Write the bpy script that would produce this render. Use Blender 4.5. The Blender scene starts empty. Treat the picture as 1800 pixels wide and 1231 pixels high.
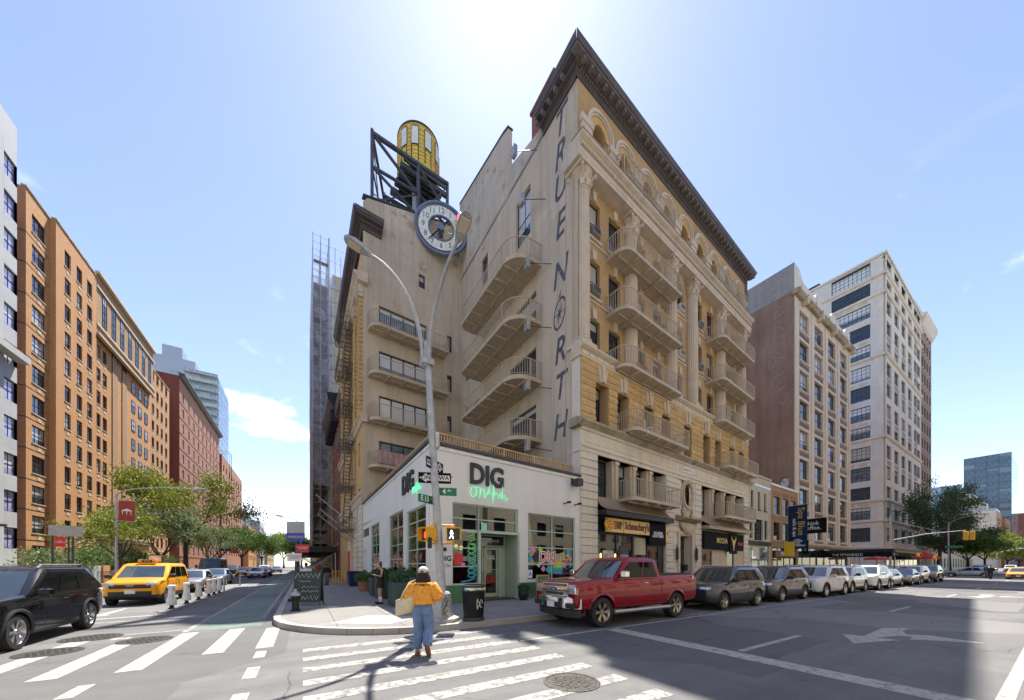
import bpy, bmesh, math, random
from mathutils import Vector, Matrix
R = math.radians
sc = bpy.context.scene
# ------------------------------------------------------------------ camera, sky, sun, exposure
# World axes: X runs along the avenue (away to the right), Y along the side street (away to the left).
cd = bpy.data.cameras.new('camera'); cam = bpy.data.objects.new('camera', cd); sc.collection.objects.link(cam)
cd.sensor_width = 36; cd.lens = 12.0; cd.shift_y = .2097; cd.clip_start = .05; cd.clip_end = 3000
cam.location = (0, 0, 1.75); cam.rotation_euler = (R(90), 0, R(-31.5)); sc.camera = cam
SUN_EL, SUN_AZ = R(63), R(31.5 - 1)          # azimuth measured clockwise from +Y
world = bpy.data.worlds.new('World'); sc.world = world; world.use_nodes = True
wn, wl = world.node_tree.nodes, world.node_tree.links
wn.clear()
w_out = wn.new('ShaderNodeOutputWorld'); w_bg = wn.new('ShaderNodeBackground')
sky = wn.new('ShaderNodeTexSky'); sky.sky_type = 'NISHITA'; sky.sun_disc = False
sky.sun_elevation = SUN_EL; sky.sun_rotation = SUN_AZ
sky.air_density = 1.0; sky.dust_density = .22; sky.ozone_density = 1.0
w_bg.inputs[1].default_value = .079
wl.new(w_bg.outputs[0], w_out.inputs[0])
def wmath(op, a, b=None, c=None):
    n = wn.new('ShaderNodeMath'); n.operation = op
    for i, q in enumerate((a, b, c)):
        if q is None: continue
        if isinstance(q, (int, float)): n.inputs[i].default_value = q
        else: wl.new(q, n.inputs[i])
    return n.outputs[0]
# fair-weather clouds low over the horizon, all the way round: noise on the view direction
w_tc = wn.new('ShaderNodeTexCoord'); w_sep = wn.new('ShaderNodeSeparateXYZ'); wl.new(w_tc.outputs['Generated'], w_sep.inputs[0])
w_map = wn.new('ShaderNodeMapping'); w_map.inputs['Scale'].default_value = (1, 1, 1.9); w_map.inputs['Location'].default_value = (2.1, 1.1, .4)
wl.new(w_tc.outputs['Generated'], w_map.inputs[0])
w_n = wn.new('ShaderNodeTexNoise'); w_n.inputs['Scale'].default_value = 4.6; w_n.inputs['Detail'].default_value = 9; w_n.inputs['Roughness'].default_value = .52
wl.new(w_map.outputs[0], w_n.inputs['Vector'])
w_band = wn.new('ShaderNodeMapRange'); w_band.inputs['From Min'].default_value = .62; w_band.inputs['From Max'].default_value = .30
wl.new(w_sep.outputs[2], w_band.inputs[0])
w_cl = wn.new('ShaderNodeMapRange'); w_cl.interpolation_type = 'SMOOTHSTEP'
w_cl.inputs['From Min'].default_value = .59; w_cl.inputs['From Max'].default_value = .70
wl.new(w_n.outputs[0], w_cl.inputs[0])
w_f = wmath('MULTIPLY', w_cl.outputs[0], w_band.outputs[0])
w_f = wmath('MULTIPLY', w_f, .8)
w_mix = wn.new('ShaderNodeMix'); w_mix.data_type = 'RGBA'
wl.new(w_f, w_mix.inputs['Factor']); w_hs = wn.new('ShaderNodeHueSaturation'); w_hs.inputs['Saturation'].default_value = .97; w_hs.inputs['Hue'].default_value = .513; wl.new(sky.outputs[0], w_hs.inputs['Color']); wl.new(w_hs.outputs[0], w_mix.inputs['A']); w_mix.inputs['B'].default_value = (9.5, 9.6, 9.9, 1)
wl.new(w_mix.outputs['Result'], w_bg.inputs[0])
sd = bpy.data.lights.new('sun', 'SUN'); sd.energy = 3.2; sd.angle = R(.53); sd.color = (1, .95, .86)
sun = bpy.data.objects.new('sun', sd); sc.collection.objects.link(sun)
_sv = Vector((math.sin(SUN_AZ) * math.cos(SUN_EL), math.cos(SUN_AZ) * math.cos(SUN_EL), math.sin(SUN_EL)))
sun.rotation_euler = _sv.to_track_quat('Z', 'Y').to_euler(); sun.location = (0, 0, 80)
sc.view_settings.view_transform = 'Standard'; sc.view_settings.look = 'None'
sc.view_settings.exposure = 1.78; sc.view_settings.gamma = 1
sc.render.engine = 'CYCLES'; sc.cycles.use_denoising = True
sc.cycles.max_bounces = 7; sc.cycles.diffuse_bounces = 4; sc.cycles.glossy_bounces = 3; sc.cycles.transmission_bounces = 4; sc.cycles.transparent_max_bounces = 12
sc.cycles.caustics_reflective = False; sc.cycles.caustics_refractive = False
C = sc.collection
rnd = random.Random(7)

# ------------------------------------------------------------------ materials
MATS = {}
def srgb(r, g, b):
    f = lambda c: (c / 255 / 12.92) if c <= 10 else ((c / 255 + .055) / 1.055) ** 2.4
    return (f(r), f(g), f(b), 1)
class NT:
    def __init__(s, name):
        s.m = bpy.data.materials.new(name); s.m.use_nodes = True
        s.n = s.m.node_tree.nodes; s.l = s.m.node_tree.links
        s.p = s.n['Principled BSDF']; s.out = s.n['Material Output']; s.tc = None
    def new(s, t, **k):
        q = s.n.new('ShaderNode' + t)
        for a, b in k.items(): setattr(q, a, b)
        return q
    def put(s, sock, v):
        if isinstance(v, bpy.types.NodeSocket): s.l.new(v, sock)
        else: sock.default_value = v
    def coord(s, kind='Object'):
        if not s.tc: s.tc = s.new('TexCoord')
        return s.tc.outputs[kind]
    def wpos(s):
        return s.new('NewGeometry').outputs['Position']
    def noise(s, scale, detail=4, rough=.55, vec=None, stretch=None):
        v = vec if vec is not None else s.coord()
        if stretch:
            mp = s.new('Mapping'); mp.inputs['Scale'].default_value = stretch; s.l.new(v, mp.inputs[0]); v = mp.outputs[0]
        q = s.new('TexNoise'); q.inputs['Scale'].default_value = scale; q.inputs['Detail'].default_value = detail
        q.inputs['Roughness'].default_value = rough; s.l.new(v, q.inputs['Vector']); return q.outputs[0]
    def rng(s, v, a, b, c=0., d=1.):
        q = s.new('MapRange'); s.put(q.inputs[0], v)
        for i, x in zip((1, 2, 3, 4), (a, b, c, d)): q.inputs[i].default_value = x
        return q.outputs[0]
    def math(s, op, a, b=0.):
        q = s.new('Math', operation=op); s.put(q.inputs[0], a); s.put(q.inputs[1], b); return q.outputs[0]
    def mix(s, f, a, b, blend='MIX'):
        q = s.new('Mix', data_type='RGBA', blend_type=blend)
        s.put(q.inputs['Factor'], f); s.put(q.inputs['A'], a); s.put(q.inputs['B'], b); return q.outputs['Result']
    def bump(s, h, dist=.02, strength=1.):
        q = s.new('Bump'); q.inputs['Distance'].default_value = dist; q.inputs['Strength'].default_value = strength
        s.l.new(h, q.inputs['Height']); s.l.new(q.outputs[0], s.p.inputs['Normal'])
    def base(s, v): s.put(s.p.inputs['Base Color'], v)
    def rough(s, v): s.put(s.p.inputs['Roughness'], v)
    def rand(s): return s.new('ObjectInfo').outputs['Random']
def c4(c, k=1.): return (min(c[0] * k, 1), min(c[1] * k, 1), min(c[2] * k, 1), 1)
def M_plain(name, col, rough=.6, metal=0., var=.12, scale=3., coat=0., spec=.5, bump=0., bscale=60, pervar=0.):
    t = NT(name); n = t.noise(scale, 5)
    v = t.mix(t.rng(n, .3, .7), c4(col, 1 - var), c4(col, 1 + var))
    if pervar: v = t.mix(t.rng(t.rand(), 0, 1, 0, 1), v, t.mix(pervar, v, (0, 0, 0, 1)))
    t.base(v); t.rough(rough); t.p.inputs['Metallic'].default_value = metal
    t.p.inputs['Coat Weight'].default_value = coat; t.p.inputs['Coat Roughness'].default_value = .04
    t.p.inputs['Specular IOR Level'].default_value = spec
    if bump: t.bump(t.noise(bscale, 4), bump)
    MATS[name] = t.m; return t.m
def facade_vec(t):
    """brick-plane coordinates on any vertical wall: along the wall, and up"""
    s = t.new('SeparateXYZ'); t.l.new(t.coord(), s.inputs[0])
    g = t.new('NewGeometry'); vt = t.new('VectorTransform', vector_type='NORMAL', convert_from='WORLD', convert_to='OBJECT')
    t.l.new(g.outputs['True Normal'], vt.inputs[0]); sn = t.new('SeparateXYZ'); t.l.new(vt.outputs[0], sn.inputs[0])
    side = t.math('GREATER_THAN', t.math('ABSOLUTE', sn.outputs[0]), .7)
    mx = t.new('Mix', data_type='FLOAT'); t.l.new(side, mx.inputs['Factor']); t.l.new(s.outputs[0], mx.inputs['A']); t.l.new(s.outputs[1], mx.inputs['B'])
    cb = t.new('CombineXYZ'); t.l.new(mx.outputs['Result'], cb.inputs[0]); t.l.new(s.outputs[2], cb.inputs[1]); return cb.outputs[0]
def M_brick(name, c1, c2, mortar, bw=.21, bh=.068, dirt=.25, rough=.85, bump=.006, big=.5, streak=.25):
    t = NT(name); v = facade_vec(t)
    b = t.new('TexBrick'); t.l.new(v, b.inputs['Vector'])
    for k, q in (('Color1', c1), ('Color2', c2), ('Mortar', mortar)): b.inputs[k].default_value = c4(q)
    b.inputs['Scale'].default_value = 1; b.inputs['Brick Width'].default_value = bw; b.inputs['Row Height'].default_value = bh
    b.inputs['Mortar Size'].default_value = .008; b.inputs['Bias'].default_value = 0.
    n = t.noise(big, 6, .6); n2 = t.noise(1.2, 5, .6, stretch=(1, 1, .12))
    k = t.mix(t.math('MULTIPLY', t.rng(n, .35, .7), dirt), b.outputs[0], c4(c1, .45))
    k = t.mix(t.math('MULTIPLY', t.rng(n2, .45, .75), streak), k, c4(c2, .5))
    t.base(k); t.rough(rough); t.bump(b.outputs['Fac'], -bump)
    MATS[name] = t.m; return t.m
def M_stone(name, c1, c2, rough=.85, scale=1.2, bump=.012, bscale=14, streak=.3, pervar=.25):
    t = NT(name); n = t.noise(scale, 6, .6); n2 = t.noise(1.5, 5, .6, stretch=(1, 1, .1))
    k = t.mix(t.rng(n, .3, .7), c4(c1), c4(c2)); k = t.mix(t.math('MULTIPLY', t.rng(n2, .5, .75), streak), k, c4(c1, .4))
    if pervar: k = t.mix(t.math('MULTIPLY', t.rand(), pervar), k, c4(c1, .55))
    t.base(k); t.rough(rough)
    if bump: t.bump(t.noise(bscale, 6, .65), bump)
    MATS[name] = t.m; return t.m
def M_pane(name, dark=(.018, .024, .03), blind=(.55, .53, .48), share=.45, rough=.04, tint=(1, 1, 1), spec=.5):
    """glazing with what stands close behind it: a dark room, and here and there a blind drawn part way"""
    t = NT(name); g = t.new('SeparateXYZ'); t.l.new(t.coord('Generated'), g.inputs[0]); r = t.rand()
    lvl = t.math('SUBTRACT', 1., t.math('MULTIPLY', t.rng(r, 1 - share, 1., 0., .95), 1.))
    f = t.math('GREATER_THAN', g.outputs[2], lvl); n = t.noise(1.7, 3)
    d = t.mix(t.rng(n, .3, .7), c4(dark, .6), c4(dark, 1.9)); k = t.mix(t.math('MULTIPLY', f, .75), d, c4(blind))
    t.base(k); t.rough(rough); t.p.inputs['Specular IOR Level'].default_value = spec
    t.p.inputs['Coat Weight'].default_value = .15; t.p.inputs['Coat Roughness'].default_value = .02
    t.bump(t.noise(.9, 2), .01, .35)
    MATS[name] = t.m; return t.m
def M_clear(name, tint=(.55, .6, .58), refl=1.):
    """clear shop glass: see-through with a Fresnel reflection"""
    t = NT(name); t.n.remove(t.p)
    a = t.new('BsdfTransparent'); a.inputs[0].default_value = c4(tint); b = t.new('BsdfGlossy'); b.inputs['Roughness'].default_value = .01
    b.inputs[0].default_value = (refl, refl, refl, 1)
    fr = t.new('Fresnel'); fr.inputs[0].default_value = 1.55; fx = t.rng(fr.outputs[0], 0, 1, .04, 1.)
    m = t.new('MixShader'); t.l.new(fx, m.inputs[0]); t.l.new(a.outputs[0], m.inputs[1]); t.l.new(b.outputs[0], m.inputs[2])
    t.l.new(m.outputs[0], t.out.inputs[0]); MATS[name] = t.m; return t.m
def M_emit(name, col, strength):
    t = NT(name); t.base(c4(col)); t.p.inputs['Emission Color'].default_value = c4(col); t.p.inputs['Emission Strength'].default_value = strength
    MATS[name] = t.m; return t.m
def M_paint(name, col, metal=0., flake=0., rough=.28):
    t = NT(name); n = t.noise(2.5, 4); t.base(t.mix(t.rng(n, .35, .7), c4(col, .93), c4(col, 1.05)))
    t.p.inputs['Metallic'].default_value = metal; t.rough(.42 if metal < .1 else .32); t.p.inputs['Specular IOR Level'].default_value = .08
    t.p.inputs['Coat Weight'].default_value = .9; t.p.inputs['Coat Roughness'].default_value = .012
    MATS[name] = t.m; return t.m

# ------------------------------------------------------------------ mesh builder and object helpers
class MB:
    def __init__(s): s.v = []; s.f = []; s.mi = []; s.k = 0
    def add(s, vs, fs):
        o = len(s.v); s.v.extend(vs)
        for f in fs: s.f.append([i + o for i in f]); s.mi.append(s.k)
        return s
    def mat(s, k): s.k = k; return s
    def box(s, x0, y0, z0, x1, y1, z1):
        return s.add([(x0, y0, z0), (x1, y0, z0), (x1, y1, z0), (x0, y1, z0), (x0, y0, z1), (x1, y0, z1), (x1, y1, z1), (x0, y1, z1)],
                     [(0, 3, 2, 1), (4, 5, 6, 7), (0, 1, 5, 4), (1, 2, 6, 5), (2, 3, 7, 6), (3, 0, 4, 7)])
    def bbox(s, x0, y0, z0, x1, y1, z1, c=.01):
        """box with chamfered vertical and horizontal edges"""
        def ring(z, q): return [(x0 + c, y0 + q, z), (x1 - c, y0 + q, z), (x1 - q, y0 + c, z), (x1 - q, y1 - c, z), (x1 - c, y1 - q, z), (x0 + c, y1 - q, z), (x0 + q, y1 - c, z), (x0 + q, y0 + c, z)]
        return s.loft([[(x0 + 2*c if i in (0,5,6,7) else x1 - 2*c, y0 + 2*c if i in (0,1,2,7) else y1 - 2*c, z0) for i in range(8)], ring(z0 + c, 0), ring(z1 - c, 0), [(x0 + 2*c if i in (0,5,6,7) else x1 - 2*c, y0 + 2*c if i in (0,1,2,7) else y1 - 2*c, z1) for i in range(8)]])
    def quad(s, a, b, c, d): return s.add([a, b, c, d], [(0, 1, 2, 3)])
    def poly(s, pts): return s.add(list(pts), [tuple(range(len(pts)))])
    def loft(s, rings, closed=True, caps=True):
        n = len(rings[0]); vs = [p for r in rings for p in r]; fs = []
        for i in range(len(rings) - 1):
            for j in range(n if closed else n - 1):
                k = (j + 1) % n; fs.append((i * n + j, i * n + k, (i + 1) * n + k, (i + 1) * n + j))
        if caps and closed: fs.append(tuple(range(n - 1, -1, -1))); fs.append(tuple((len(rings) - 1) * n + j for j in range(n)))
        return s.add(vs, fs)
    def prism(s, poly, z0, z1):
        return s.loft([[(x, y, z0) for x, y in poly], [(x, y, z1) for x, y in poly]])
    def extr_y(s, poly, y0, y1):          # polygon in x,z
        return s.loft([[(x, y0, z) for x, z in poly], [(x, y1, z) for x, z in poly]])
    def extr_x(s, poly, x0, x1):          # polygon in y,z
        return s.loft([[(x0, y, z) for y, z in poly], [(x1, y, z) for y, z in poly]])
    def tube(s, pts, r, n=6, caps=True, closed=False):
        pts = [Vector(p) for p in pts]; rs = r if isinstance(r, (list, tuple)) else [r] * len(pts); rings = []
        prev = None; m = len(pts)
        for i, p in enumerate(pts):
            if closed: d = pts[(i + 1) % m] - pts[i - 1]
            else: d = (pts[min(i + 1, m - 1)] - pts[max(i - 1, 0)])
            if d.length < 1e-9: d = Vector((0, 0, 1))
            d.normalize()
            if prev is None: a = d.orthogonal().normalized() if abs(d.z) > .99 else Vector((0, 0, 1)).cross(d).normalized()
            else: a = (prev - d * prev.dot(d)); a = a.normalized() if a.length > 1e-6 else d.orthogonal().normalized()
            prev = a; b = d.cross(a)
            rings.append([tuple(p + (a * math.cos(t) + b * math.sin(t)) * rs[i]) for t in [2 * math.pi * k / n for k in range(n)]])
        if closed: rings.append(rings[0])
        return s.loft(rings, True, caps and not closed)
    def lathe(s, prof, n=16, cx=0, cy=0, caps=True, a0=0.):
        return s.loft([[(cx + r * math.cos(a0 + 2 * math.pi * k / n), cy + r * math.sin(a0 + 2 * math.pi * k / n), z) for k in range(n)] for r, z in prof], True, caps)
    def xf(s, mat, start=0):
        for i in range(start, len(s.v)): s.v[i] = tuple(mat @ Vector(s.v[i]))
        return s
    def mesh(s, name, mats=None, smooth=False, fix=True):
        me = bpy.data.meshes.new(name); me.from_pydata(s.v, [], s.f)
        if mats is not None:
            for m in (mats if isinstance(mats, (list, tuple)) else [mats]): me.materials.append(MATS[m] if isinstance(m, str) else m)
        if any(s.mi): me.polygons.foreach_set('material_index', s.mi)
        if smooth: me.polygons.foreach_set('use_smooth', [True] * len(s.f))
        me.validate()
        if fix and s.f:
            bm = bmesh.new(); bm.from_mesh(me); bmesh.ops.recalc_face_normals(bm, faces=bm.faces); bm.to_mesh(me); bm.free()
        if smooth == 'auto': me.set_sharp_from_angle(angle=R(38))
        return me
    def build(s, name, mats, parent=None, loc=(0, 0, 0), rz=0, smooth=False, fix=True):
        return obj(name, s.mesh(name, mats, smooth, fix), parent, loc, rz)
def obj(name, me, parent=None, loc=(0, 0, 0), rz=0, rot=None, scale=None):
    o = bpy.data.objects.new(name, me); C.objects.link(o); o.location = loc
    if rot is not None: o.rotation_euler = rot
    elif rz: o.rotation_euler = (0, 0, rz)
    if scale is not None: o.scale = scale
    if parent is not None: o.parent = parent
    return o
def tag(o, label, cat, group=None, kind=None):
    o['label'] = label; o['category'] = cat
    if group: o['group'] = group
    if kind: o['kind'] = kind
    return o
def thing(name, label, cat, loc=(0, 0, 0), rz=0, group=None):
    return tag(obj(name, None, None, loc, rz), label, cat, group)
def struct(o, label=None):
    o['kind'] = 'structure'
    if label: o['label'] = label
    return o
def stuff(o, label=None, cat=None):
    o['kind'] = 'stuff'
    if label: o['label'] = label
    if cat: o['category'] = cat
    return o
def copy_tree(o, parent=None):
    c = o.copy(); C.objects.link(c); c.parent = parent
    for ch in o.children: copy_tree(ch, c)
    return c
def text(body, size, mat, parent, loc, rot=(R(90), 0, 0), ext=.01, name='lettering', align='CENTER', shear=0, sx=1., space=1., bold=0.):
    cu = bpy.data.curves.new(name, 'FONT'); cu.body = body; cu.size = size; cu.extrude = ext; cu.align_x = align; cu.align_y = 'CENTER'
    cu.shear = shear; cu.space_character = space; cu.offset = bold; cu.resolution_u = 3; cu.space_line = .8
    cu.materials.append(MATS[mat]); o = obj(name, cu, parent, loc, rot=rot, scale=(sx, 1, 1)); return o
class Face:
    """a wall plane of a building: x along it (left to right seen from outside), z up, y inwards"""
    def __init__(s, parent, ox=0, oy=0, rz=0): s.p = parent; s.o = (ox, oy); s.rz = rz; s.c = math.cos(rz); s.s = math.sin(rz)
    def pt(s, x, y, z=0): return (s.o[0] + x * s.c - y * s.s, s.o[1] + x * s.s + y * s.c, z)
    def put(s, name, me, x=0, y=0, z=0, parent=None, **k):
        return obj(name, me, s.p, s.pt(x, y, z), s.rz, **k)
    def build(s, name, mb, mats, x=0, y=0, z=0, smooth=False): return s.put(name, mb.mesh(name, mats, smooth), x, y, z)
def wall_grid(mb, x0, x1, z0, z1, holes, depth=.2, y=0., back=False):
    """wall sheet at y with rectangular openings (xa, xb, za, zb) and reveals of the given depth"""
    xs = sorted({x0, x1, *[min(max(h[i], x0), x1) for h in holes for i in (0, 1)]}); zs = sorted({z0, z1, *[min(max(h[i], z0), z1) for h in holes for i in (2, 3)]})
    idx = {}
    def vid(i, j):
        if (i, j) not in idx: idx[i, j] = len(mb.v); mb.v.append((xs[i], y, zs[j]))
        return idx[i, j]
    for j in range(len(zs) - 1):
        i = 0
        while i < len(xs) - 1:
            cx, cz = (xs[i] + xs[i + 1]) / 2, (zs[j] + zs[j + 1]) / 2
            if any(h[0] < cx < h[1] and h[2] < cz < h[3] for h in holes): i += 1; continue
            mb.f.append([vid(i, j), vid(i + 1, j), vid(i + 1, j + 1), vid(i, j + 1)]); mb.mi.append(mb.k); i += 1
    for xa, xb, za, zb in holes:
        b = y + depth
        mb.add([(xa, y, za), (xb, y, za), (xb, y, zb), (xa, y, zb), (xa, b, za), (xb, b, za), (xb, b, zb), (xa, b, zb)],
               [(0, 4, 5, 1), (1, 5, 6, 2), (2, 6, 7, 3), (3, 7, 4, 0)])
    return mb
_wc = {}
def window_meshes(w, h, cols=1, rows=2, fr=.06, bar=.03, dep=.07, fmat='frame_dark', pmat='pane', side=None, deep=.1):
    key = (round(w, 2), round(h, 2), cols, rows, fr, bar, dep, fmat, pmat)
    if key in _wc: return _wc[key]
    mb = MB(); x0, x1 = -w / 2, w / 2
    mb.box(x0, 0, 0, x0 + fr, dep, h).box(x1 - fr, 0, 0, x1, dep, h).box(x0 + fr, 0, 0, x1 - fr, dep, fr).box(x0 + fr, 0, h - fr, x1 - fr, dep, h)
    for i in range(1, cols):
        x = x0 + w * i / cols; mb.box(x - bar / 2, .01, fr, x + bar / 2, dep - .01, h - fr)
    for j in range(1, rows):
        z = h * j / rows; mb.box(x0 + fr, .004, z - bar / 2, x1 - fr, dep - .016, z + bar / 2)
    pb = MB(); pb.box(x0 + fr * .5, dep * .55, fr * .5, x1 - fr * .5, dep * .55 + .012, h - fr * .5)
    _wc[key] = (mb.mesh('window_frame', fmat, fix=False), pb.mesh('window_pane', pmat, fix=False)); return _wc[key]
def put_window(face, xc, z, w, h, y=.15, name='window', **k):
    f, p = window_meshes(w, h, **k)
    o = face.put(name, f, xc, y, z); obj('pane', p, o); return o
def box_obj(face, name, mat, x0, y0, z0, x1, y1, z1, c=0):
    mb = MB(); (mb.bbox(x0, y0, z0, x1, y1, z1, c) if c else mb.box(x0, y0, z0, x1, y1, z1)); return face.build(name, mb, mat)
# ------------------------------------------------------------------ palette
M_plain('frame_dark', (.022, .025, .028), .45, 0, .1); M_plain('frame_white', (.72, .72, .68), .5); M_plain('frame_sage', (.44, .54, .43), .45)
M_plain('frame_brown', (.10, .05, .035), .55); M_plain('metal_black', (.02, .021, .024), .45, .3); M_plain('metal_tan', (.47, .385, .28), .6, 0, .14)
M_plain('metal_grey', (.42, .43, .44), .42, .75, .1); M_plain('metal_galv', (.40, .41, .42), .55, .45, .2, 6); M_plain('metal_dark', (.06, .065, .07), .5, .5)
M_plain('steel_rusty', (.07, .073, .082), .6, .2, .4, 2.5); M_plain('iron_escape', (.17, .145, .12), .6, .2, .25)
M_stone('white_paint', (.70, .69, .645), (.78, .77, .73), .75, .5, .002, 40, .16, 0); M_plain('green_paint', (.075, .2, .085), .6, 0, .12); M_plain('sage_paint', (.36, .46, .38), .6, 0, .06)
def M_stucco(name, c1, c2, brick, amt):
    """old render: patched, streaked, here and there worn through to the brick"""
    t = NT(name); n = t.noise(.5, 6, .6); st = t.noise(1.6, 5, .65, stretch=(1, 1, .06)); k = t.mix(t.rng(n, .3, .7), c4(c1), c4(c2))
    v = t.new('TexVoronoi', distance='CHEBYCHEV'); v.inputs['Scale'].default_value = .42; t.l.new(t.coord(), v.inputs['Vector']); sv = t.new('SeparateColor'); t.l.new(v.outputs['Color'], sv.inputs[0]); k = t.mix(t.rng(sv.outputs[0], .78, .8, 0, .3), k, c4(c2, 1.18)); k = t.mix(t.rng(sv.outputs[1], .82, .84, 0, .28), k, c4(c1, .8))
    k = t.mix(t.rng(st, .48, .74, 0, .6), k, c4(c1, .58)); w = t.noise(.9, 8, .72); s = t.new('SeparateXYZ'); t.l.new(t.coord(), s.inputs[0]); hi = t.rng(s.outputs[2], 18, 31, .0, .13)
    k = t.mix(t.math('MULTIPLY', t.rng(t.math('ADD', w, hi), .68, .74), amt), k, c4(brick)); t.base(k); t.rough(.92); t.bump(t.noise(16, 6, .65), .02); MATS[name] = t.m
M_stucco('stucco_tan', (.52, .435, .325), (.60, .51, .395), (.33, .22, .15), .75); M_stucco('stucco_grey', (.50, .43, .34), (.58, .51, .41), (.36, .25, .18), .9)
M_brick('brick_yellow', (.64, .405, .17), (.52, .325, .135), (.42, .34, .24), dirt=.35, streak=.3)
M_stone('brick_rock', (.55, .355, .145), (.69, .475, .22), .9, 2.2, .05, 9, .3, .35)
M_stone('stone_tan', (.55, .45, .33), (.66, .56, .43), .85, 1.6, .006, 20, .3, .18); M_stone('stone_pale', (.66, .59, .48), (.74, .68, .57), .85, 1.6, .006, 20, .25, .15)
M_stone('stone_column', (.57, .475, .37), (.66, .565, .45), .8, 2., .003, 30, .35, .1); M_stone('stone_stained', (.30, .25, .17), (.50, .43, .31), .9, 1.3, .006, 20, .95, .2)
M_plain('copper_brown', (.095, .08, .08), .55, .2, .25, 1.5); M_plain('copper_light', (.19, .165, .155), .5, .2, .2, 3); M_plain('tin_awning', (.36, .285, .2), .5, .35, .2, 4)
M_brick('brick_orange', (.63, .305, .10), (.52, .24, .078), (.48, .32, .19), dirt=.15, streak=.12, bump=.003); M_brick('brick_rust', (.42, .185, .10), (.34, .145, .075), (.33, .2, .14), dirt=.2)
M_brick('brick_red', (.31, .10, .065), (.24, .075, .05), (.25, .15, .12), dirt=.25); M_brick('brick_dark', (.37, .225, .15), (.25, .15, .105), (.4, .33, .27), dirt=.6, streak=.55, big=.18)
M_brick('brick_grey', (.40, .38, .36), (.30, .29, .28), (.42, .4, .38), dirt=.5, streak=.4); M_brick('block_cream', (.58, .53, .40), (.52, .47, .35), (.33, .29, .22), .62, .3, .2, streak=.35)
M_brick('brick_tan', (.46, .27, .12), (.40, .23, .1), (.4, .3, .2), dirt=.2); M_stone('concrete_pale', (.62, .57, .48), (.72, .67, .58), .85, .6, .004, 20, .25, 0); M_brick('brick_white', (.70, .67, .62), (.64, .61, .56), (.54, .51, .47), .9, .3, .12, streak=.15, bump=.003)
M_stone('limestone', (.62, .53, .40), (.70, .61, .48), .8, .8, .004, 25, .25, .1); M_stone('concrete_grey', (.42, .42, .41), (.52, .52, .5), .85, .7, .004, 25, .25, 0); M_brick('panel_grey', (.50, .51, .51), (.45, .46, .47), (.3, .3, .3), 3.4, 1.35, .1, streak=.2, bump=.004)
M_pane('pane', share=.5); M_pane('pane_flat', (.03, .04, .05), (.62, .62, .58), .62); M_pane('pane_blue', (.03, .05, .07), (.62, .62, .58), .35); M_pane('pane_pale', (.10, .14, .17), (.8, .82, .82), .7); M_pane('pane_lilac', (.30, .30, .48), (.78, .78, .9), .8)
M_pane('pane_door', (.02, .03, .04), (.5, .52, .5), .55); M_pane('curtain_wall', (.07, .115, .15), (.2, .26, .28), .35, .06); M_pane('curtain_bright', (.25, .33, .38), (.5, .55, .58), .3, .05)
M_pane('pane_shop', (.016, .017, .018), (.1, .1, .1), 0., .03); M_clear('shop_glass', (.5, .56, .52)); M_clear('clear_glass', (.8, .84, .83))
M_plain('dark_room', (.05, .045, .04), .9); M_plain('room_wall', (.16, .12, .085), .9); M_plain('black', (.012, .012, .013), .5); M_plain('ink', (.03, .035, .042), .6); M_plain('rubber', (.018, .018, .019), .8, 0, .2, 12)
t = NT('letter_blue'); n_ = t.noise(3.5, 8, .75, t.wpos()); t.base(t.mix(t.rng(n_, .54, .66, 0, .75), (.075, .085, .115, 1), (.40, .34, .27, 1))); t.rough(.85); MATS['letter_blue'] = t.m
M_plain('chrome', (.75, .75, .76), .12, 1., .03); M_plain('alloy', (.55, .54, .53), .28, .9, .08); M_plain('alloy_warm', (.5, .43, .35), .3, .9, .08)
def asphalt(name, a, b, patch=.35):
    t = NT(name); w = t.wpos(); n1 = t.noise(.35, 6, .6, w); n2 = t.noise(95, 2, .6, w); n3 = t.noise(3.2, 6, .65, w)
    k = t.mix(t.rng(n1, .38, .62), c4(a), c4(b)); k = t.mix(t.math('MULTIPLY', t.rng(n3, .48, .72), patch), k, c4(a, .6))
    ns = t.noise(1.3, 5, .6, w, (.045, 1, 1)); k = t.mix(t.rng(ns, .42, .66, 0, .6), k, c4(a, .68))          # tyre-polished streaks along the avenue
    vc = t.new('TexVoronoi', distance='CHEBYCHEV'); vc.inputs['Scale'].default_value = .23; t.l.new(w, vc.inputs['Vector']); sv = t.new('SeparateColor'); t.l.new(vc.outputs['Color'], sv.inputs[0])
    k = t.mix(t.rng(sv.outputs[0], .70, .72, 0, .6), k, c4(a, .66)); k = t.mix(t.rng(sv.outputs[1], .78, .8, 0, .55), k, c4(b, 1.25))    # utility cuts
    k = t.mix(t.rng(t.noise(1.1, 3, .6, w), .66, .74, 0, .6), k, c4(a, .42)); k = t.mix(t.rng(n2, .52, .78, 0, .6), k, c4(b, 1.8))
    d = t.new('Mix', data_type='VECTOR'); d.inputs['Factor'].default_value = .2; t.l.new(w, d.inputs['A']); nn = t.new('TexNoise'); nn.inputs['Scale'].default_value = 1.7; nn.inputs['Detail'].default_value = 8; nn.inputs['Roughness'].default_value = .65; t.l.new(w, nn.inputs['Vector']); t.l.new(nn.outputs['Color'], d.inputs['B'])
    v = t.new('TexVoronoi', feature='DISTANCE_TO_EDGE'); v.inputs['Scale'].default_value = .5; t.l.new(d.outputs['Result'], v.inputs['Vector'])
    cr = t.math('MULTIPLY', t.rng(v.outputs['Distance'], .007, .0, 0, 1), t.rng(t.noise(.3, 3, .5, w), .46, .6)); k = t.mix(t.math('MULTIPLY', cr, .85), k, (.018, .018, .018, 1))
    t.base(k); t.rough(.86); t.bump(n2, .006, 1.); MATS[name] = t.m; return t
asphalt('asphalt', (.115, .113, .112), (.172, .167, .161))
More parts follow.
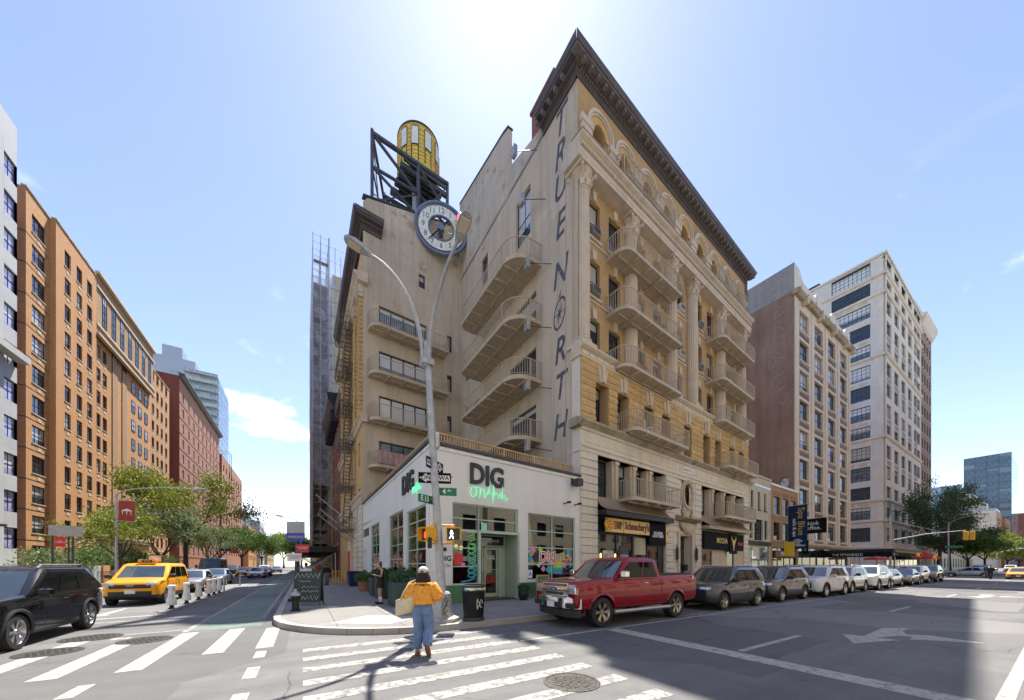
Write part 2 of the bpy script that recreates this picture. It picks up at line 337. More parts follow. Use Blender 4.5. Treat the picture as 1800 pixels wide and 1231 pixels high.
asphalt('bike_green', (.14, .178, .158), (.185, .225, .2), .6)
def roadpaint(name, col, wear):
    t = NT(name); w = t.wpos(); n = t.noise(7, 8, .72, w); n2 = t.noise(90, 3, .6, w); f = t.rng(t.math('ADD', n, t.math('MULTIPLY', n2, .25)), wear, wear + .12)
    k = t.mix(f, c4(col), (.115, .115, .114, 1)); k = t.mix(t.rng(t.noise(1.4, 5, .6, w), .4, .7, 0, .35), k, c4(col, .6)); t.base(k); t.rough(.8); t.bump(n2, .002); MATS[name] = t.m
roadpaint('paint_white', (.40, .38, .34), .645); roadpaint('paint_worn', (.38, .36, .32), .585); roadpaint('paint_yellow', (.75, .48, .03), .8)
def flagstone(name, a, b):
    t = NT(name); w = t.wpos(); n = t.noise(.8, 6, .6, w); n2 = t.noise(120, 2, .5, w); n3 = t.noise(5, 5, .7, w)
    k = t.mix(t.rng(n, .3, .7), c4(a), c4(b)); k = t.mix(t.math('MULTIPLY', t.rand(), .35), k, c4(a, .72)); k = t.mix(t.rng(n2, .55, .75, 0, .4), k, c4(a, .6)); k = t.mix(t.rng(n3, .62, .75, 0, .5), k, c4(a, .45))
    t.base(k); t.rough(.9); t.bump(n2, .002); MATS[name] = t.m
flagstone('pavement', (.20, .19, .175), (.27, .255, .235)); flagstone('pavement_pale', (.38, .36, .32), (.45, .42, .38)); flagstone('kerb_stone', (.34, .32, .29), (.45, .43, .39)); flagstone('joint_dark', (.07, .065, .06), (.09, .085, .08))
t = NT('iron_cover'); w = t.wpos(); t.base(t.mix(t.rng(t.noise(20, 4, .6, w), .4, .65), (.035, .033, .03, 1), (.095, .087, .077, 1))); t.rough(.55); t.p.inputs['Metallic'].default_value = .5; MATS['iron_cover'] = t.m

# ------------------------------------------------------------------ ground, roads, pavements
mb = MB(); mb.quad((-900, -900, -.06), (1500, -900, -.06), (1500, 1500, -.06), (-900, 1500, -.06)); struct(mb.build('ground', 'concrete_grey'))
mb = MB(); mb.quad((-400, -120, 0), (700, -120, 0), (700, 500, 0), (-400, 500, 0)); road = struct(mb.build('road', 'asphalt'), 'asphalt of the avenue and the side street')
def mark(pts, mat='paint_white', name='road_marking', z=.004):
    mb = MB(); mb.poly([(x, y, z) for x, y in pts]); return mb.build(name, mat, road, fix=False)
def rect(x0, y0, x1, y1, *a, **k): return mark([(x0, y0), (x1, y0), (x1, y1), (x0, y1)], *a, **k)
# bike lane and lane lines of the side street
rect(-2.56, 11.95, -1.02, 75, 'bike_green', 'bike_lane')
rect(-1.16, 14.0, -1.06, 75, 'paint_worn', 'lane_line', .008); rect(-2.68, 12.0, -2.56, 75, 'paint_worn', 'lane_line'); rect(-4.42, 28.2, -4.3, 90, 'paint_white', 'lane_line')
rect(-7.75, 30, -7.63, 33, 'paint_worn', 'lane_line')
for k in range(5): rect(-7.75, 39 + 9 * k, -7.63, 42 + 9 * k, 'paint_worn', 'lane_line')
for k in range(7): mark([(-4.2, 29 + 5 * k), (-4.2, 29.25 + 5 * k), (-2.7, 30.2 + 5 * k), (-2.7, 29.95 + 5 * k)], 'paint_worn', 'hatch_line')
mark([(-5.75, 16.1), (-4.1, 16.5), (-4.1, 16.72), (-5.75, 16.35)], 'paint_white', 'stop_line'); mark([(-8.6, 15.6), (-5.75, 16.1), (-5.75, 16.35), (-8.6, 15.95)], 'paint_white', 'stop_line')
mark([(-5.5, 15.1), (-2.69, 15.28), (-2.69, 15.4), (-5.5, 15.24)], 'paint_white', 'lane_line'); mark([(-3.9, 12.2), (-2.6, 12.35), (-2.6, 12.43), (-3.9, 12.3)], 'paint_white', 'lane_line')
mark([(-6.5, 17.0), (-6.1, 17.5), (-6.1, 18.9), (-6.02, 20), (-5.9, 18.9), (-5.85, 17.45), (-5.6, 17.2)], 'paint_white', 'lane_arrow')
mark([(-3.85, 11.55), (-3.5, 11.55), (-3.5, 11.85), (-3.85, 11.85)], 'paint_worn', 'road_marking')
# crosswalk over the side street: bars along the street
for k, (a, b) in enumerate(((8.85, 11.55), (8.8, 11.85), (8.05, 11.8), (8.1, 11.0), (8.5, 11.8), (8.4, 11.7), (8.4, 11.7), (8.4, 11.7), (8.4, 11.7))):
    rect(-.9 - .93 * k + (.15 if k else .05), a, -.9 - .93 * k + (.48 if k else .36), b, 'paint_white', 'crosswalk_bar')
for a, b in ((7.95, 8.53), (6.58, 7.27), (5.2, 5.87), (3.8, 4.5)): rect(-.8, a, -.62, b, 'paint_white', 'guide_dash')
for a, b in ((6.85, 7.45), (5.4, 6.0), (4.1, 4.7)): rect(-2.76, a, -2.58, b, 'paint_white', 'guide_dash')
# crosswalk over the avenue: bars along the avenue
for k in range(9):
    y = 8.14 - .745 * k; x1 = 4.25; rect(0, y - .15, x1, y + .13, 'paint_worn', 'crosswalk_bar')
rect(6.95, -9, 7.42, 6.58, 'paint_white', 'stop_line'); rect(4.2, 6.52, 48, 6.63, 'paint_white', 'parking_line')
for k in range(7):
    x = 9.2 + 5.4 * k; rect(x, 6.86, x + 3.2, 6.95, 'paint_worn', 'parking_line'); rect(x + 1.9, 6.63, x + 2.0, 6.86, 'paint_worn', 'parking_line')
for k in range(6): rect(7.55 + 11.2 * k, 3.42, 10.5 + 11.2 * k, 3.54, 'paint_white', 'lane_line')
for k in range(6): rect(7.55 + 11.2 * k, -3.0, 10.5 + 11.2 * k, -2.88, 'paint_white', 'lane_line')
rect(7.45, .36, 60, .5, 'paint_white', 'lane_line'); rect(8.85, -.9, 8.98, .34, 'paint_white', 'lane_line')
mark([(10.45, 2.5), (11.6, 2.98), (11.72, 2.62), (13.6, 2.7), (14.3, 2.3), (13.4, 2.28), (12.9, 2.12), (13.2, 1.8), (12.95, .95), (12.1, 1.95), (12.6, 1.98), (12.5, 2.2), (11.7, 2.4), (11.8, 2.04)], 'paint_white', 'turn_arrow')
mark([(30.45, 2.5), (31.6, 2.98), (31.72, 2.62), (33.6, 2.7), (34.3, 2.3), (33.4, 2.28), (32.9, 2.12), (33.2, 1.8), (32.95, .95), (32.1, 1.95), (32.6, 1.98), (32.5, 2.2), (31.7, 2.4), (31.8, 2.04)], 'paint_white', 'turn_arrow')
for k in range(4): rect(74 + 3.4 * k, -6, 75.6 + 3.4 * k, 12, 'paint_worn', 'crosswalk_bar')
def clip(poly, hp):
    """clip a polygon by half planes (nx, ny, d): nx*x+ny*y<=d"""
    for nx, ny, d in hp:
        out = []
        for i, p in enumerate(poly):
            q = poly[(i + 1) % len(poly)]; a = nx * p[0] + ny * p[1] - d; b = nx * q[0] + ny * q[1] - d
            if a <= 0: out.append(p)
            if a * b < 0: t_ = a / (a - b); out.append((p[0] + (q[0] - p[0]) * t_, p[1] + (q[1] - p[1]) * t_))
        poly = out
        if len(poly) < 3: return []
    return poly
def fillet(cx, cy, r, a0, a1, n=9): return [(cx + r * math.cos(R(a0 + (a1 - a0) * k / n)), cy + r * math.sin(R(a0 + (a1 - a0) * k / n))) for k in range(n + 1)]
def pavement(name, outline, label=None):
    mb = MB(); mb.prism(outline, -.05, .141); return struct(mb.build(name, 'joint_dark'), label)
KR = fillet(3.35, 12.75, 4.1, 270, 180, 10)       # rounded kerb at the corner
corner_out = [(74, 8.65)] + KR + [(-.75, 150), (30, 150), (30, 60), (74, 60)]
side = pavement('sidewalk', corner_out[::-1], 'concrete pavement wrapping the corner in front of the white shop')
hps = [(0, -1, -8.83), (-1, 0, .57)] + [(math.cos(R(a)), math.sin(R(a)), math.cos(R(a)) * 3.35 + math.sin(R(a)) * 12.75 + 3.93) for a in range(180, 271, 9)]
S_ = 1.52
for i in range(-1, 34):
    for j in range(0, 30):
        x0, y0 = -.75 + i * S_, 8.65 + j * S_
        if x0 > 5 and y0 > 15.5 + max(0, x0 - 14) * .09 or x0 > 50: continue
        q = clip([(x0 + .008, y0 + .008), (x0 + S_ - .008, y0 + .008), (x0 + S_ - .008, y0 + S_ - .008), (x0 + .008, y0 + S_ - .008)], hps)
        if len(q) < 3: continue
        mb = MB(); mb.prism(q, .10, .15); mb.build('paving_slab', 'pavement', side)
mb = MB(); mb.prism([(.62, 10.55), (2.0, 9.55), (3.1, 10.5), (1.75, 11.6)], .12, .1535); mb.build('ramp_slab', 'pavement_pale', side)
kline = [(74, 8.65)] + [(74 - 3 * k, 8.65) for k in range(1, 24)] + KR + [(-.75, 12.75 + 3 * k) for k in range(1, 20)]
for a, b in zip(kline, kline[1:]):
    dx, dy = b[0] - a[0], b[1] - a[1]; l = math.hypot(dx, dy)
    if l < .02: continue
    nx, ny = dy / l, -dx / l; g = .004 / l
    a2 = (a[0] + dx * g, a[1] + dy * g); b2 = (b[0] - dx * g, b[1] - dy * g); w = .17
    mb = MB(); mb.prism([(a2[0] - nx * .02, a2[1] - ny * .02), (b2[0] - nx * .02, b2[1] - ny * .02), (b2[0] + nx * w, b2[1] + ny * w), (a2[0] + nx * w, a2[1] + ny * w)], -.04, .156)
    mb.build('kerb_stone', 'kerb_stone', side)
left = pavement('sidewalk_left', [(-11.3, 17)] + [(-11.3, 200), (-60, 200), (-60, 13), (-15, 13)], 'pavement along the far side of the side street')
mb = MB(); mb.box(-11.47, 20, -.04, -11.28, 44, .16); mb.build('kerb_yellow', 'paint_yellow', left); mb = MB(); mb.box(-11.47, 44.02, -.04, -11.28, 200, .156); mb.build('kerb', 'kerb_stone', left)
mb = MB(); mb.prism([(-60, 13.2), (-15, 13.2), (-11.5, 17), (-11.5, 200), (-60, 200)], .1, .15); mb.build('paving', 'pavement', left)
far = pavement('sidewalk_far', [(91, 8.65), (88, 11.5), (88, 150), (400, 150), (400, 8.65)][::-1], 'pavement beyond the cross street on the right')
mb = MB(); mb.prism([(91.2, 8.85), (88.2, 11.7), (88.2, 150), (400, 150), (400, 8.85)][::-1], .1, .15); mb.build('paving', 'pavement', far)
mb = MB(); mb.box(91, 8.5, -.04, 400, 8.66, .156); mb.build('kerb', 'kerb_stone', far)
# manhole covers
def manhole(x, y, r, label, grid=True):
    t = thing('manhole_cover', label, 'manhole cover', (x, y, 0), .4, 'manhole covers in the road')
    mb = MB(); mb.lathe([(r + .05, .002), (r + .05, .010), (r, .012), (r - .005, .006)], 32); mb.build('ring', 'iron_cover', t)
    mb = MB(); mb.lathe([(r - .015, .001), (r - .015, .008)], 32); d = mb.build('lid', 'iron_cover', t)
    mb = MB(); n = int(r / .085)
    for i in range(-n, n + 1):
        for j in range(-n, n + 1):
            a, b = i * .085, j * .085
            if math.hypot(a, b) < r - .07: mb.box(a - .028, b - .028, .007, a + .028, b + .028, .014)
    mb.build('stud', 'iron_cover', d)
manhole(3.42, 3.88, .37, 'round iron manhole cover on the crosswalk nearest the camera')
manhole(-3.12, 11.2, .42, 'round iron manhole cover with pale studs beside the green bike lane')
manhole(-4.3, 12.2, .46, 'dark round manhole cover behind the black car'); manhole(-4.3, 10.6, .4, 'dark round manhole cover in front of the black car wheel')
# ------------------------------------------------------------------ the large yellow brick corner building
N = thing('apartment_building', 'yellow brick building with fluted columns, TRUE NORTH lettering and a big clock', 'building', (12.96, 13.99, 0), R(5.1))
FA = Face(N)                                   # avenue front
FN = Face(N, .080 * 16.49, .997 * 16.49, R(-94.6))   # blank side wall: x 0 inner corner .. 16.49 avenue corner
FC = Face(N, -7.40, 16.43)                     # wall with the clock: x 0 .. 8.72
FS = Face(N, -7.40 + .080 * 17.5, 16.43 + .997 * 17.5, R(-94.6))  # side street front: x 0 far .. 17.5 near
LW = 23.4
XC = [1.75, 3.75, 6.55, 8.65, 11.7, 14.75, 16.85, 19.65, 21.65]
CX = [.55, 5.15, 10.1, 13.3, 18.25, 22.85]
def profile_x(mb, prof, x0, x1): return mb.extr_x(prof, x0, x1)
# --- ground floor and mezzanine
mb = MB(); wall_grid(mb, 0, LW, .15, 8.1, [(1.4, 8.7, .15, 8.02), (13.95, 22.4, .15, 8.02), (10.55, 12.35, .15, 3.9), (10.95, 12.45, 5.95, 8.0)], .8); FA.build('base_wall', mb, 'stone_pale')
mb = MB(); mb.box(1.4, .85, .1, 22.4, .9, 8.1); FA.build('back_wall', mb, 'dark_room')
for xa, xb in ((-.03, 1.40), (8.70, 9.75), (12.95, 13.95), (22.4, 23.43)):
    z = .2
    me = MB().bbox(xa + .0, -.07, 0, xb - .0, .02, .405, .018).mesh('stone', 'stone_pale')
    for k in range(18): FA.put('stone', me, 0, 0, z + k * .437)
me = MB().bbox(-.01, -.045, 0, .9, .01, .405, .015).mesh('stone', 'stone_pale')
for k in range(9, 18):
    for x in (9.76, 12.07): FA.put('stone', me, x, 0, .2 + k * .437)
# oval window
mb = MB()
for r0, r1, y0, y1 in ((.78, 1.0, -.16, .1), (1.0, 1.12, -.1, .1)):
    rings = []
    for k in range(33):
        a = 2 * math.pi * k / 32; c_, s_ = math.cos(a), math.sin(a); rings.append([(11.7 + c_ * r0 * .78, y0, 6.97 + s_ * r0 * 1.12), (11.7 + c_ * r1 * .78, y0, 6.97 + s_ * r1 * 1.12), (11.7 + c_ * r1 * .78, y1, 6.97 + s_ * r1 * 1.12), (11.7 + c_ * r0 * .78, y1, 6.97 + s_ * r0 * 1.12)])
    mb.loft(rings, True, False)
for k in range(26):
    a = 2 * math.pi * k / 26; x, z = 11.7 + .93 * .78 * math.cos(a), 6.97 + .93 * 1.12 * math.sin(a); mb.box(x - .06, -.22, z - .06, x + .06, -.1, z + .06)
ow = FA.build('oval_window', mb, 'stone_tan')
mb = MB(); mb.poly([(11.7 + .8 * .78 * math.cos(a), .12, 6.97 + .8 * 1.12 * math.sin(a)) for a in [2 * math.pi * k / 28 for k in range(28)]]); mb.box(11.685, .08, 6.1, 11.715, .11, 7.85); mb.box(11.1, .08, 6.955, 12.3, .11, 6.985); obj('pane', mb.mesh('pane', 'pane'), ow)
mb = MB(); mb.box(10.4, -.1, 7.98, 13, -.02, 8.2)
for s_ in (-1, 1):
    for k in range(7): a = k / 6; mb.tube([(11.7 + s_ * (.75 + .1 * math.sin(k)), -.08, 5.9 - .12 * k), (11.7 + s_ * (.55 - .05 * k), -.2, 5.75 - .1 * k)], .09, 6)
FA.build('swag', mb, 'stone_tan', smooth=True)
mb = MB(); mb.extr_x([(.05, 4.95), (-.35, 4.95), (-.62, 5.1), (-.62, 5.2), (-.1, 5.35), (.05, 5.35)], 10.0, 13.1); FA.build('door_hood', mb, 'stone_stained')
mb = MB()
for k in range(9): x = 10.6 + .275 * k; mb.tube([(x, -.05, 4.9), (x + .05 * math.sin(k * 2), -.25, 4.6), (11.5 + (x - 11.5) * .3, -.12, 4.05)], [.13, .12, .05], 6)
mb.lathe([(.1, 4.0), (.28, 4.25), (.3, 4.6), (.15, 4.9)], 10, 11.5, -.05); FA.build('cartouche', mb, 'stone_tan', smooth=True)
mb = MB(); mb.box(10.3, -.12, .15, 10.55, .05, 4.0); mb.box(12.35, -.12, .15, 12.6, .05, 4.0); mb.box(10.3, -.12, 4.0, 12.6, .05, 4.2); FA.build('door_surround', mb, 'stone_tan')
mb = MB(); mb.box(10.6, .5, .15, 12.3, .56, 3.9); dr = FA.build('door', mb, 'frame_dark'); mb = MB(); mb.box(10.75, .47, 1.0, 11.4, .5, 3.0); mb.box(11.5, .47, 1.0, 12.15, .5, 3.0); mb.box(10.7, .47, 3.15, 12.2, .5, 3.75); obj('pane', mb.mesh('pane', 'pane'), dr)
mb = MB(); mb.box(12.0, .2, 1.35, 12.3, .45, 1.75); FA.build('intercom', mb, 'metal_dark')
for x in (9.95, 12.85):
    mb = MB(); mb.tube([(x, -.14, 1.9), (x, -.2, 2.1), (x, -.2, 3.0), (x, -.14, 3.2)], .03, 6); mb.lathe([(.06, 2.1), (.1, 2.2), (.1, 2.9), (.06, 3.0)], 8, x, -.2); FA.build('sconce', mb, 'metal_black')
# mezzanine windows behind pillars, and pillars
for x0, n, xs in ((1.4, 4, 7.3), (13.95, 4, 8.45)):
    step = xs / n
    for k in range(n):
        put_window(FA, x0 + step * (k + .5), 5.7, step - .62, 2.32, .55, cols=1, rows=3, fr=.09, pmat='pane_door')
        if k:
            mb = MB(); mb.box(x0 + step * k - .31, .1, 5.65, x0 + step * k + .31, .6, 8.0); mb.box(x0 + step * k - .12, -.02, 5.65, x0 + step * k + .12, .1, 7.75); mb.box(x0 + step * k - .2, -.06, 7.75, x0 + step * k + .2, .1, 7.95); FA.build('pillar', mb, 'stone_tan')
    # curved tin awning, one rib after another
    prof = [(.0, 5.66), (-.04, 5.5), (-.12, 5.3), (-.28, 5.1), (-.52, 4.95), (-.72, 4.88)]
    mb = MB(); mb.loft([[(x0, y, z) for y, z in prof], [(x0 + xs, y, z) for y, z in prof]], False, False); mb.box(x0, .0, 5.6, x0 + xs, .62, 5.68)
    aw = FA.build('tin_awning', mb, 'tin_awning'); rm = MB().tube([(0, y - .012, z) for y, z in prof], .028, 5).mesh('rib', 'tin_awning', True)
    for k in range(int(xs / .22)): obj('rib', rm, aw, (x0 + .1 + .22 * k, 0, 0))
    mb = MB(); mb.box(x0, -.66, 4.58, x0 + xs, .2, 4.86); FA.build('fascia', mb, 'metal_black' if x0 < 5 else 'tin_awning')
# --- left shop: bakery
mb = MB(); wall_grid(mb, 1.4, 8.7, .15, 4.6, [(1.55, 3.3, .75, 3.55), (3.4, 5.0, .75, 3.55), (5.1, 6.6, .75, 3.55), (6.75, 8.0, .15, 3.0)], .1, .12); shop = FA.build('shopfront', mb, 'black')
for xa, xb, za, zb in ((1.55, 3.3, .75, 3.55), (3.4, 5.0, .75, 3.55), (5.1, 6.6, .75, 3.55), (6.75, 8.0, .15, 3.0)): mb = MB(); mb.box(xa, .17, za, xb, .185, zb); FA.build('shop_window', mb, 'pane_shop')
def sign(x0, x1, z0, z1, mat, y=-.12, name='sign_board', th=.12):
    mb = MB(); mb.bbox(x0, y - th, z0, x1, y, z1, .015); return FA.build(name, mb, mat)
M_plain('sign_cream', (.80, .56, .22), .5, 0, .06); M_plain('letter_brown', (.16, .055, .02), .5); M_plain('cookie', (.72, .38, .06), .7, 0, .2, 6); M_plain('letter_white', (.8, .8, .8), .5); M_plain('letter_gold', (.62, .42, .1), .4, .3); M_plain('letter_red', (.5, .03, .03), .5); M_plain('sign_navy', (.012, .03, .085), .8, spec=.2); M_plain('sign_black', (.010, .010, .011), .8, spec=.15)
sg = sign(1.95, 3.55, 3.66, 4.5, 'sign_cream'); s2 = sign(3.62, 6.35, 3.66, 4.5, 'sign_cream')
mb = MB(); mb.extr_y([(2.15 + .42 * math.cos(a), 4.1 + .36 * math.sin(a)) for a in [2 * math.pi * k / 20 for k in range(20)] if not (.4 < a < 1.1)] , -.32, -.25); ck = FA.build('cookie', mb, 'cookie')
mb = MB()
for a, r in ((.1, .2), (1.6, .15), (2.8, .25), (4.0, .2), (5.2, .25), (3.4, .05)): x, z = 2.15 + r * math.cos(a), 4.1 + r * math.sin(a); mb.box(x - .04, -.34, z - .035, x + .04, -.31, z + .035)
obj('chocolate_chip', mb.mesh('chocolate_chip', 'letter_brown'), ck)
text('COOKIES\nCOFFEE', .3, 'letter_brown', sg, (2.98, -.26, 4.08), sx=.72, bold=.008); text("Schmackary's", .62, 'letter_brown', s2, (4.98, -.26, 4.1), sx=.78, bold=.02)
sg = sign(6.4, 8.35, 3.05, 4.5, 'sign_black'); text('ICE-CREAM\n& SOFT SERVE', .25, 'letter_white', sg, (7.35, -.26, 3.75), sx=.85, bold=.004); sg = sign(8.38, 8.68, 3.3, 4.5, 'sign_cream'); text('S', .3, 'letter_brown', sg, (8.53, -.26, 3.9))
M_plain('poster', (.5, .42, .4), .6, 0, .5, 5); M_plain('poster_dark', (.07, .06, .06), .6, 0, .5, 9); M_emit('lamp_warm', (1., .6, .2), .9)
mb = MB(); mb.box(2.1, .13, .8, 3.1, .165, 2.6); FA.build('poster', mb, 'poster'); mb = MB(); mb.box(3.75, .13, .9, 4.6, .165, 2.9); pb = FA.build('menu_board', mb, 'poster_dark'); text('CATERING\nDELIVERY\nCOOKIES\nESPRESSO', .24, 'letter_white', pb, (4.17, .12, 2.0), sx=.72, ext=.002)
for x in (1.85, 3.2): mb = MB(); mb.lathe([(.03, 2.15), (.05, 2.2), (.05, 2.36), (.03, 2.42)], 8, x, .1); FA.build('wall_lamp', mb, 'lamp_warm', smooth=True)
mb = MB(); mb.box(5.2, .13, 2.4, 6.5, .16, 3.5); FA.build('roller_blind', mb, 'stucco_grey')
# --- right shop: coffee
mb = MB(); wall_grid(mb, 13.95, 22.4, .15, 4.6, [(14.15, 16.2, .15, 2.9), (19.1, 20.6, .15, 2.9)], .15, .12); FA.build('shopfront', mb, 'stone_tan')
for xa, xb in ((14.15, 16.2), (19.1, 20.6)): mb = MB(); mb.box(xa, .2, .15, xb, .22, 2.9); FA.build('shop_window', mb, 'pane_shop')
sg = sign(14.0, 21.8, 3.0, 4.45, 'sign_black'); text('MOCHA', .62, 'letter_gold', sg, (17.2, -.26, 3.75), sx=.9, bold=.01); text('BURGER', .36, 'letter_red', sg, (21.0, -.26, 3.6), sx=.8, bold=.01)
sg = sign(18.6, 20.1, 2.7, 4.5, 'sign_black', -.24, 'sign_panel', .08); mb = MB()
for s_ in (-1, 1): mb.extr_y([(19.35, 3.85), (19.35 + s_ * .18, 3.9), (19.35 + s_ * .42, 4.1), (19.35 + s_ * .36, 4.28), (19.35 + s_ * .5, 4.05), (19.35 + s_ * .3, 3.75), (19.35 + s_ * .12, 3.4), (19.35 + s_ * .07, 3.0), (19.35, 2.95)], -.35, -.325)
FA.build('bull_emblem', mb, 'letter_gold')
# --- frieze and lower cornice
mb = MB(); mb.extr_x([(.5, 8.02), (-.1, 8.02), (-.12, 8.2), (-.2, 8.28), (-.2, 8.4), (-.06, 8.46), (-.06, 9.15), (-.15, 9.2), (-.2, 9.3), (.5, 9.3)], -.06, LW + .06); FA.build('frieze', mb, 'stone_pale')
for k in range(9): mb = MB(); mb.bbox(.25 + 2.57 * k, -.085, 8.55, .25 + 2.57 * k + 2.52, -.05, 9.06, .01); FA.build('frieze_panel', mb, 'stone_pale')
mb = MB(); mb.extr_x([(.5, 9.3), (-.22, 9.3), (-.42, 9.45), (-.5, 9.5), (-.5, 9.62), (-.05, 9.78), (.5, 9.78)], -.4, LW + .4); FA.build('lower_cornice', mb, 'stone_stained')
mb = MB(); mb.box(11.0, -.12, 8.62, 12.4, -.075, 8.98); pl = FA.build('name_plate', mb, 'letter_white'); text('HANCOCK', .26, 'letter_blue', pl, (11.7, -.125, 8.8), sx=.9, ext=.002)
# --- rusticated storey
holes = [(x - .58, x + .58, 9.95, 12.25) for x in XC]
mb = MB(); wall_grid(mb, 0, LW, 9.78, 13.3, holes, .65, .0); FA.build('rusticated_wall', mb, 'brick_yellow')
edges = [0.02] + [v for h in holes for v in h[:2]] + [LW - .02]
for k in range(9):
    z = 9.82 + k * .385
    spans = [(edges[i] + .0, edges[i + 1]) for i in range(0, len(edges), 2)] if z + .36 < 12.35 else [(.02, 5.1), (5.13, 10.2), (10.23, 15.7), (15.73, LW - .02)]
    for a, b in spans:
        mb = MB(); nx = max(2, int((b - a) / .33)); ring = []
        for i in range(nx + 1):
            x = a + (b - a) * i / nx; j = rnd.uniform(-.035, .02); ring.append([(x, .0, z), (x, -.07 + j * .5, z + .01), (x, -.11 + j, z + .18 + rnd.uniform(-.05, .05)), (x, -.075 + j * .5, z + .355), (x, .0, z + .365)])
        mb.loft(ring); FA.build('stone', mb, 'brick_rock')
for x in XC:
    for dx, tp in ((-.2, .0), (0, .08), (.2, .0)):
        mb = MB(); mb.extr_y([(x + dx - .09, 12.2), (x + dx + .09, 12.2), (x + dx * 1.5 + .13, 13.0 + tp), (x + dx * 1.5 - .13, 13.0 + tp)], -.17 - tp, -.0); FA.build('keystone', mb, 'stone_tan')
    put_window(FA, x - .0, 9.97, 1.12, 2.26, .55, cols=1, rows=2, fr=.07, pmat='pane_door')
mb = MB(); mb.extr_x([(.6, 13.2), (-.12, 13.2), (-.12, 13.32), (-.05, 13.36), (-.05, 13.58), (-.2, 13.66), (-.3, 13.74), (-.3, 13.85), (.0, 13.92), (.6, 13.92)], -.1, LW + .1); FA.build('ledge', mb, 'stone_tan')
for k in range(38): mb = MB(); mb.bbox(.1 + .615 * k, -.1, 13.38, .1 + .615 * k + (.4 if k % 2 else .5), -.045, 13.57, .008); FA.build('ledge_block', mb, 'stone_pale')
# --- three storeys between columns
U = .55
rows3 = [(14.15, 2.1), (17.6, 2.1), (21.05, 2.15)]
holes = [(x - .58, x + .58, z, z + h) for x in XC for z, h in rows3]
mb = MB(); wall_grid(mb, 0, LW, 13.9, 24.0, holes, .3, U); FA.build('brick_wall', mb, 'brick_yellow')
M_plain('ac_grey', (.30, .29, .27), .5, .2); M_plain('ac_white', (.68, .68, .66), .5)
_am = MB(); _am.bbox(-.33, -.42, 0, .33, .15, .42, .015); _am.mat(1)
for k in range(6): _am.box(-.29, -.432, .06 + .055 * k, .29, -.418, .09 + .055 * k)
AC = {c_: _am.mesh('air_conditioner', [c_, 'metal_dark']) for c_ in ('ac_grey', 'ac_white')}
acs = {(0, 1): 'ac_grey', (0, 2): 'ac_grey', (3, 1): 'ac_grey', (4, 0): 'ac_white', (4, 1): 'ac_white', (4, 2): 'ac_white', (5, 1): 'ac_grey', (5, 2): 'ac_grey'}
for i, x in enumerate(XC):
    for j, (z, h) in enumerate(rows3):
        put_window(FA, x, z, 1.14, h, U + .2, cols=1, rows=2, fr=.07, pmat='pane' if i in (0, 4, 5) else 'pane_door')
        mb = MB(); mb.bbox(x - .68, -.1, z - .16, x + .68, .2, z, .01); FA.build('sill', mb, 'stone_tan', 0, U, 0)
        mb = MB(); mb.extr_y([(x - .14, z + h), (x + .14, z + h), (x + .2, z + h + .55), (x - .2, z + h + .55)], U - .12, U); FA.build('keystone', mb, 'stone_tan')
        if (i, j) in acs: FA.put('air_conditioner', AC[acs[i, j]], x, U + .12, z + .04)
    for z in (17.2, 20.65):
        if i % 2 == 0 or True:
            mb = MB(); mb.bbox(x - 1.0, -.06, z, x + 1.0, .02, z + .12, .01); FA.build('belt_course', mb, 'stone_tan', 0, U, 0)
def flutes(r, n=20): return [(r if k % 3 else r * .915) for k in range(n * 3)]
def column_mesh():
    mb = MB(); fl = flutes(1.); m = len(fl)
    def ring(r, z): return [(fl[k] * r * math.cos(2 * math.pi * k / m), fl[k] * r * math.sin(2 * math.pi * k / m), z) for k in range(m)]
    mb.loft([ring(.46, 14.4), ring(.465, 17), ring(.45, 20), ring(.41, 22.75)]); sh = mb.mesh('shaft', 'stone_column')
    mb = MB(); mb.box(-.62, -.62, 13.9, .62, .62, 14.08); mb.lathe([(.6, 14.08), (.63, 14.14), (.6, 14.2), (.52, 14.22), (.52, 14.27), (.57, 14.31), (.54, 14.38), (.48, 14.42)], 28); bs = mb.mesh('base', 'stone_column', 'auto')
    mb = MB(); mb.lathe([(.42, 22.72), (.47, 22.78), (.42, 22.84), (.42, 23.3), (.5, 23.6), (.6, 23.74)], 20); mb.box(-.66, -.66, 23.74, .66, .66, 23.9)
    for tier, (z0, h, n, off) in enumerate(((22.86, .38, 8, 0), (23.12, .42, 8, .39))):
        for k in range(n):
            a = 2 * math.pi * k / n + off; c_, s_ = math.cos(a), math.sin(a); w = .13
            q = lambda r, t_, z: (c_ * r - s_ * t_, s_ * r + c_ * t_, z)
            mb.loft([[q(.43, -w, z0), q(.43, w, z0), q(.47, w, z0), q(.47, -w, z0)], [q(.47, -w, z0 + h * .7), q(.47, w, z0 + h * .7), q(.52, w * .9, z0 + h * .7), q(.52, -w * .9, z0 + h * .7)], [q(.56, -w * .6, z0 + h), q(.56, w * .6, z0 + h), q(.62, w * .5, z0 + h * .9), q(.62, -w * .5, z0 + h * .9)]])
    for a in (45, 135, 225, 315):
        c_, s_ = math.cos(R(a)), math.sin(R(a)); mb.tube([(c_ * .5, s_ * .5, 23.3), (c_ * .66, s_ * .66, 23.6), (c_ * .78, s_ * .78, 23.68), (c_ * .8, s_ * .8, 23.55), (c_ * .7, s_ * .7, 23.5)], [.05, .07, .075, .07, .05], 6)
    cp = mb.mesh('capital', 'stone_column', 'auto'); return sh, bs, cp
csh, cbs, ccp = column_mesh()
for x in CX:
    s_ = FA.put('column', csh, x, U - .16, 0); obj('base', cbs, s_); obj('capital', ccp, s_)
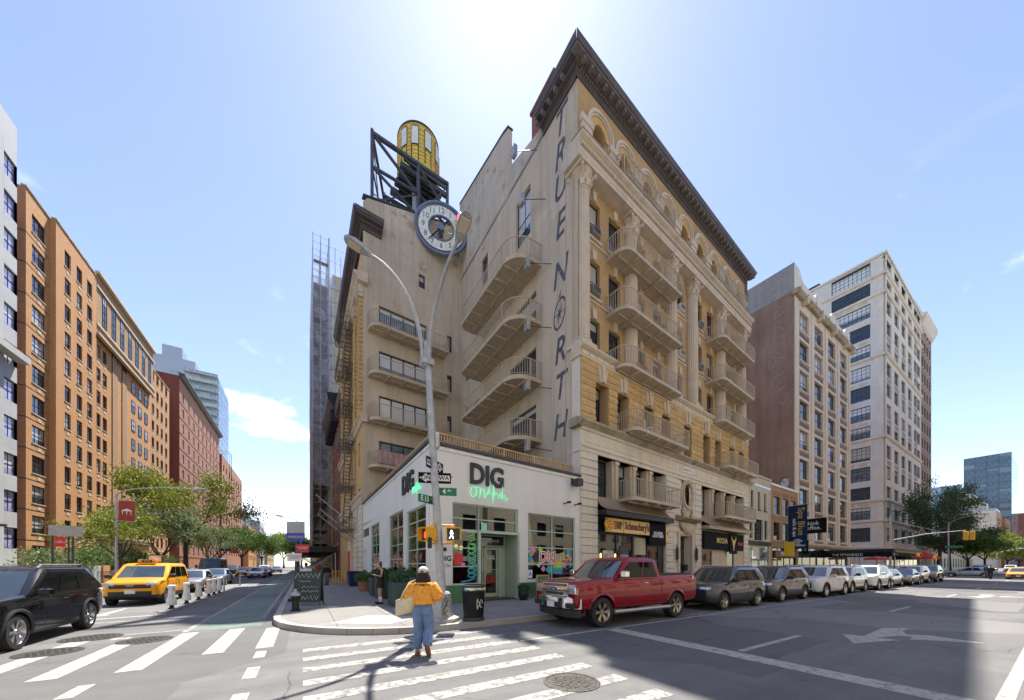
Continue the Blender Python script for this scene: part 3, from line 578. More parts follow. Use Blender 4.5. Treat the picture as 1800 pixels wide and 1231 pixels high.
# --- entablature, arched storey
mb = MB(); mb.extr_x([(y if y > 0 else y * .6, z) for y, z in [(1., 23.9), (-.32, 23.9), (-.32, 24.12), (-.37, 24.16), (-.37, 24.38), (-.3, 24.42), (-.3, 24.62), (-.42, 24.66), (-.42, 24.74), (-.62, 24.8), (-.78, 24.86), (-.78, 25.0), (-.2, 25.1), (1., 25.1)]], -.32, LW + .3); FA.build('entablature', mb, 'stone_column')
dm = MB().box(-.045, -.12, 0, .045, .0, .16).mesh('dentil', 'stone_column')
for k in range(134): FA.put('dentil', dm, -.15 + .178 * k, -.18, 24.45)
mb = MB(); mb.extr_x([(.4, 25.02), (-.49, 25.004), (-.49, 25.06), (.4, 25.13)], -.34, LW + .34); FA.build('drip_ledge', mb, 'stone_stained', z=.004)
def arch_wall(mb, x0, x1, z0, z1, ops, depth, y):
    cur = x0
    for xc, hw, zs, zp in ops:
        a, b = xc - hw, xc + hw
        mb.quad((cur, y, z0), (a, y, z0), (a, y, z1), (cur, y, z1)); cur = b
        if zs > z0: mb.quad((a, y, z0), (b, y, z0), (b, y, zs), (a, y, zs))
        arc = [(xc - hw * math.cos(math.pi * k / 12), zp + hw * math.sin(math.pi * k / 12)) for k in range(13)]
        for p, q in zip(arc, arc[1:]): mb.quad((p[0], y, p[1]), (q[0], y, q[1]), (q[0], y, z1), (p[0], y, z1))
        path = [(a, zs)] + arc + [(b, zs)]
        for p, q in zip(path, path[1:] + path[:1]): mb.quad((p[0], y, p[1]), (q[0], y, q[1]), (q[0], y + depth, q[1]), (p[0], y + depth, p[1]))
    mb.quad((cur, y, z0), (x1, y, z0), (x1, y, z1), (cur, y, z1))
UA = .22
AX = [1.85 + 2.46 * k for k in range(9)]
mb = MB(); arch_wall(mb, 0, LW, 25.0, 29.0, [(x, .52, 25.15, 26.75) for x in AX], .6, UA); FA.build('arcade_wall', mb, 'brick_yellow')
def arc_band(r0, r1, y0, y1, n=16, leg=0.):
    mb = MB(); pts = [(math.cos(math.pi * k / n), math.sin(math.pi * k / n), 0) for k in range(n + 1)]; rings = []
    if leg: rings.append([(r0, y0, -leg), (r1, y0, -leg), (r1, y1, -leg), (r0, y1, -leg)])
    for c_, s_, _ in pts: rings.append([(r0 * c_, y0, r0 * s_), (r1 * c_, y0, r1 * s_), (r1 * c_, y1, r1 * s_), (r0 * c_, y1, r0 * s_)])
    if leg: rings.append([(-r0, y0, -leg), (-r1, y0, -leg), (-r1, y1, -leg), (-r0, y1, -leg)])
    return mb.loft(rings)
ab1 = arc_band(.52, .92, -.10, .0).mesh('arch_ring', 'brick_rock'); ab2 = arc_band(.92, 1.02, -.17, .0).mesh('archivolt', 'stone_column'); ab3 = arc_band(1.02, 1.19, -.23, .0).mesh('archivolt', 'stone_tan')
wf = arc_band(.44, .52, 0, .07, 16, 1.6); wf.box(-.46, .01, -.02, .46, .06, .04); wf.box(-.46, .01, -1.6, .46, .06, -1.52); wf = wf.mesh('window_frame', 'frame_dark')
wp = MB(); wp.poly([(-.5, .04, -1.58)] + [(-.5 * math.cos(math.pi * k / 12), .04, .5 * math.sin(math.pi * k / 12)) for k in range(13)] + [(.5, .04, -1.58)]); wp = wp.mesh('pane', 'pane')
for i, x in enumerate(AX):
    FA.put('arch_ring', ab1, x, UA, 26.75); FA.put('archivolt', ab2, x, UA, 26.75); FA.put('archivolt', ab3, x, UA, 26.75)
    o = FA.put('arched_window', wf, x, UA + .45, 26.75); obj('pane', wp, o)
for x in [AX[0] - 1.23] + [x + 1.23 for x in AX]:
    mb = MB(); mb.bbox(x - .42, -.2, 25.1, x + .42, .0, 26.35, .012); mb.bbox(x - .5, -.26, 26.35, x + .5, .0, 26.72, .02); mb.box(x - .28, -.23, 25.3, x + .28, -.19, 26.2); FA.build('impost', mb, 'stone_column', 0, UA, 0)
# --- main cornice
cp_ = [(.9, 28.6), (.45, 28.6), (.42, 28.9), (.34, 28.95), (.34, 29.12), (.12, 29.16), (.1, 29.45), (-.28, 29.5), (-.28, 29.72), (-.36, 29.76), (-.44, 29.95), (-.5, 30.12), (.9, 30.3)]
cp_ = [(y if y > .44 else .45 + (y - .45) * .75, 28.7 + (z - 28.6) * .68) for y, z in cp_]
mb = MB(); mb.loft([[(-1.06 + max(0, y), y, z) if False else (y - .55 - .05, y - .28, z) for y, z in cp_], [(LW + .05 + (.55 - y), y - .28, z) for y, z in cp_]], True, True); FA.build('cornice', mb, 'copper_brown')
mb = MB(); mb.extr_x([(.02, 29.27), (-.42, 29.27), (-.42, 29.33), (.02, 29.33)], -.7, LW + .7); FA.build('soffit_rim', mb, 'copper_light')
mm = MB().box(-.09, -.27, 0, .09, .0, .18).mesh('modillion', 'copper_light')
for k in range(40): FA.put('modillion', mm, .0 + .6 * k, -.09, 29.09)
dm = MB().box(-.045, -.1, 0, .045, .0, .11).mesh('dentil', 'copper_light')
for k in range(125): FA.put('dentil', dm, .1 + .187 * k, .09, 28.94)
# cornice return on the side wall: x measured back from the corner
mb = MB(); ret = [(y - .55, z) for y, z in cp_]; mb.loft([[(16.49 + .0 - (yy), yy, z) if False else (16.24 - yy, yy, z) for yy, z in ret], [(13.2, yy, z) for yy, z in ret]], True, True); FN.build('cornice_return', mb, 'copper_brown')
for k in range(5): FN.put('modillion', mm, 15.6 - .6 * k, -.35, 29.09)
# chimney stack behind the corner
mb = MB(); mb.box(11.2, .5, 27, 13.6, 2.2, 32.6); mb.box(11.1, .4, 32.6, 13.7, 2.3, 32.8); FN.build('chimney', mb, 'brick_red')
# --- side wall with the lettering
mb = MB()
hn = [(9.95, 11.75, 23.9, 27.2), (4.6, 5.7, 25.0, 27.3), (1.2, 2.0, 18.6, 20.0), (3.2, 4.2, 18.9, 20.0), (1.2, 2.0, 14.9, 16.2), (3.2, 4.2, 14.9, 16.0), (1.2, 2.0, 11.1, 12.4), (3.2, 4.2, 11.3, 12.2)] + [(9.2, 12.4, z, z + 2.3) for z in (9.9, 13.6, 17.3)]
wall_grid(mb, 0, 16.3, .15, 29.0, hn, .25); FN.build('side_wall', mb, 'stucco_tan')
mb = MB(); mb.extr_y([(0, 28.7), (16.2, 28.7), (16.2, 28.72), (13, 29.5), (8.9, 30.9), (8.9, 33.9), (8.2, 34.2), (0, 36.2)], .0, .35); FN.build('parapet', mb, 'stucco_grey'); mb = MB(); mb.extr_y([(8.95, 33.93), (8.2, 34.22), (0, 36.22), (0, 36.32), (8.2, 34.34), (8.95, 34.05)], -.05, .4); FN.build('coping', mb, 'metal_dark')
for (a, b, z0, z1) in hn: put_window(FN, (a + b) / 2, z0, b - a, z1 - z0, .18, cols=2 if b - a > 1.5 else 1, rows=1 if z1 - z0 > 2.2 and b - a > 2 else 2, fr=.08, pmat='pane_blue')
for z in (18.65, 14.95): FN.put('air_conditioner', AC['ac_white'], 3.6, .1, z)
z_ = [27.75, 25.9, 24.0, 21.75, 18.9, 16.6, 14.35, 12.2, 9.85]
for ch, z in zip('TRUEN', z_): text(ch, 2.15, 'letter_blue', N, FN.pt(14.75, -.004, z), (R(90), 0, FN.rz), .004, 'painted_letter', shear=.22, sx=.78, bold=.03)
for ch, z in zip('RTH', z_[6:]): text(ch, 2.15, 'letter_blue', N, FN.pt(14.75, -.004, z), (R(90), 0, FN.rz), .004, 'painted_letter', shear=.22, sx=.78, bold=.03)
mb = MB(); rings = []
for k in range(33): a = 2 * math.pi * k / 32; rings.append([(r * .56 * math.cos(a) + .12 * math.sin(a), y, r * .92 * math.sin(a)) for r, y in ((1, -.006), (.82, -.006), (.82, 0), (1, 0))])
mb.loft(rings, True, False)
for k in range(8):
    a = math.pi / 4 * k; l = 1. if k % 2 == 0 else .8; p = (l * .56 * math.cos(a) + .12 * l * math.sin(a), l * .92 * math.sin(a)); q = (-math.sin(a) * .05, math.cos(a) * .07)
    mb.add([(q[0], -.008, q[1]), (p[0], -.008, p[1]), (-q[0], -.008, -q[1])], [(0, 1, 2)])
mb.add([(-.1, -.008, .95), (.1, -.008, .95), (.14, -.008, 1.35)], [(0, 1, 2)]); FN.build('compass_emblem', mb, 'letter_blue', 14.75, 0, 16.6)
for x, z in ((11.4, 29.0), (12.3, 25.0), (12.9, 20.5), (12.9, 16.6), (12.9, 12.9), (12.9, 9.1)):
    mb = MB(); mb.tube([(x + 1.1, 0, z - .4), (x + .6, -.5, z - .25), (x, -1.0, z)], .022, 5); mb.mat(1); mb.bbox(x - .28, -1.12, z - .28, x + .12, -.86, z + .38, .02); FN.build('floodlight', mb, ['metal_dark', 'metal_galv'])
mb = MB(); mb.box(15.3, -.03, 6.7, 15.34, 0, 28); FN.build('conduit', mb, 'metal_tan')
# --- wall with the clock
mb = MB(); hc_ = [(1.25, 5.4, z + .02, z + 2.25) for z in (9.75, 13.5, 17.2, 20.95)] + [(4.65, 5.25, 26.4, 27.6)] + [(7.4, 7.9, z, z + 1.5) for z in (10.5, 14.2, 18, 21.7)]
wall_grid(mb, 0, 8.72, .15, 31.0, hc_, .25); mb.add([(0, 0, 31), (8.72, 0, 31), (8.72, 0, 33.9), (.35, 0, 31.5)], [(0, 1, 2, 3)]); FC.build('clock_wall', mb, 'stucco_tan'); mb = MB(); mb.extr_y([(0, 31.5), (8.72, 33.9), (8.72, 34.0), (0, 31.62)], -.06, .4); FC.build('coping', mb, 'metal_dark')
for (a, b, z0, z1) in hc_: put_window(FC, (a + b) / 2, z0, b - a, z1 - z0, .15, cols=4 if b - a > 3 else 1, rows=1 if b - a > 3 else 2, fr=.1, bar=.12, pmat='pane_pale' if b - a > 3 else 'pane_blue')
# --- balconies
def rail_path(L, P, rl, rr, ext=0.):
    pts = [(0, 0)]
    if rl: pts += [(rl - rl * math.cos(R(a)), -(P - rl) - rl * math.sin(R(a))) for a in range(0, 91, 15)]
    else: pts.append((0, -P))
    if rr: pts += [(L - rr + rr * math.sin(R(a)), -(P - rr) - rr * math.cos(R(a))) for a in range(0, 91, 15)]
    else: pts.append((L, -P))
    return pts + [(L, 0)]
def balcony(face, x, y, z, L, P, rl=.7, rr=0., hgt=1.05, rows=0, slab=.2, mat='metal_tan', joists=True, gap=.16):
    path = rail_path(L, P, rl, rr); mb = MB(); mb.prism(path, z - slab, z); mb.prism([(px * .97 + L * .015, py * .97) for px, py in path], z, z + .02)
    if joists:
        n = max(2, int(L / 1.1))
        for k in range(1, n): mb.box(L * k / n - .04, -P * .97, z - slab - .12, L * k / n + .04, 0, z - slab)
        mb.box(.2, -P * .55, z - slab - .1, L - .1, -P * .55 + .06, z - slab)
    b = face.put('balcony', mb.mesh('balcony', mat), x, y, 0)
    seg = []; tot = 0
    for p, q in zip(path, path[1:]): l = math.hypot(q[0] - p[0], q[1] - p[1]); seg.append((p, q, tot, l)); tot += l
    mb = MB(); s0 = .05
    while s0 < tot:
        for p, q, t0, l in seg:
            if t0 <= s0 < t0 + l: u = (s0 - t0) / l; px, py = p[0] + (q[0] - p[0]) * u, p[1] + (q[1] - p[1]) * u; mb.box(px - .013, py - .013, z, px + .013, py + .013, z + hgt); break
        s0 += gap
    pts3 = [(px, py, z + hgt) for px, py in path]; mb.tube(pts3, .036, 5); mb.tube([(px, py, z + .1) for px, py in path], .014, 4)
    for px, py in (path[0], path[len(path) // 2], path[-2]): mb.box(px - .025, py - .025, z, px + .025, py + .025, z + hgt)
    obj('railing', mb.mesh('railing', mat), b); return b
for z in (13.6, 17.0, 20.45): balcony(FA, 2.9, U, z, 6.4, 1.45, .75); balcony(FA, 15.9, U, z, 6.5, 1.45, .6)
balcony(FA, 3.1, U - .1, 25.2, 6.0, .95, .5, joists=False, slab=.05); balcony(FA, 15.6, U - .1, 25.2, 6.0, .95, .5, joists=False, slab=.05)
balcony(FA, 3.4, 0, 9.85, 6.2, 1.2, .5); balcony(FA, 16.2, 0, 9.85, 6.2, 1.2, .5); balcony(FA, 3.35, 0, 5.75, 5.2, 1.15, .4); balcony(FA, 16.0, 0, 5.75, 6.0, 1.15, .4)
for z in (9.75, 13.5, 17.2, 20.95): balcony(FN, 4.9, 0, z, 8.1, 2.15, .7, 1.3, slab=.26); balcony(FC, .35, 0, z - (.0), 6.6, 1.3, .8, 0, slab=.24)
# things kept on the balconies
M_plain('planter_green', (.05, .13, .03), .8, 0, .4, 12); M_plain('cloth_pink', (.42, .26, .24), .9, 0, .2, 4); M_plain('furniture', (.16, .12, .1), .7); M_plain('furniture_red', (.35, .06, .04), .6)
mb = MB(); mb.loft([[(.8, -1.33 - .03 * (k % 2), z) for z in (9.85, 10.75)] and [(.8 + 2.6 * k / 12, -1.34 - .03 * (k % 2), 9.82), (.8 + 2.6 * k / 12, -1.34 - .03 * (k % 2), 10.82)] for k in range(13)], False, False); FC.build('privacy_cloth', mb, 'cloth_pink')
def chair(face, x, y, z, mat='furniture', rz=0.):
    mb = MB(); mb.box(-.25, -.25, .4, .25, .25, .46); mb.box(-.25, .2, .46, .25, .26, .9)
    for a in (-.22, .22):
        for b in (-.22, .22): mb.box(a - .02, b - .02, 0, a + .02, b + .02, .4)
    p = face.pt(x, y, z); return obj('balcony_chair', mb.mesh('balcony_chair', mat), None, N.matrix_basis @ Vector(p) if False else p, face.rz + rz)
bc = []
def on_building(o): o.parent = N; return o
k_ = 0
for face, x, y, z, mt, lab in ((FA, 5.2, -.45, 13.63, 'furniture_red', 'red chair on the lowest long balcony between the left columns'), (FA, 7.0, -.45, 13.63, 'furniture_red', 'second red chair near the right end of the lowest column balcony'), (FA, 5.6, -.6, 9.88, 'frame_white', 'white slatted chair on the balcony in front of the rusticated storey'), (FA, 7.2, -.5, 17.03, 'furniture', 'brown chair on the middle balcony between the left columns'), (FN, 6.6, -1.0, 17.2, 'furniture', 'dark chair on the third balcony of the blank side wall'), (FN, 6.2, -1.0, 13.5, 'furniture', 'dark chair on the second balcony of the blank side wall'), (FN, 7.2, -1.0, 20.95, 'metal_tan', 'tan wire chair on the topmost balcony of the blank side wall'), (FA, 17.6, -.45, 17.03, 'black', 'black chair on the middle balcony between the right columns')):
    c_ = chair(face, x, y, z, mt, .4 * k_); wm = Matrix.Translation((12.96, 13.99, 0)) @ Matrix.Rotation(R(5.1), 4, 'Z'); c_.location = wm @ c_.location; c_.rotation_euler.z += R(5.1); tag(c_, lab, 'chair', 'chairs on the balconies'); k_ += 1
# --- side street front and its cornice
mb = MB(); hs = [(x - .5, x + .5, z, z + 2.0) for x in (1.2, 3.6, 6.0, 8.4, 10.8, 13.2, 15.6) for z in (6.2, 10.1, 14.2, 17.6, 21.1)] + [(x - .6, x + .6, 1.0, 3.6) for x in (13.8, 16.0)]
wall_grid(mb, 0, 17.5, .15, 27.8, hs, .3); FS.build('street_front', mb, 'brick_rock')
for (a, b, z0, z1) in hs: put_window(FS, (a + b) / 2, z0, b - a, z1 - z0, .2, cols=1, rows=2)
for k in range(15):
    for a, b in ((11.9, 14.45), (15.2, 16.6), (16.62, 17.5)): mb = MB(); mb.bbox(a, -.06, .2 + k * .44, b, .02, .2 + k * .44 + .415, .015); FS.build('stone', mb, 'stone_pale')
for z, h, p in ((6.7, .9, .3), (13.2, .6, .35)): mb = MB(); mb.extr_x([(.3, z), (-.1, z), (-p * .6, z + h * .3), (-p * .6, z + h * .6), (-p, z + h * .75), (-p, z + h), (.3, z + h)], 0, 17.5 + p); FS.build('belt_course', mb, 'stone_tan')
for x in (17.0, 14.4, 9.6, 4.8):
    mb = MB(); w_ = .42
    for k in range(26): j = rnd.uniform(0, .05); mb.bbox(x - w_ - j, -.28 - j, 13.9 + .36 * k, x + w_ + (.06 if x > 16 else 0), .02, 14.23 + .36 * k, .02)
    FS.build('pilaster', mb, 'brick_rock'); mb = MB(); mb.box(x - .55, -.38, 23.3, x + .55, .02, 23.6); mb.box(x - .62, -.45, 23.6, x + .62, .02, 23.95); mb.box(x - .52, -.35, 23.95, x + .52, .02, 24.3); FS.build('capital', mb, 'stone_tan')
mb = MB(); mb.extr_x([(.3, 24.3), (-.45, 24.3), (-.5, 24.6), (-.75, 24.75), (-.75, 24.95), (.3, 25.1)], 0, 17.9); FS.build('entablature', mb, 'stone_tan')
mb = MB(); mb.loft([[(0, y - .55, z) for y, z in cp_], [(17.5 + (.55 - y), y - .55, z) for y, z in cp_]], True, True); FS.build('cornice', mb, 'copper_brown')
mb = MB(); mb.loft([[(-.0 - (.55 - y), y - .55, z) for y, z in cp_], [(1.45, y - .55, z) for y, z in cp_]], True, True); FC.build('cornice_return', mb, 'copper_brown')
# --- fire escape on the side street front
fe = FS.put('fire_escape', None)
for k, z in enumerate((5.0, 8.9, 12.9, 16.4, 19.9, 23.4)):
    mb = MB(); x0, x1 = 9.4, 13.6
    for q in range(11): mb.box(x0, -1.35 + .12 * q, z - .02, x1, -1.30 + .12 * q, z)
    for q in range(5): mb.box(x0 + (x1 - x0) * q / 4 - .03, -1.35, z - .07, x0 + (x1 - x0) * q / 4 + .03, 0, z - .02)
    obj('landing', mb.mesh('landing', 'iron_escape'), fe); mb = MB()
    for h in (.5, 1.0): mb.tube([(x0, 0, z + h), (x0, -1.35, z + h), (x1, -1.35, z + h), (x1, 0, z + h)], .022, 4)
    for q in range(22): xx = x0 + (x1 - x0) * q / 21; mb.box(xx - .01, -1.36, z, xx + .01, -1.34, z + 1)
    for q in range(6):
        for xx in (x0, x1): mb.box(xx - .01, -1.35 + .25 * q, z, xx + .01, -1.33 + .25 * q, z + 1)
    mb.tube([(x0, -1.3, z - .05), (x0, 0, z - 1.0)], .03, 4); mb.tube([(x1, -1.3, z - .05), (x1, 0, z - 1.0)], .03, 4)
    obj('railing', mb.mesh('railing', 'iron_escape'), fe)
    if k < 5:
        dz = (8.9, 12.9, 16.4, 19.9, 23.4)[k] - z; mb = MB()
        for q in range(13): u = (q + .5) / 13; xx = 10.1 + 2.6 * u; mb.box(xx - .1, -.75, z + dz * u, xx + .1, -.2, z + dz * u + .03)
        for yy in (-.75, -.2): mb.tube([(10.0, yy, z), (12.75, yy, z + dz)], .04, 4); mb.tube([(10.0, yy, z + .8), (12.75, yy, z + dz + .8)], .02, 4)
        obj('stair', mb.mesh('stair', 'iron_escape'), fe)
# arched doorway with red door
mb = MB(); mb.extr_y([(8.6, .15), (10.6, .15), (10.6, 3.2)] + [(9.6 + math.cos(R(a)), 3.2 + math.sin(R(a))) for a in range(0, 181, 15)] + [(8.6, 3.2)], -.12, 0.02); FS.build('door_surround', mb, 'stone_pale'); mb = MB(); mb.box(8.85, -.16, .15, 10.35, -.1, 3.1); FS.build('door', mb, 'letter_red')
# flagpoles
for x, z, l in ((12.4, 4.4, 3.8), (11.6, 3.9, 4.0), (14.2, 5.0, 4.3)):
    mb = MB(); mb.tube([(x, 0, z), (x - .5, -l * .72, z + l * .62)], [.05, .03], 8); mb.lathe([(.0, z + l * .62), (.07, z + l * .62 + .06), (.0, z + l * .62 + .13)], 8, x - .5, -l * .72); mb.box(x - .1, -.15, z - .15, x + .1, 0, z + .15); FS.build('flagpole', mb, 'metal_galv', smooth='auto')
# --- roofs and hidden walls
mb = MB(); mb.prism([(.3, .9), (LW, .9), (LW, 16.4), (1.5, 16.4)], 28.0, 28.3); mb.prism([(-7.3, 16.6), (LW, 16.6), (LW, 34), (-5.9, 34)], 29.0, 29.3); FA.build('roof', mb, 'metal_dark')
mb = MB(); mb.quad((LW, 0, 0), (LW, 34, 0), (LW, 34, 29.2), (LW, 0, 29.2)); mb.quad((-5.9, 34, 0), (LW, 34, 0), (LW, 34, 29.2), (-5.9, 34, 29.2)); FA.build('party_wall', mb, 'brick_dark'); mb = MB(); mb.quad((0, 0, 0), (0, 0, 13.6), (0, .62, 13.6), (0, .62, 0)); FA.build('return_wall', mb, 'stone_pale')
# ------------------------------------------------------------------ clock
def to_world(face, x, y, z): return Matrix.Translation((12.96, 13.99, 0)) @ Matrix.Rotation(R(5.1), 4, 'Z') @ Vector(face.pt(x, y, z))
CKP = to_world(FC, 6.45, -.75, 32.0)
ck = thing('wall_clock', 'large round clock with open face and pale numerals mounted on the tan wall', 'clock', CKP, R(-15))
M_plain('clock_rim', (.17, .21, .27), .45, .3); M_plain('clock_face', (.80, .79, .72), .4); M_plain('clock_face_warm', (.72, .66, .38), .5); M_plain('clock_numeral', (.16, .25, .25), .5)
def ring_y(mb, r0, r1, y0, y1, n=48, a0=0., a1=360.):
    full = a1 - a0 >= 360; rings = []
    for k in range(n + 1): a = R(a0 + (a1 - a0) * k / n); rings.append([(r * math.sin(a), y, r * math.cos(a)) for r, y in ((r0, y0), (r1, y0), (r1, y1), (r0, y1))])
    return mb.loft(rings, True, not full)
mb = MB(); ring_y(mb, 2.17, 2.36, -.12, .16); ring_y(mb, 2.0, 2.05, -.1, .1); ring_y(mb, 1.05, 1.16, -.1, .1); mb.build('rim', 'clock_rim', ck, smooth='auto')
for k in range(12):
    mb = MB(); ring_y(mb, 1.17, 1.99, -.04, 0, 5, k * 30 + 15.6, k * 30 + 44.4); fc_ = mb.build('face_panel', 'clock_face_warm' if k == 1 else 'clock_face', ck)
    a = R((k + 1) * 30); text(str(k + 1), .68, 'clock_numeral', fc_, (1.58 * math.sin(a), -.055, 1.58 * math.cos(a)), ext=.012, sx=.9, bold=.006)
mb = MB()
for k in range(60): a = R(k * 6); r = 2.1; mb.box(r * math.sin(a) - .028, -.08, r * math.cos(a) - .028, r * math.sin(a) + .028, .02, r * math.cos(a) + .028)
mb.build('minute_mark', 'metal_grey', ck); mb = MB()
for k in range(12): a = R(k * 30 + 15); mb.tube([(.2 * math.sin(a), 0, .2 * math.cos(a)), (1.08 * math.sin(a), 0, 1.08 * math.cos(a))], .025, 4)
mb.build('spoke', 'clock_rim', ck); mb = MB(); mb.tube([(0, -.2, 0), (0, .7, 0)], [.3, .22], 12); mb.build('hub', 'clock_rim', ck, smooth='auto')
for nm, a, l, w in (('hour_hand', 41, 1.15, .09), ('minute_hand', 220, 1.85, .07)):
    mb = MB(); a = R(a); d = (math.sin(a), math.cos(a)); q = (d[1], -d[0]); mb.extr_y([(-d[0] * .3 + q[0] * w * .5, -d[1] * .3 + q[1] * w * .5), (d[0] * l * .6 + q[0] * w, d[1] * l * .6 + q[1] * w), (d[0] * l, d[1] * l), (d[0] * l * .6 - q[0] * w, d[1] * l * .6 - q[1] * w), (-d[0] * .3 - q[0] * w * .5, -d[1] * .3 - q[1] * w * .5)], -.17, -.14); mb.build(nm, 'metal_black', ck)
mb = MB(); mb.tube([(-1.6, .1, -1.6), (-1.6, .72, -1.6)], .05, 6); mb.tube([(1.6, .1, -1.6), (1.6, .72, -1.6)], .05, 6); mb.build('bracket', 'metal_dark', ck)
# ------------------------------------------------------------------ water tank on its steel frame
wt = thing('water_tank', 'yellow wooden water tank on a dark steel frame above the clock wall', 'water tank', to_world(FC, 0, 0, 0), R(5.1))
t = NT('tank_yellow'); s_ = t.new('SeparateXYZ'); t.l.new(t.coord(), s_.inputs[0]); n_ = t.noise(2.5, 5, .6, stretch=(1, 1, .25)); t.base(t.mix(t.rng(n_, .4, .75, 0, .6), (.70, .56, .10, 1), (.42, .33, .07, 1))); t.rough(.75); MATS['tank_yellow'] = t.m; M_plain('tank_white', (.62, .63, .60), .75, 0, .1)
TX, TY, TR, TZ = 6.0, 3.6, 1.95, 39.2
mb = MB(); mb.lathe([(TR * 1.02, TZ), (TR, TZ + 2), (TR * .985, TZ + 4.1)], 48, TX, TY); tk = mb.build('tank', 'tank_yellow', wt)
mb = MB()
for k in range(48): a = 2 * math.pi * k / 48; x, y = TX + TR * 1.012 * math.cos(a), TY + TR * 1.012 * math.sin(a); mb.box(x - .008, y - .008, TZ + .02, x + .008, y + .008, TZ + 4.1)
obj('stave_joint', mb.mesh('stave_joint', 'cookie'), tk)
hm = MB().tube([(TR * 1.022 * math.cos(2 * math.pi * k / 40), TR * 1.022 * math.sin(2 * math.pi * k / 40), 0) for k in range(40)], .022, 4, closed=True).mesh('hoop', 'cookie')
for k in range(11): obj('hoop', hm, tk, (TX, TY, TZ + .15 + .3 * k + .008 * k * k))
mb = MB(); mb.lathe([(TR * 1.03, TZ + 4.08), (TR * 1.03, TZ + 4.2), (.1, TZ + 4.75), (.05, TZ + 4.75)], 48, TX, TY); obj('tank_lid', mb.mesh('tank_lid', 'metal_dark'), tk)
def on_tank(mb, a0, a1, z0, z1, r, n=6):
    rings = [[(TX + r * math.sin(R(a0 + (a1 - a0) * k / n)), TY - r * math.cos(R(a0 + (a1 - a0) * k / n)), z) for z in (z0, z1)] for k in range(n + 1)]; mb.loft(rings, False, False)
# painted pale panels with dark outlines, plain stand-ins for the mural
for a in (-62, -30, 6, 42):
    mb = MB(); on_tank(mb, a - 10.5, a + 10.5, TZ + 1.95, TZ + 3.75, TR * 1.027); obj('painted_panel', mb.mesh('painted_panel', 'black'), tk)
    mb = MB(); on_tank(mb, a - 8.8, a + 8.8, TZ + 2.05, TZ + 3.65, TR * 1.031); obj('painted_panel', mb.mesh('painted_panel', 'tank_white'), tk)
    for q in (-9, 9): mb = MB(); on_tank(mb, a + q - 1.2, a + q + 1.2, TZ + .5, TZ + 1.96, TR * 1.027, 2); obj('painted_stripe', mb.mesh('painted_stripe', 'black'), tk)
mb = MB(); mb.lathe([(TR * 1.0, TZ - .12), (TR * 1.0, TZ)], 32, TX, TY)
for k in range(8): mb.box(TX - 2.1, TY - 1.9 + .52 * k, TZ - .4, TX + 2.1, TY - 1.75 + .52 * k, TZ - .12)
for y in (TY - 1.5, TY + 1.4): mb.box(TX - 2.3, y - .15, TZ - .8, TX + 2.3, y + .15, TZ - .4)
mb.build('platform', 'steel_rusty', wt)
def beam(mb, a, b, w=.12):
    a, b = Vector(a), Vector(b); d = (b - a).normalized(); u = d.cross(Vector((0, 0, 1))); u = u.normalized() if u.length > .01 else Vector((1, 0, 0)); v = d.cross(u)
    mb.loft([[tuple(p + u * i * w + v * j * w) for i, j in ((-1, -1), (1, -1), (1, 1), (-1, 1))] for p in (a, b)])
for y, zt in ((.8, 38.0), (5.8, 38.6)):
    z0, z1, z2 = (32.3, 33.4, 34.2) if y < 2 else (29.3, 29.3, 29.3)
    mb = MB()
    o_ = 0 if y < 2 else 2.4
    for x, z in ((.9, z0), (4.9, z1), (7.8, z2)): beam(mb, (x + o_, y, z), (x + o_, y, zt + (.3 if x < 2 else .1)), .11)
    for (xa, za), (xb, zb), w_ in (((.8, zt), (7.9, zt + .3), .13), ((.9, 35.2), (4.9, 35.5), .09), ((.9, z0 + .1), (7.8, z2 + .1), .09), ((.9, zt), (4.9, 35.4), .09), ((.9, 35.2), (4.9, z1), .08), ((4.9, zt), (7.8, 35.5), .07), ((4.9, 35.5), (7.8, z2), .07), ((4.9, z1), (7.8, zt), .04), ((.9, z0), (4.9, 35.4), .04)): beam(mb, (xa + o_, y, za), (xb + o_, y, zb), w_)
    mb.build('truss', 'steel_rusty', wt)
for x in (.9, 4.9, 7.8):
    for a, b, w_ in (((x, .8, 38.1), (x + 2.4, 5.8, 38.4), .11), ((x, .8, 35.3), (x + 2.4, 5.8, 35.3), .06), ((x, .8, 38), (x + 2.4, 5.8, 33), .045), ((x, .8, 33), (x + 2.4, 5.8, 38), .045)): mb = MB(); beam(mb, a, b, w_); mb.build('cross_beam', 'steel_rusty', wt)
mb = MB()
for q in (-.2, .2): mb.tube([(TX + 2.2, TY + q, 33.5), (TX + 2.15, TY + q, TZ + 4.3)], .025, 5)
for k in range(32): mb.tube([(TX + 2.18, TY - .2, 33.7 + .3 * k), (TX + 2.18, TY + .2, 33.7 + .3 * k)], .015, 4)
mb.build('ladder', 'steel_rusty', wt); mb = MB(); mb.tube([(TX - .3, TY, 31), (TX - .3, TY, TZ)], .3, 10); mb.build('riser_pipe', 'metal_galv', wt, smooth='auto')
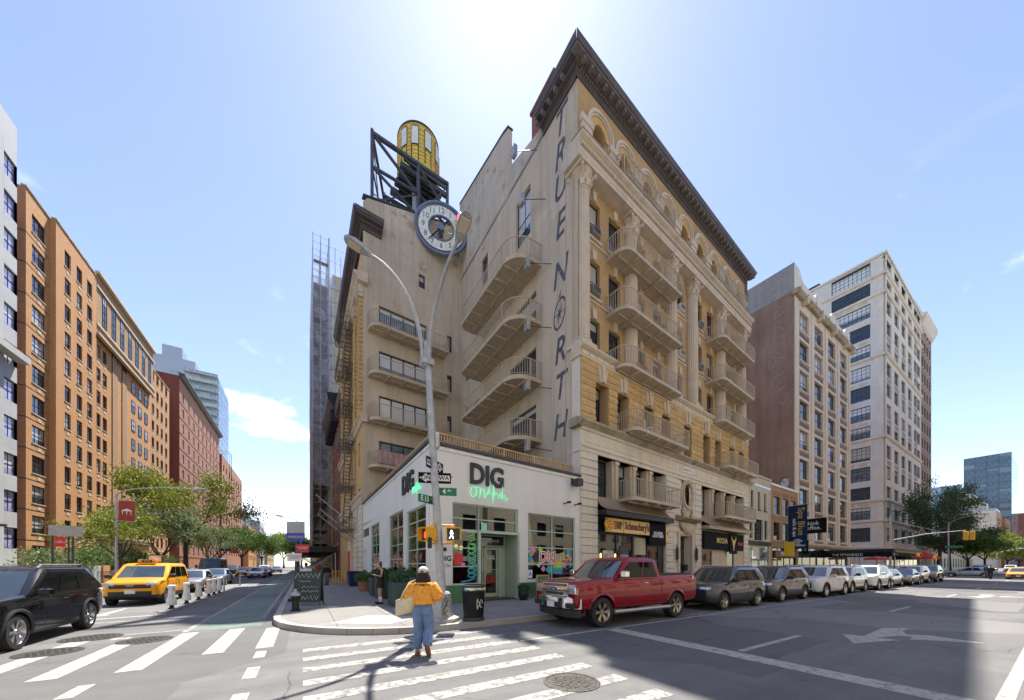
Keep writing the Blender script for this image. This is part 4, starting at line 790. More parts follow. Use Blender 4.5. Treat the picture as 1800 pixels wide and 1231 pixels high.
# ------------------------------------------------------------------ white corner shop
D = thing('corner_shop', 'single storey white corner shop with DIG lettering, green base and sage windows', 'shop', (4.27, 13.22, 0), R(5.1))
DF = Face(D); DL = Face(D, .080 * 16.4, .997 * 16.4, R(-94.6))     # street front; side street wall, x 16.4 at the corner
def lx(y): return 16.4 - y
fh = [(1.0, 4.4, .9, 4.35), (2.3, 4.44, .15, .9), (5.03, 8.32, 1.0, 4.27)]
mb = MB(); wall_grid(mb, 0, 8.72, .15, 6.55, [(1.0, 2.3, .9, 4.35), (2.3, 4.44, .15, 4.35), (5.03, 8.32, 1.0, 4.27)], .22); DF.build('wall', mb, 'white_paint')
lh = [(lx(3.35), lx(.43), 1.15, 4.26), (lx(7.1), lx(4.0), .4, 4.5), (lx(12.9), lx(9.85), 1.1, 4.5), (lx(16.3), lx(13.6), 3.9, 4.5), (lx(16.1), lx(14.9), .15, 2.9)]
mb = MB(); wall_grid(mb, 0, 16.4, .15, 6.55, lh, .22); DL.build('wall', mb, 'white_paint')
for a, b in ((-.03, 1.0), (1.0, 2.3), (4.44, 8.75)): mb = MB(); mb.bbox(a, -.05, .15, b, .02, .9, .012); DF.build('base', mb, 'green_paint')
mb = MB(); mb.bbox(lx(4.0), -.05, .15, lx(-.02), .02, .88, .012); DL.build('base', mb, 'green_paint')
mb = MB(); mb.box(-.1, -.1, 6.55, 8.72, .35, 6.67); DF.build('coping', mb, 'metal_dark'); mb = MB(); mb.box(0, -.1, 6.552, 16.5, .35, 6.672); DL.build('coping', mb, 'metal_dark')
mb = MB(); mb.box(-.06, -.05, 6.38, 8.7, .0, 6.5); DF.build('drip_trim', mb, 'frame_white'); mb = MB(); mb.box(0, -.05, 6.382, 16.45, .0, 6.502); DL.build('drip_trim', mb, 'frame_white')
mb = MB(); mb.prism([(.1, .2), (8.7, .2), (9.9, 16.3), (1.4, 16.3)], 6.3, 6.4); DF.build('roof', mb, 'metal_dark')
M_plain('wood_rail', (.50, .33, .17), .6, 0, .2, 3)
def roof_rail(face, x0, x1):
    mb = MB(); y = .25
    mb.box(x0, y - .03, 7.12, x1, y + .05, 7.18); n = int((x1 - x0) / .13)
    for k in range(n + 1): x = x0 + (x1 - x0) * k / n; w = .045 if k % 14 == 0 else .018; mb.box(x - w, y - .02, 6.6, x + w, y + .03, 7.12)
    face.build('roof_railing', mb, 'wood_rail')
roof_rail(DF, .1, 8.4); roof_rail(DL, .1, 16.2)
def glazed(face, x0, x1, z0, z1, xs, zs, y=.12, glass='shop_glass', fr=.06, mat='frame_sage'):
    """sage window: frame with glazing bars at xs, zs and one pane in every field"""
    mb = MB(); mb.box(x0, y - .05, z0, x0 + fr, y + .05, z1).box(x1 - fr, y - .05, z0, x1, y + .05, z1).box(x0 + fr, y - .05, z0, x1 - fr, y + .05, z0 + fr).box(x0 + fr, y - .05, z1 - fr, x1 - fr, y + .05, z1)
    for x in xs: mb.box(x - .03, y - .045, z0 + fr, x + .03, y + .045, z1 - fr)
    for z in zs: mb.box(x0 + fr, y - .04, z - .025, x1 - fr, y + .04, z + .025)
    w = face.build('window', mb, mat); X = [x0 + fr] + list(xs) + [x1 - fr]; Z = [z0 + fr] + list(zs) + [z1 - fr]
    for a, b in zip(X, X[1:]):
        for c_, d in zip(Z, Z[1:]): q = MB(); q.box(a, y - .004, c_, b, y + .004, d); obj('pane', q.mesh('pane', glass), w)
    return w
glazed(DF, 1.0, 4.4, 3.2, 4.35, (2.3,), (3.72,)); glazed(DF, 1.0, 2.3, .9, 3.2, (), (1.68, 2.46)); wr = glazed(DF, 5.03, 8.32, 1.0, 4.27, (6.68,), (1.78, 2.6, 3.42))
glazed(DL, *lh[0][:2], 1.15, 4.26, (lx(1.95),), (1.8, 2.42, 3.04, 3.66)); glazed(DL, *lh[1][:2], .4, 4.5, (lx(5.4),), (1.3, 2.05, 2.8, 3.7)); glazed(DL, *lh[2][:2], 1.1, 4.5, (lx(11.4),), (1.8, 2.45, 3.1, 3.75))
mb = MB()
for k in range(7): mb.box(lx(16.3), .05, 3.92 + .085 * k, lx(13.6), .12, 3.96 + .085 * k)
DL.build('louvre', mb, 'metal_grey'); mb = MB(); mb.box(lx(16.1), .14, .15, lx(14.9), .2, 2.9); DL.build('service_door', mb, 'frame_white'); mb = MB(); mb.box(lx(16.3), .15, 3.9, lx(13.6), .2, 4.5); DL.build('louvre_back', mb, 'black')
# recessed entrance
mb = MB(); mb.quad((2.3, 0, .15), (2.3, 1.15, .15), (2.3, 1.15, 3.2), (2.3, 0, 3.2)); mb.quad((4.44, 0, .15), (4.44, 1.15, .15), (4.44, 1.15, 3.2), (4.44, 0, 3.2)); mb.quad((2.3, 0, 3.2), (4.44, 0, 3.2), (4.44, 1.15, 3.2), (2.3, 1.15, 3.2)); DF.build('entrance_recess', mb, 'sage_paint')
mb = MB(); mb.box(2.25, -.04, 3.14, 4.5, .12, 3.26); mb.box(2.24, -.04, .15, 2.36, .12, 3.14); mb.box(4.4, -.04, .15, 4.5, .12, 3.14); DF.build('entrance_frame', mb, 'frame_sage')
ent = glazed(DF, 2.32, 4.42, 2.62, 3.18, (), (), 1.1, 'shop_glass'); text('FOURTH AVENUE', .16, 'letter_white', ent, (3.37, 1.07, 2.9), ext=.001, sx=1.1)
mb = MB(); mb.box(4.02, 1.05, .15, 4.42, 1.15, 2.6); DF.build('door_jamb', mb, 'frame_sage')
for x0 in (2.38, 3.2):
    x1 = x0 + .78; mb = MB(); mb.box(x0, 1.06, .2, x0 + .09, 1.14, 2.58).box(x1 - .09, 1.06, .2, x1, 1.14, 2.58).box(x0 + .09, 1.06, .2, x1 - .09, 1.14, .38).box(x0 + .09, 1.06, 2.48, x1 - .09, 1.14, 2.58).box(x0 + .09, 1.05, 1.5, x1 - .09, 1.1, 1.53)
    d = DF.build('door', mb, 'frame_sage'); q = MB(); q.box(x0 + .09, 1.096, .38, x1 - .09, 1.104, 2.48); obj('pane', q.mesh('pane', 'shop_glass'), d); hx = x1 - .05 if x0 < 3 else x0 + .05
    q = MB(); q.tube([(hx, 1.05, 1.0), (hx, .98, 1.03), (hx, .98, 1.37), (hx, 1.05, 1.4)], .014, 6); obj('handle', q.mesh('handle', 'chrome'), d)
    if x0 > 3:
        text('DIG.', .26, 'letter_white', d, (x0 + .4, 1.085, 2.1), ext=.001, bold=.008); text('AWESOME', .17, 'green_neon' if 'green_neon' in MATS else 'green_paint', d, (x0 + .4, 1.085, 1.32), (R(90), R(-12), 0), ext=.001, bold=.008); text('BOWLS\nHERE', .2, 'letter_red', d, (x0 + .4, 1.085, 1.02), (R(90), R(-12), 0), ext=.001, bold=.01)
    else:
        for z0, z1, m_ in ((1.12, 1.3, 'cookie'), (1.3, 1.36, 'green_paint'), (1.36, 1.44, 'letter_brown'), (1.44, 1.7, 'cookie')): q = MB(); q.bbox(x0 + .2, 1.08, z0 + .004, x0 + .56, 1.092, z1, .004); obj('burger_decal', q.mesh('burger_decal', m_), d)
# inside of the shop
mb = MB(); mb.quad((1.0, 7.5, .15), (8.5, 7.5, .15), (8.5, 7.5, 5.5), (1.0, 7.5, 5.5)); mb.quad((8.5, .3, .15), (8.5, 7.5, .15), (8.5, 7.5, 6), (8.5, .3, 6)); DF.build('inner_wall', mb, 'room_wall'); mb = MB(); mb.quad((.2, .25, .17), (8.6, .25, .17), (9.6, 16, .17), (1.2, 16, .17)); DF.build('floor', mb, 'room_wall'); mb = MB(); mb.quad((.2, .25, 4.9), (8.6, .25, 4.9), (9.6, 16, 4.9), (1.2, 16, 4.9)); DF.build('ceiling', mb, 'dark_room')
mb = MB(); mb.bbox(4.9, 4.2, .17, 8.3, 4.9, 1.3, .02); DF.build('counter', mb, 'sign_cream')
for x, y in ((5.4, 1.6), (6.3, 2.6), (7.3, 1.8), (3.0, 3.0), (7.9, 3.2), (2.2, 2.0)): mb = MB(); mb.tube([(x, y, 4.9), (x, y, 2.75)], .008, 4); mb.mat(1); mb.lathe([(.02, 2.75), (.09, 2.68), (.1, 2.58), (.02, 2.5)], 10, x, y); DF.build('pendant_lamp', mb, ['black', 'lamp_warm'])
# lettering
M_emit('green_neon', (.18, .75, .42), .28); M_plain('vinyl_pink', (.75, .2, .5), .5); M_plain('vinyl_blue', (.05, .3, .65), .5); M_plain('vinyl_red', (.65, .04, .03), .5); M_plain('vinyl_yellow', (.85, .55, .03), .5); M_plain('vinyl_mint', (.3, .7, .5), .5); M_plain('vinyl_teal', (.03, .4, .42), .5); M_plain('vinyl_lime', (.3, .7, .08), .5)
text('DIG', 1.22, 'ink', D, DF.pt(2.68, -.05, 5.62), (R(90), 0, 0), .04, 'sign_letters', bold=.03, sx=.86); text('DIG', 1.22, 'ink', D, DL.pt(lx(3.0), -.05, 5.55), (R(90), 0, DL.rz), .04, 'sign_letters', bold=.03, sx=.95)
def script(face, pts, r, mat, y=-.08, name='neon_script'):
    mb = MB(); mb.tube([(x, y, z) for x, z in pts], r, 5); return face.build(name, mb, mat, smooth=True)
def loops(x0, z0, s, cmds): return [(x0 + a * s, z0 + b * s) for a, b in cmds]
on4 = [(.0, .5), (-.15, .2), (0, -.1), (.25, .0), (.3, .35), (.1, .55), (.35, .5), (.55, .5), (.5, -.1), (.6, .35), (.8, .5), (.85, -.1), (1.0, .1), (1.25, .75), (1.1, .2), (1.6, .25), (1.5, .8), (1.45, -.3), (1.55, .2), (1.8, .3), (1.9, .0), (2.0, .35), (2.1, .0), (2.2, .9), (2.15, .0), (2.35, .3), (2.45, -.1), (2.6, .1)]
script(DF, loops(1.9, 4.72, .72, on4), .021, 'green_neon'); script(DL, loops(lx(2.05), 4.95, .45, on4), .028, 'green_neon')
text('DIG', .30, 'ink', D, DF.pt(.7, -.004, 2.0), (R(90), 0, 0), .002, 'painted_letters', bold=.01); script(DF, loops(.52, 1.68, .16, on4), .008, 'metal_grey', -.006, 'painted_script')
t = NT('vinyl_gradient'); s_ = t.new('SeparateXYZ'); t.l.new(t.coord('Generated'), s_.inputs[0]); t.base(t.mix(s_.outputs[2], (.03, .35, .6, 1), (.25, .7, .05, 1))); t.rough(.5); MATS['vinyl_gradient'] = t.m
br = [(2.12, 3.1), (1.75, 2.95), (2.2, 2.85), (1.8, 2.7)]
for k in range(7): z = 2.65 - .21 * k; br += [(2.15, z), (2.2, z - .08), (1.95, z - .2), (1.78, z - .12), (1.85, z), (2.1, z - .05)]
br += [(2.1, 1.15), (1.75, 1.05), (1.45, 1.02)]
script(DF, br, .035, 'vinyl_gradient', .1, 'window_decal')
mb = MB(); mb.extr_y([(1.12, 1.75), (1.5, 1.72), (1.55, 2.2), (1.15, 2.25)], .1, .106); DF.build('window_decal', mb, 'vinyl_red'); mb = MB(); mb.extr_y([(1.45, 1.7), (1.62, 1.66), (1.66, 1.82), (1.5, 1.86)], .09, .1); DF.build('window_decal', mb, 'vinyl_pink')
for x, z, s_, m_ in ((5.4, 2.45, .22, 'vinyl_pink'), (5.25, 2.05, .16, 'vinyl_blue'), (5.3, 2.25, .13, 'vinyl_lime'), (7.6, 1.75, .2, 'vinyl_pink'), (7.9, 2.45, .2, 'vinyl_blue'), (8.0, 2.05, .17, 'vinyl_pink'), (7.85, 2.25, .14, 'vinyl_lime'), (5.8, 1.75, .15, 'vinyl_mint'), (6.1, 1.55, .17, 'vinyl_pink'), (6.5, 1.5, .24, 'vinyl_teal'), (5.6, 2.15, .26, 'black'), (5.9, 2.5, .17, 'vinyl_lime'), (7.75, 2.0, .1, 'vinyl_yellow'), (6.9, 1.85, .1, 'vinyl_pink'), (5.15, 2.4, .1, 'vinyl_mint'), (8.05, 1.7, .12, 'vinyl_teal')):
    mb = MB(); mb.extr_y([(x - s_, z - .1 * s_), (x + .1 * s_, z - s_), (x + s_, z + .1 * s_), (x - .1 * s_, z + s_)], .085, .09); DF.build('window_decal', mb, m_)
for k, m_ in enumerate(('vinyl_blue', 'vinyl_teal', 'vinyl_lime', 'vinyl_yellow')): mb = MB(); mb.extr_y([(6.78, 1.28 + .16 * k), (7.45, 1.28 + .16 * k), (7.45, 1.42 + .16 * k), (6.78, 1.42 + .16 * k)], .085, .09); DF.build('window_decal', mb, m_)
for dx, m_, y in ((0, 'letter_white', .07), (0, 'vinyl_red', .06)): text('Dig', .72, m_, D, DF.pt(6.25, y, 2.15), (R(90), R(-10), 0), .002, 'window_decal', bold=.05 if m_ == 'letter_white' else .0, shear=.2)
for dx, m_, y in ((0, 'vinyl_yellow', .07), (0, 'vinyl_blue', .06)): text('Inn', .68, m_, D, DF.pt(7.15, y, 2.18), (R(90), R(-10), 0), .002, 'window_decal', bold=.05 if m_ == 'vinyl_yellow' else .0, shear=.2)
mb = MB(); mb.box(5.12, .09, 1.1, 5.38, .1, 1.5); gr = DF.build('grade_card', mb, 'letter_white'); text('A', .3, 'vinyl_blue', gr, (5.25, .085, 1.3), ext=.001, bold=.01)
# cameras and a projecting sign at the right end, transom sign, wall boxes
for x in (7.45, 8.25): mb = MB(); mb.tube([(x, 0, 4.95), (x, -.12, 4.97), (x + .12, -.25, 5.0)], .03, 6); mb.bbox(x + .02, -.42, 4.95, x + .16, -.18, 5.06, .02); DF.build('security_camera', mb, 'black')
mb = MB(); mb.box(8.0, -.05, 6.05, 8.1, 0, 6.4); mb.tube([(8.05, -.05, 6.3), (8.05, -.5, 6.3)], .02, 5); mb.bbox(7.9, -.62, 5.9, 8.3, -.18, 6.28, .02); DF.build('floodlight', mb, 'metal_dark'); mb = MB(); mb.box(2.42, .05, 3.25, 2.72, .06, 3.6); DF.build('window_card', mb, 'vinyl_mint'); mb = MB(); mb.bbox(.56, -.1, 2.3, .7, 0, 2.45, .01); DF.build('wall_box', mb, 'black')
# ------------------------------------------------------------------ buildings along the avenue to the right
def grid_building(name, label, loc, rz, L, Dp, H, wall, xs, zs, ww, wh, side=None, cols=2, rows=2, fmat='frame_dark', pmat='pane', rev=.2, sill=None, extra=(), cat='building', group=None, roof='metal_dark', z0=.15):
    b = thing(name, label, cat, loc, rz, group); f = Face(b); hs = [(x - ww / 2, x + ww / 2, z, z + wh) for x in xs for z in zs] + list(extra)
    mb = MB(); wall_grid(mb, 0, L, z0, H, hs, rev); f.build('wall', mb, wall)
    for x in xs:
        for z in zs: put_window(f, x, z, ww, wh, rev * .7, cols=cols, rows=rows, fmat=fmat, pmat=pmat)
    if sill:
        sm = MB().box(-ww / 2 - .08, -.07, -.12, ww / 2 + .08, .1, 0).mesh('sill', sill)
        for x in xs:
            for z in zs: f.put('sill', sm, x, 0, z)
    mb = MB(); mb.quad((0, Dp, z0), (0, 0, z0), (0, 0, H), (0, Dp, H)); mb.quad((L, 0, z0), (L, Dp, z0), (L, Dp, H), (L, 0, H)); mb.quad((L, Dp, z0), (0, Dp, z0), (0, Dp, H), (L, Dp, H)); f.build('side_wall', mb, side or wall)
    mb = MB(); mb.box(.01, .01, H - .6, L - .01, Dp, H - .45); f.build('roof', mb, roof); return b, f
# cream block shop
b, f = grid_building('shop_building', 'low cream block building with three narrow upper windows', (36.47, 16.09, 0), R(4.2), 5.8, 14, 10.6, 'block_cream', (.95, 2.65, 4.3), (7.3,), .62, 1.75, cols=1, sill='frame_dark', extra=[(.35, 1.0, 4.35, 6.3), (1.5, 3.6, 4.2, 6.3), (4.1, 4.9, 4.35, 6.3), (.4, 5.4, .15, 3.7)])
for x, w, z, h in ((.67, .65, 4.35, 1.95), (2.55, 2.1, 4.2, 2.1), (4.5, .8, 4.35, 1.95)): put_window(f, x, z, w, h, .12, cols=1, rows=1)
w = glazed(f, .4, 5.4, .15, 3.7, (1.0, 3.0, 4.6), (2.0,), .12, 'pane_pale', .08, 'metal_grey'); mb = MB(); mb.box(0, -.1, 3.7, 5.8, .02, 4.1); f.build('fascia', mb, 'metal_dark'); mb = MB(); mb.box(-.02, -.08, 10.55, 5.82, .3, 10.75); f.build('coping', mb, 'block_cream')
mb = MB(); mb.box(0, -.012, 9.6, 5.8, 0.0, 9.8); f.build('painted_band', mb, 'vinyl_blue' if False else 'pane_pale')
# tan brick shop with the hanging banner
b, f = grid_building('shop_building', 'low tan brick building with spa banner and coffee sign', (42.25, 16.52, 0), R(2.2), 8.0, 14, 10.3, 'brick_tan', (1.7, 4.2, 6.6), (4.4, 7.2), 1.75, 1.95, cols=2, sill='stone_tan', extra=[(.5, 7.4, .15, 3.6)])
w = glazed(f, .5, 7.4, .15, 3.6, (2.2, 4.0, 5.8), (2.5,), .15, 'pane_shop', .08, 'frame_dark'); mb = MB(); mb.bbox(.8, -.2, 2.55, 7.2, .0, 3.3, .02); sg = f.build('sign_board', mb, 'letter_brown'); text('THINK COFFEE', .55, 'letter_white', sg, (4, -.21, 2.92), sx=1.0, bold=.012); mb = MB(); mb.box(-.02, -.1, 10.2, 8.02, .3, 10.45); f.build('coping', mb, 'frame_white')
for k in range(3): mb = MB(); mb.bbox(.8 + 2.4 * k, -.03, 9.3, 2.6 + 2.4 * k, .0, 9.7, .01); f.build('brick_panel', mb, 'brick_rust')
def hang(name, label, cat, loc, rz, w, h, mat, lines, vertical=False):
    s = thing(name, label, cat, loc, rz); mb = MB(); mb.box(0, -.015, -h, w, .015, 0); pn = mb.build('panel', mat, s); mb = MB(); mb.tube([(-.15, 0, .04), (w + .2, 0, .04)], .03, 6); mb.tube([(w + .2, 0, .04), (w + .5, 0, .04)], .02, 5); mb.build('bar', 'metal_galv', s)
    for body, size, m_, x, z, r_, sx in lines: text(body, size, m_, pn, (x, -.02, z), (R(90), r_, 0), .002, sx=sx, bold=.006)
    return s
hang('banner', 'tall navy spa banner with gold and white lettering hanging from the tan brick building', 'banner', (44.3, 15.7, 7.95), R(-101), 1.75, 4.55, 'sign_navy', [('Spa Blue', .85, 'letter_gold', 1.2, -1.7, R(90), 1.0), ('nails & spa', .5, 'letter_white', .6, -2.3, R(90), .9), ('+ NAILS\n+ MANICURE\n+ WAX\n+ FACIAL\n+ BODY TREATMENT', .2, 'letter_white', .85, -3.9, 0, .8)])
hang('banner', 'small black coffee flag hanging right of the navy banner', 'banner', (47.6, 15.9, 6.75), R(-101), 2.6, 1.6, 'sign_black', [('think\ncoffee.', .62, 'letter_white', 1.3, -.75, 0, 1.0)])
hang('blade_sign', 'small yellow square sign below the navy banner', 'sign', (43.6, 15.8, 4.1), R(-101), .95, 1.4, 'vinyl_yellow', []); hang('blade_sign', 'narrow black sign with green letters beside the coffee shop', 'sign', (49.6, 16.3, 4.6), R(-101), .7, 1.5, 'sign_black', [('COFFEE', .33, 'vinyl_mint', .35, -.75, R(90), .9)])
# Petersfield: dark brick flank, cream grid front
b, f = grid_building('apartment_building', 'cream gridded apartment building with dark brick flank and stepped parapet', (50.2, 17.2, 0), R(.8), 21.0, 30, 34.6, 'limestone', [3.1, 8.1, 13.1, 18.1], [5.0 + 3.65 * k for k in range(8)], 3.0, 2.5, side='brick_dark', cols=3, rows=2, fmat='frame_brown', extra=[(1.0, 20.2, .15, 3.9)], rev=.35)
for x in (3.1, 8.1, 13.1, 18.1):
    for k in range(8): mb = MB(); mb.box(x - 1.55, -.012, 5.0 + 3.65 * k - .8, x + 1.55, .0, 5.0 + 3.65 * k - .25); f.build('spandrel', mb, 'frame_brown'); mb = MB(); mb.box(x - 1.6, -.12, 5.0 + 3.65 * k - .14, x + 1.6, .05, 5.0 + 3.65 * k); f.build('sill', mb, 'limestone')
for x in (.35, 5.6, 10.6, 15.6, 20.65): mb = MB(); mb.box(x - .3, -.1, 4.4, x + .3, .0, 33.9); f.build('pier', mb, 'limestone')
mb = MB(); mb.extr_x([(.2, 34.1), (-.35, 34.1), (-.6, 34.4), (-.6, 34.6), (.2, 34.75)], -.3, 21.3); f.build('cornice', mb, 'stone_stained')
for x in (2.4, 7.6, 12.8, 18.0, 20.9): mb = MB(); mb.bbox(x - .22, -.7, 33.6, x + .22, .0, 34.5, .05); f.build('bracket', mb, 'stone_tan')
pr = [(0, 34.7), (0, 38.0), (1.7, 37.8), (2.3, 37.0), (3.0, 36.7), (6.6, 36.5), (7.2, 37.2), (8.4, 37.2), (9.0, 36.5), (12.6, 36.4), (13.2, 37.1), (14.4, 37.1), (15, 36.4), (18.4, 36.3), (19.0, 37.0), (21, 37.0), (21, 34.7)]
mb = MB(); mb.extr_y(pr, -.02, .4); f.build('parapet', mb, 'concrete_pale')
for k in range(8): x = 2.0 + 2.5 * k; mb = MB(); mb.extr_y([(x - .22, 35.6), (x, 35.1), (x + .22, 35.6), (x, 36.1)], -.06, 0); f.build('diamond_tile', mb, 'brick_red')
f2 = Face(b, 0, 30, R(-90)); mb = MB(); mb.extr_y([(0, 34.6), (30, 34.6), (30, 38), (24.6, 38), (24.2, 37.2), (23, 36.7), (0, 36.7)], -.03, .35); f2.build('parapet', mb, 'brick_grey'); mb = MB(); mb.extr_y([(20.4, 35.4), (21.0, 34.8), (21.6, 35.4), (21, 36)], -.06, 0); f2.build('diamond_tile', mb, 'brick_red')
M_plain('ghost_paint', (.27, .2, .18), .95, 0, .35, 1.2); M_plain('graffiti_white', (.5, .5, .52), .7, 0, .5, 3)
for ch, z in zip('BRANDON', [33.0 - 1.85 * k for k in range(7)]): text(ch, 1.9, 'ghost_paint', b, f2.pt(28.4, -.006, z), (R(90), 0, f2.rz), .003, 'faded_letter', sx=1.1)
for k in range(5): mb = MB(); a = [(2 * math.pi * q / 14) for q in range(14)]; x, z = 26.6 + .62 * k, 11.0 + .6 * math.sin(2 * k); mb.extr_y([(x + .55 * math.cos(q), z + (.85 + .15 * math.sin(3 * q)) * math.sin(q)) for q in a], -.02 - .004 * k, 0); f2.build('graffiti', mb, 'graffiti_white'); mb = MB(); mb.tube([(x + .5 * math.cos(q), -.03 - .004 * k, z + .8 * math.sin(q)) for q in a], .05, 4, closed=True); f2.build('graffiti', mb, 'ink')
mb = MB(); mb.extr_x([(.2, 3.9), (-.2, 3.9), (-.5, 4.2), (-.5, 4.45), (.2, 4.55)], 0, 21); f.build('belt_course', mb, 'stone_tan'); w = glazed(f, 1.0, 20.2, .15, 3.9, (3, 5.6, 8, 10.6, 13, 15.6, 18), (2.7,), .2, 'pane_shop', .1, 'frame_dark')
aw = thing('awning', 'long black entrance canopy reaching over the pavement in front of the cream building', 'awning', (52.2, 11.6, 0), R(.8)); mb = MB(); mb.extr_x([(-2.3, 2.75), (5.4, 2.75), (5.4, 3.4), (1.5, 3.75), (-2.3, 3.4)], 0, 2.2)
mb = MB(); mb.extr_y([(0, 2.75), (0, 3.25), (1.1, 3.7), (2.2, 3.25), (2.2, 2.75)], -2.2, 5.4); mb.xf(Matrix.Translation((7.5, 1.5, 0)) @ Matrix.Rotation(R(0), 4, 'Z')); mb.build('canopy', 'sign_black', aw); text('115', .35, 'letter_white', aw, (8.6, -.72, 3.0)); text('THE PETERSFIELD', .42, 'letter_white', aw, (7.49, 3.2, 3.0), (R(90), 0, R(-90)), sx=.9)
for x in (7.6, 9.6):
    for y in (-.6, 2.5): mb = MB(); mb.tube([(x, y, .15), (x, y, 2.8)], .05, 6); mb.build('post', 'metal_grey', aw)
# white tower beyond the cross street
WZ = [6.0 + 3.75 * k for k in range(14)]
b, f = grid_building('apartment_tower', 'tall white tower with rounded corner and rows of dark gridded windows', (89.0, 17.2, 0), R(.6), 30.5, 36, 57.6, 'concrete_pale', [2.6 + 5.6 * k for k in range(5)] + [27.9], WZ, 3.3, 2.5, side='brick_white', cols=2, rows=2, pmat='pane_blue', extra=[(1, 29.5, .3, 4.2)], rev=.35)
for x in [2.6 + 5.6 * k for k in range(5)]:
    for k in range(1, 14):
        if k % 2 == 0: mb = MB(); mb.box(x - 1.5, -.015, WZ[k] - 1.05, x + 1.5, .0, WZ[k] - .2); f.build('spandrel', mb, 'brick_grey')
for z in (4.6, 9.5, 13.2, 24.6, 39.4, 50.6, 54.0): mb = MB(); mb.extr_x([(.1, z), (-.12, z), (-.3, z + .2), (-.3, z + .5), (.1, z + .6)], -.3, 30.5); f.build('belt_course', mb, 'stone_pale')
glazed(f, 1, 29.5, .3, 4.2, (4, 8, 12, 16, 20, 24), (3.0,), .25, 'pane_shop', .1, 'frame_dark')
ft = Face(b, 0, 36, R(-90)); hs = [(x - 2.7, x + 2.7, z, z + 2.6) for x in (31.4, 23.0, 14.5) for z in WZ]
sw = [o for o in b.children if o.name.startswith('side_wall')][0]; bpy.data.objects.remove(sw)
mb = MB(); wall_grid(mb, 0, 35.3, .15, 57.6, hs, .35); ft.build('side_wall', mb, 'brick_white'); mb = MB(); mb.quad((30.5, 0, .15), (30.5, 36, .15), (30.5, 36, 57.6), (30.5, 0, 57.6)); mb.quad((0, 36, .15), (30.5, 36, .15), (30.5, 36, 57.6), (0, 36, 57.6)); f.build('rear_wall', mb, 'brick_white')
for (xa, xb, za, zb) in hs: put_window(ft, (xa + xb) / 2, za, xb - xa, zb - za, .22, cols=9, rows=4, fr=.1, bar=.055, pmat='pane_pale' if rnd.random() < .6 else 'pane_blue')
for z in (4.6, 9.5, 13.2, 24.6, 39.4, 50.6, 54.0): mb = MB(); mb.extr_x([(.1, z), (-.12, z), (-.3, z + .2), (-.3, z + .5), (.1, z + .6)], 0, 36.28); ft.build('belt_course', mb, 'stone_pale')
for k in range(2, 14, 2):
    for x in (31.4, 23.0, 14.5):
        for q in (-1.75, 0, 1.75): mb = MB(); mb.box(x + q - .6, -.015, WZ[k] - .95, x + q + .6, .0, WZ[k] - .35); ft.build('spandrel', mb, 'stone_tan')
mb = MB(); mb.lathe([(.75, .15), (.75, 57.6)], 16, .7, .7); f.build('corner_drum', mb, 'concrete_pale', smooth='auto'); mb = MB(); mb.box(-.25, -.25, 57.6, 30.6, .4, 58.0); f.build('coping', mb, 'stone_pale'); mb = MB(); mb.box(-.25, .41, 57.6, .4, 36, 58.0); f.build('coping', mb, 'stone_pale')
mb = MB(); mb.box(3, 10, 57, 26, 30, 60.5); mb.extr_x([(12, 60.5), (20, 64.5), (28, 60.5)], 4, 20); f.build('penthouse', mb, 'metal_dark')
# brown tower behind it
b, f = grid_building('apartment_tower', 'brown brick tower with ornate cornice just behind the white tower', (119.6, 17.6, 0), 0, 11.5, 30, 58.5, 'brick_dark', (1.9, 4.4, 7.0, 9.6), [6.0 + 3.75 * k for k in range(14)], 1.3, 2.4, cols=1, sill='stone_pale')
mb = MB(); mb.extr_x([(.1, 56.0), (-.3, 56.4), (-.9, 57.8), (-1.0, 58.6), (.1, 59.0)], -.2, 12.0); f.build('cornice', mb, 'stone_pale'); mb = MB(); mb.box(1, 1, 58.5, 9, 20, 63); f.build('bulkhead', mb, 'concrete_grey')
# glass tower and its lower neighbours far down the avenue
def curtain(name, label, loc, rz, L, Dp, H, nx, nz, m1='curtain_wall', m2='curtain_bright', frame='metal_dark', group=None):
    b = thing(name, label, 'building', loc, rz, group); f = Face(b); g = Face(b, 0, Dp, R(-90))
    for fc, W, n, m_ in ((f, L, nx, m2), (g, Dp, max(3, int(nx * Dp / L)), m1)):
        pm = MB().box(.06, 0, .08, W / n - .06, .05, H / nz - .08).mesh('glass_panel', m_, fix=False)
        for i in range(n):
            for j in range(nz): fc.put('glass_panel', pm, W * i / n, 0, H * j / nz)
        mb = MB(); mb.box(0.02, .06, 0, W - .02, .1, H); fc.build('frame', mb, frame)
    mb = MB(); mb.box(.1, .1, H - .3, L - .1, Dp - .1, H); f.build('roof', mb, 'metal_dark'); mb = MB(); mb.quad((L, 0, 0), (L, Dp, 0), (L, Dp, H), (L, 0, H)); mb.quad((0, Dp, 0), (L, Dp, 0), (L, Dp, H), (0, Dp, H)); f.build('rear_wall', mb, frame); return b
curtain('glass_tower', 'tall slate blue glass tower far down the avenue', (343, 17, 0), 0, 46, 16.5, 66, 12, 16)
curtain('glass_building', 'pale glass block behind the stepped beige building', (420, 42, 0), 0, 30, 30, 62, 10, 8, 'curtain_bright')
b, f = grid_building('apartment_building', 'stepped beige apartment building with roof terraces behind the street trees', (273, 17.5, 0), 0, 22, 17, 27, 'brick_tan', (3, 7, 11, 15, 19), [4 + 3.6 * k for k in range(6)], 2.2, 2.0, side='limestone', cols=2)
g = Face(b, 0, 17, R(-90))
for k in range(6):
    for x in (3, 7, 11, 14.5): put_window(g, x, 4 + 3.6 * k, 2.0, 2.0, -.03, cols=2)
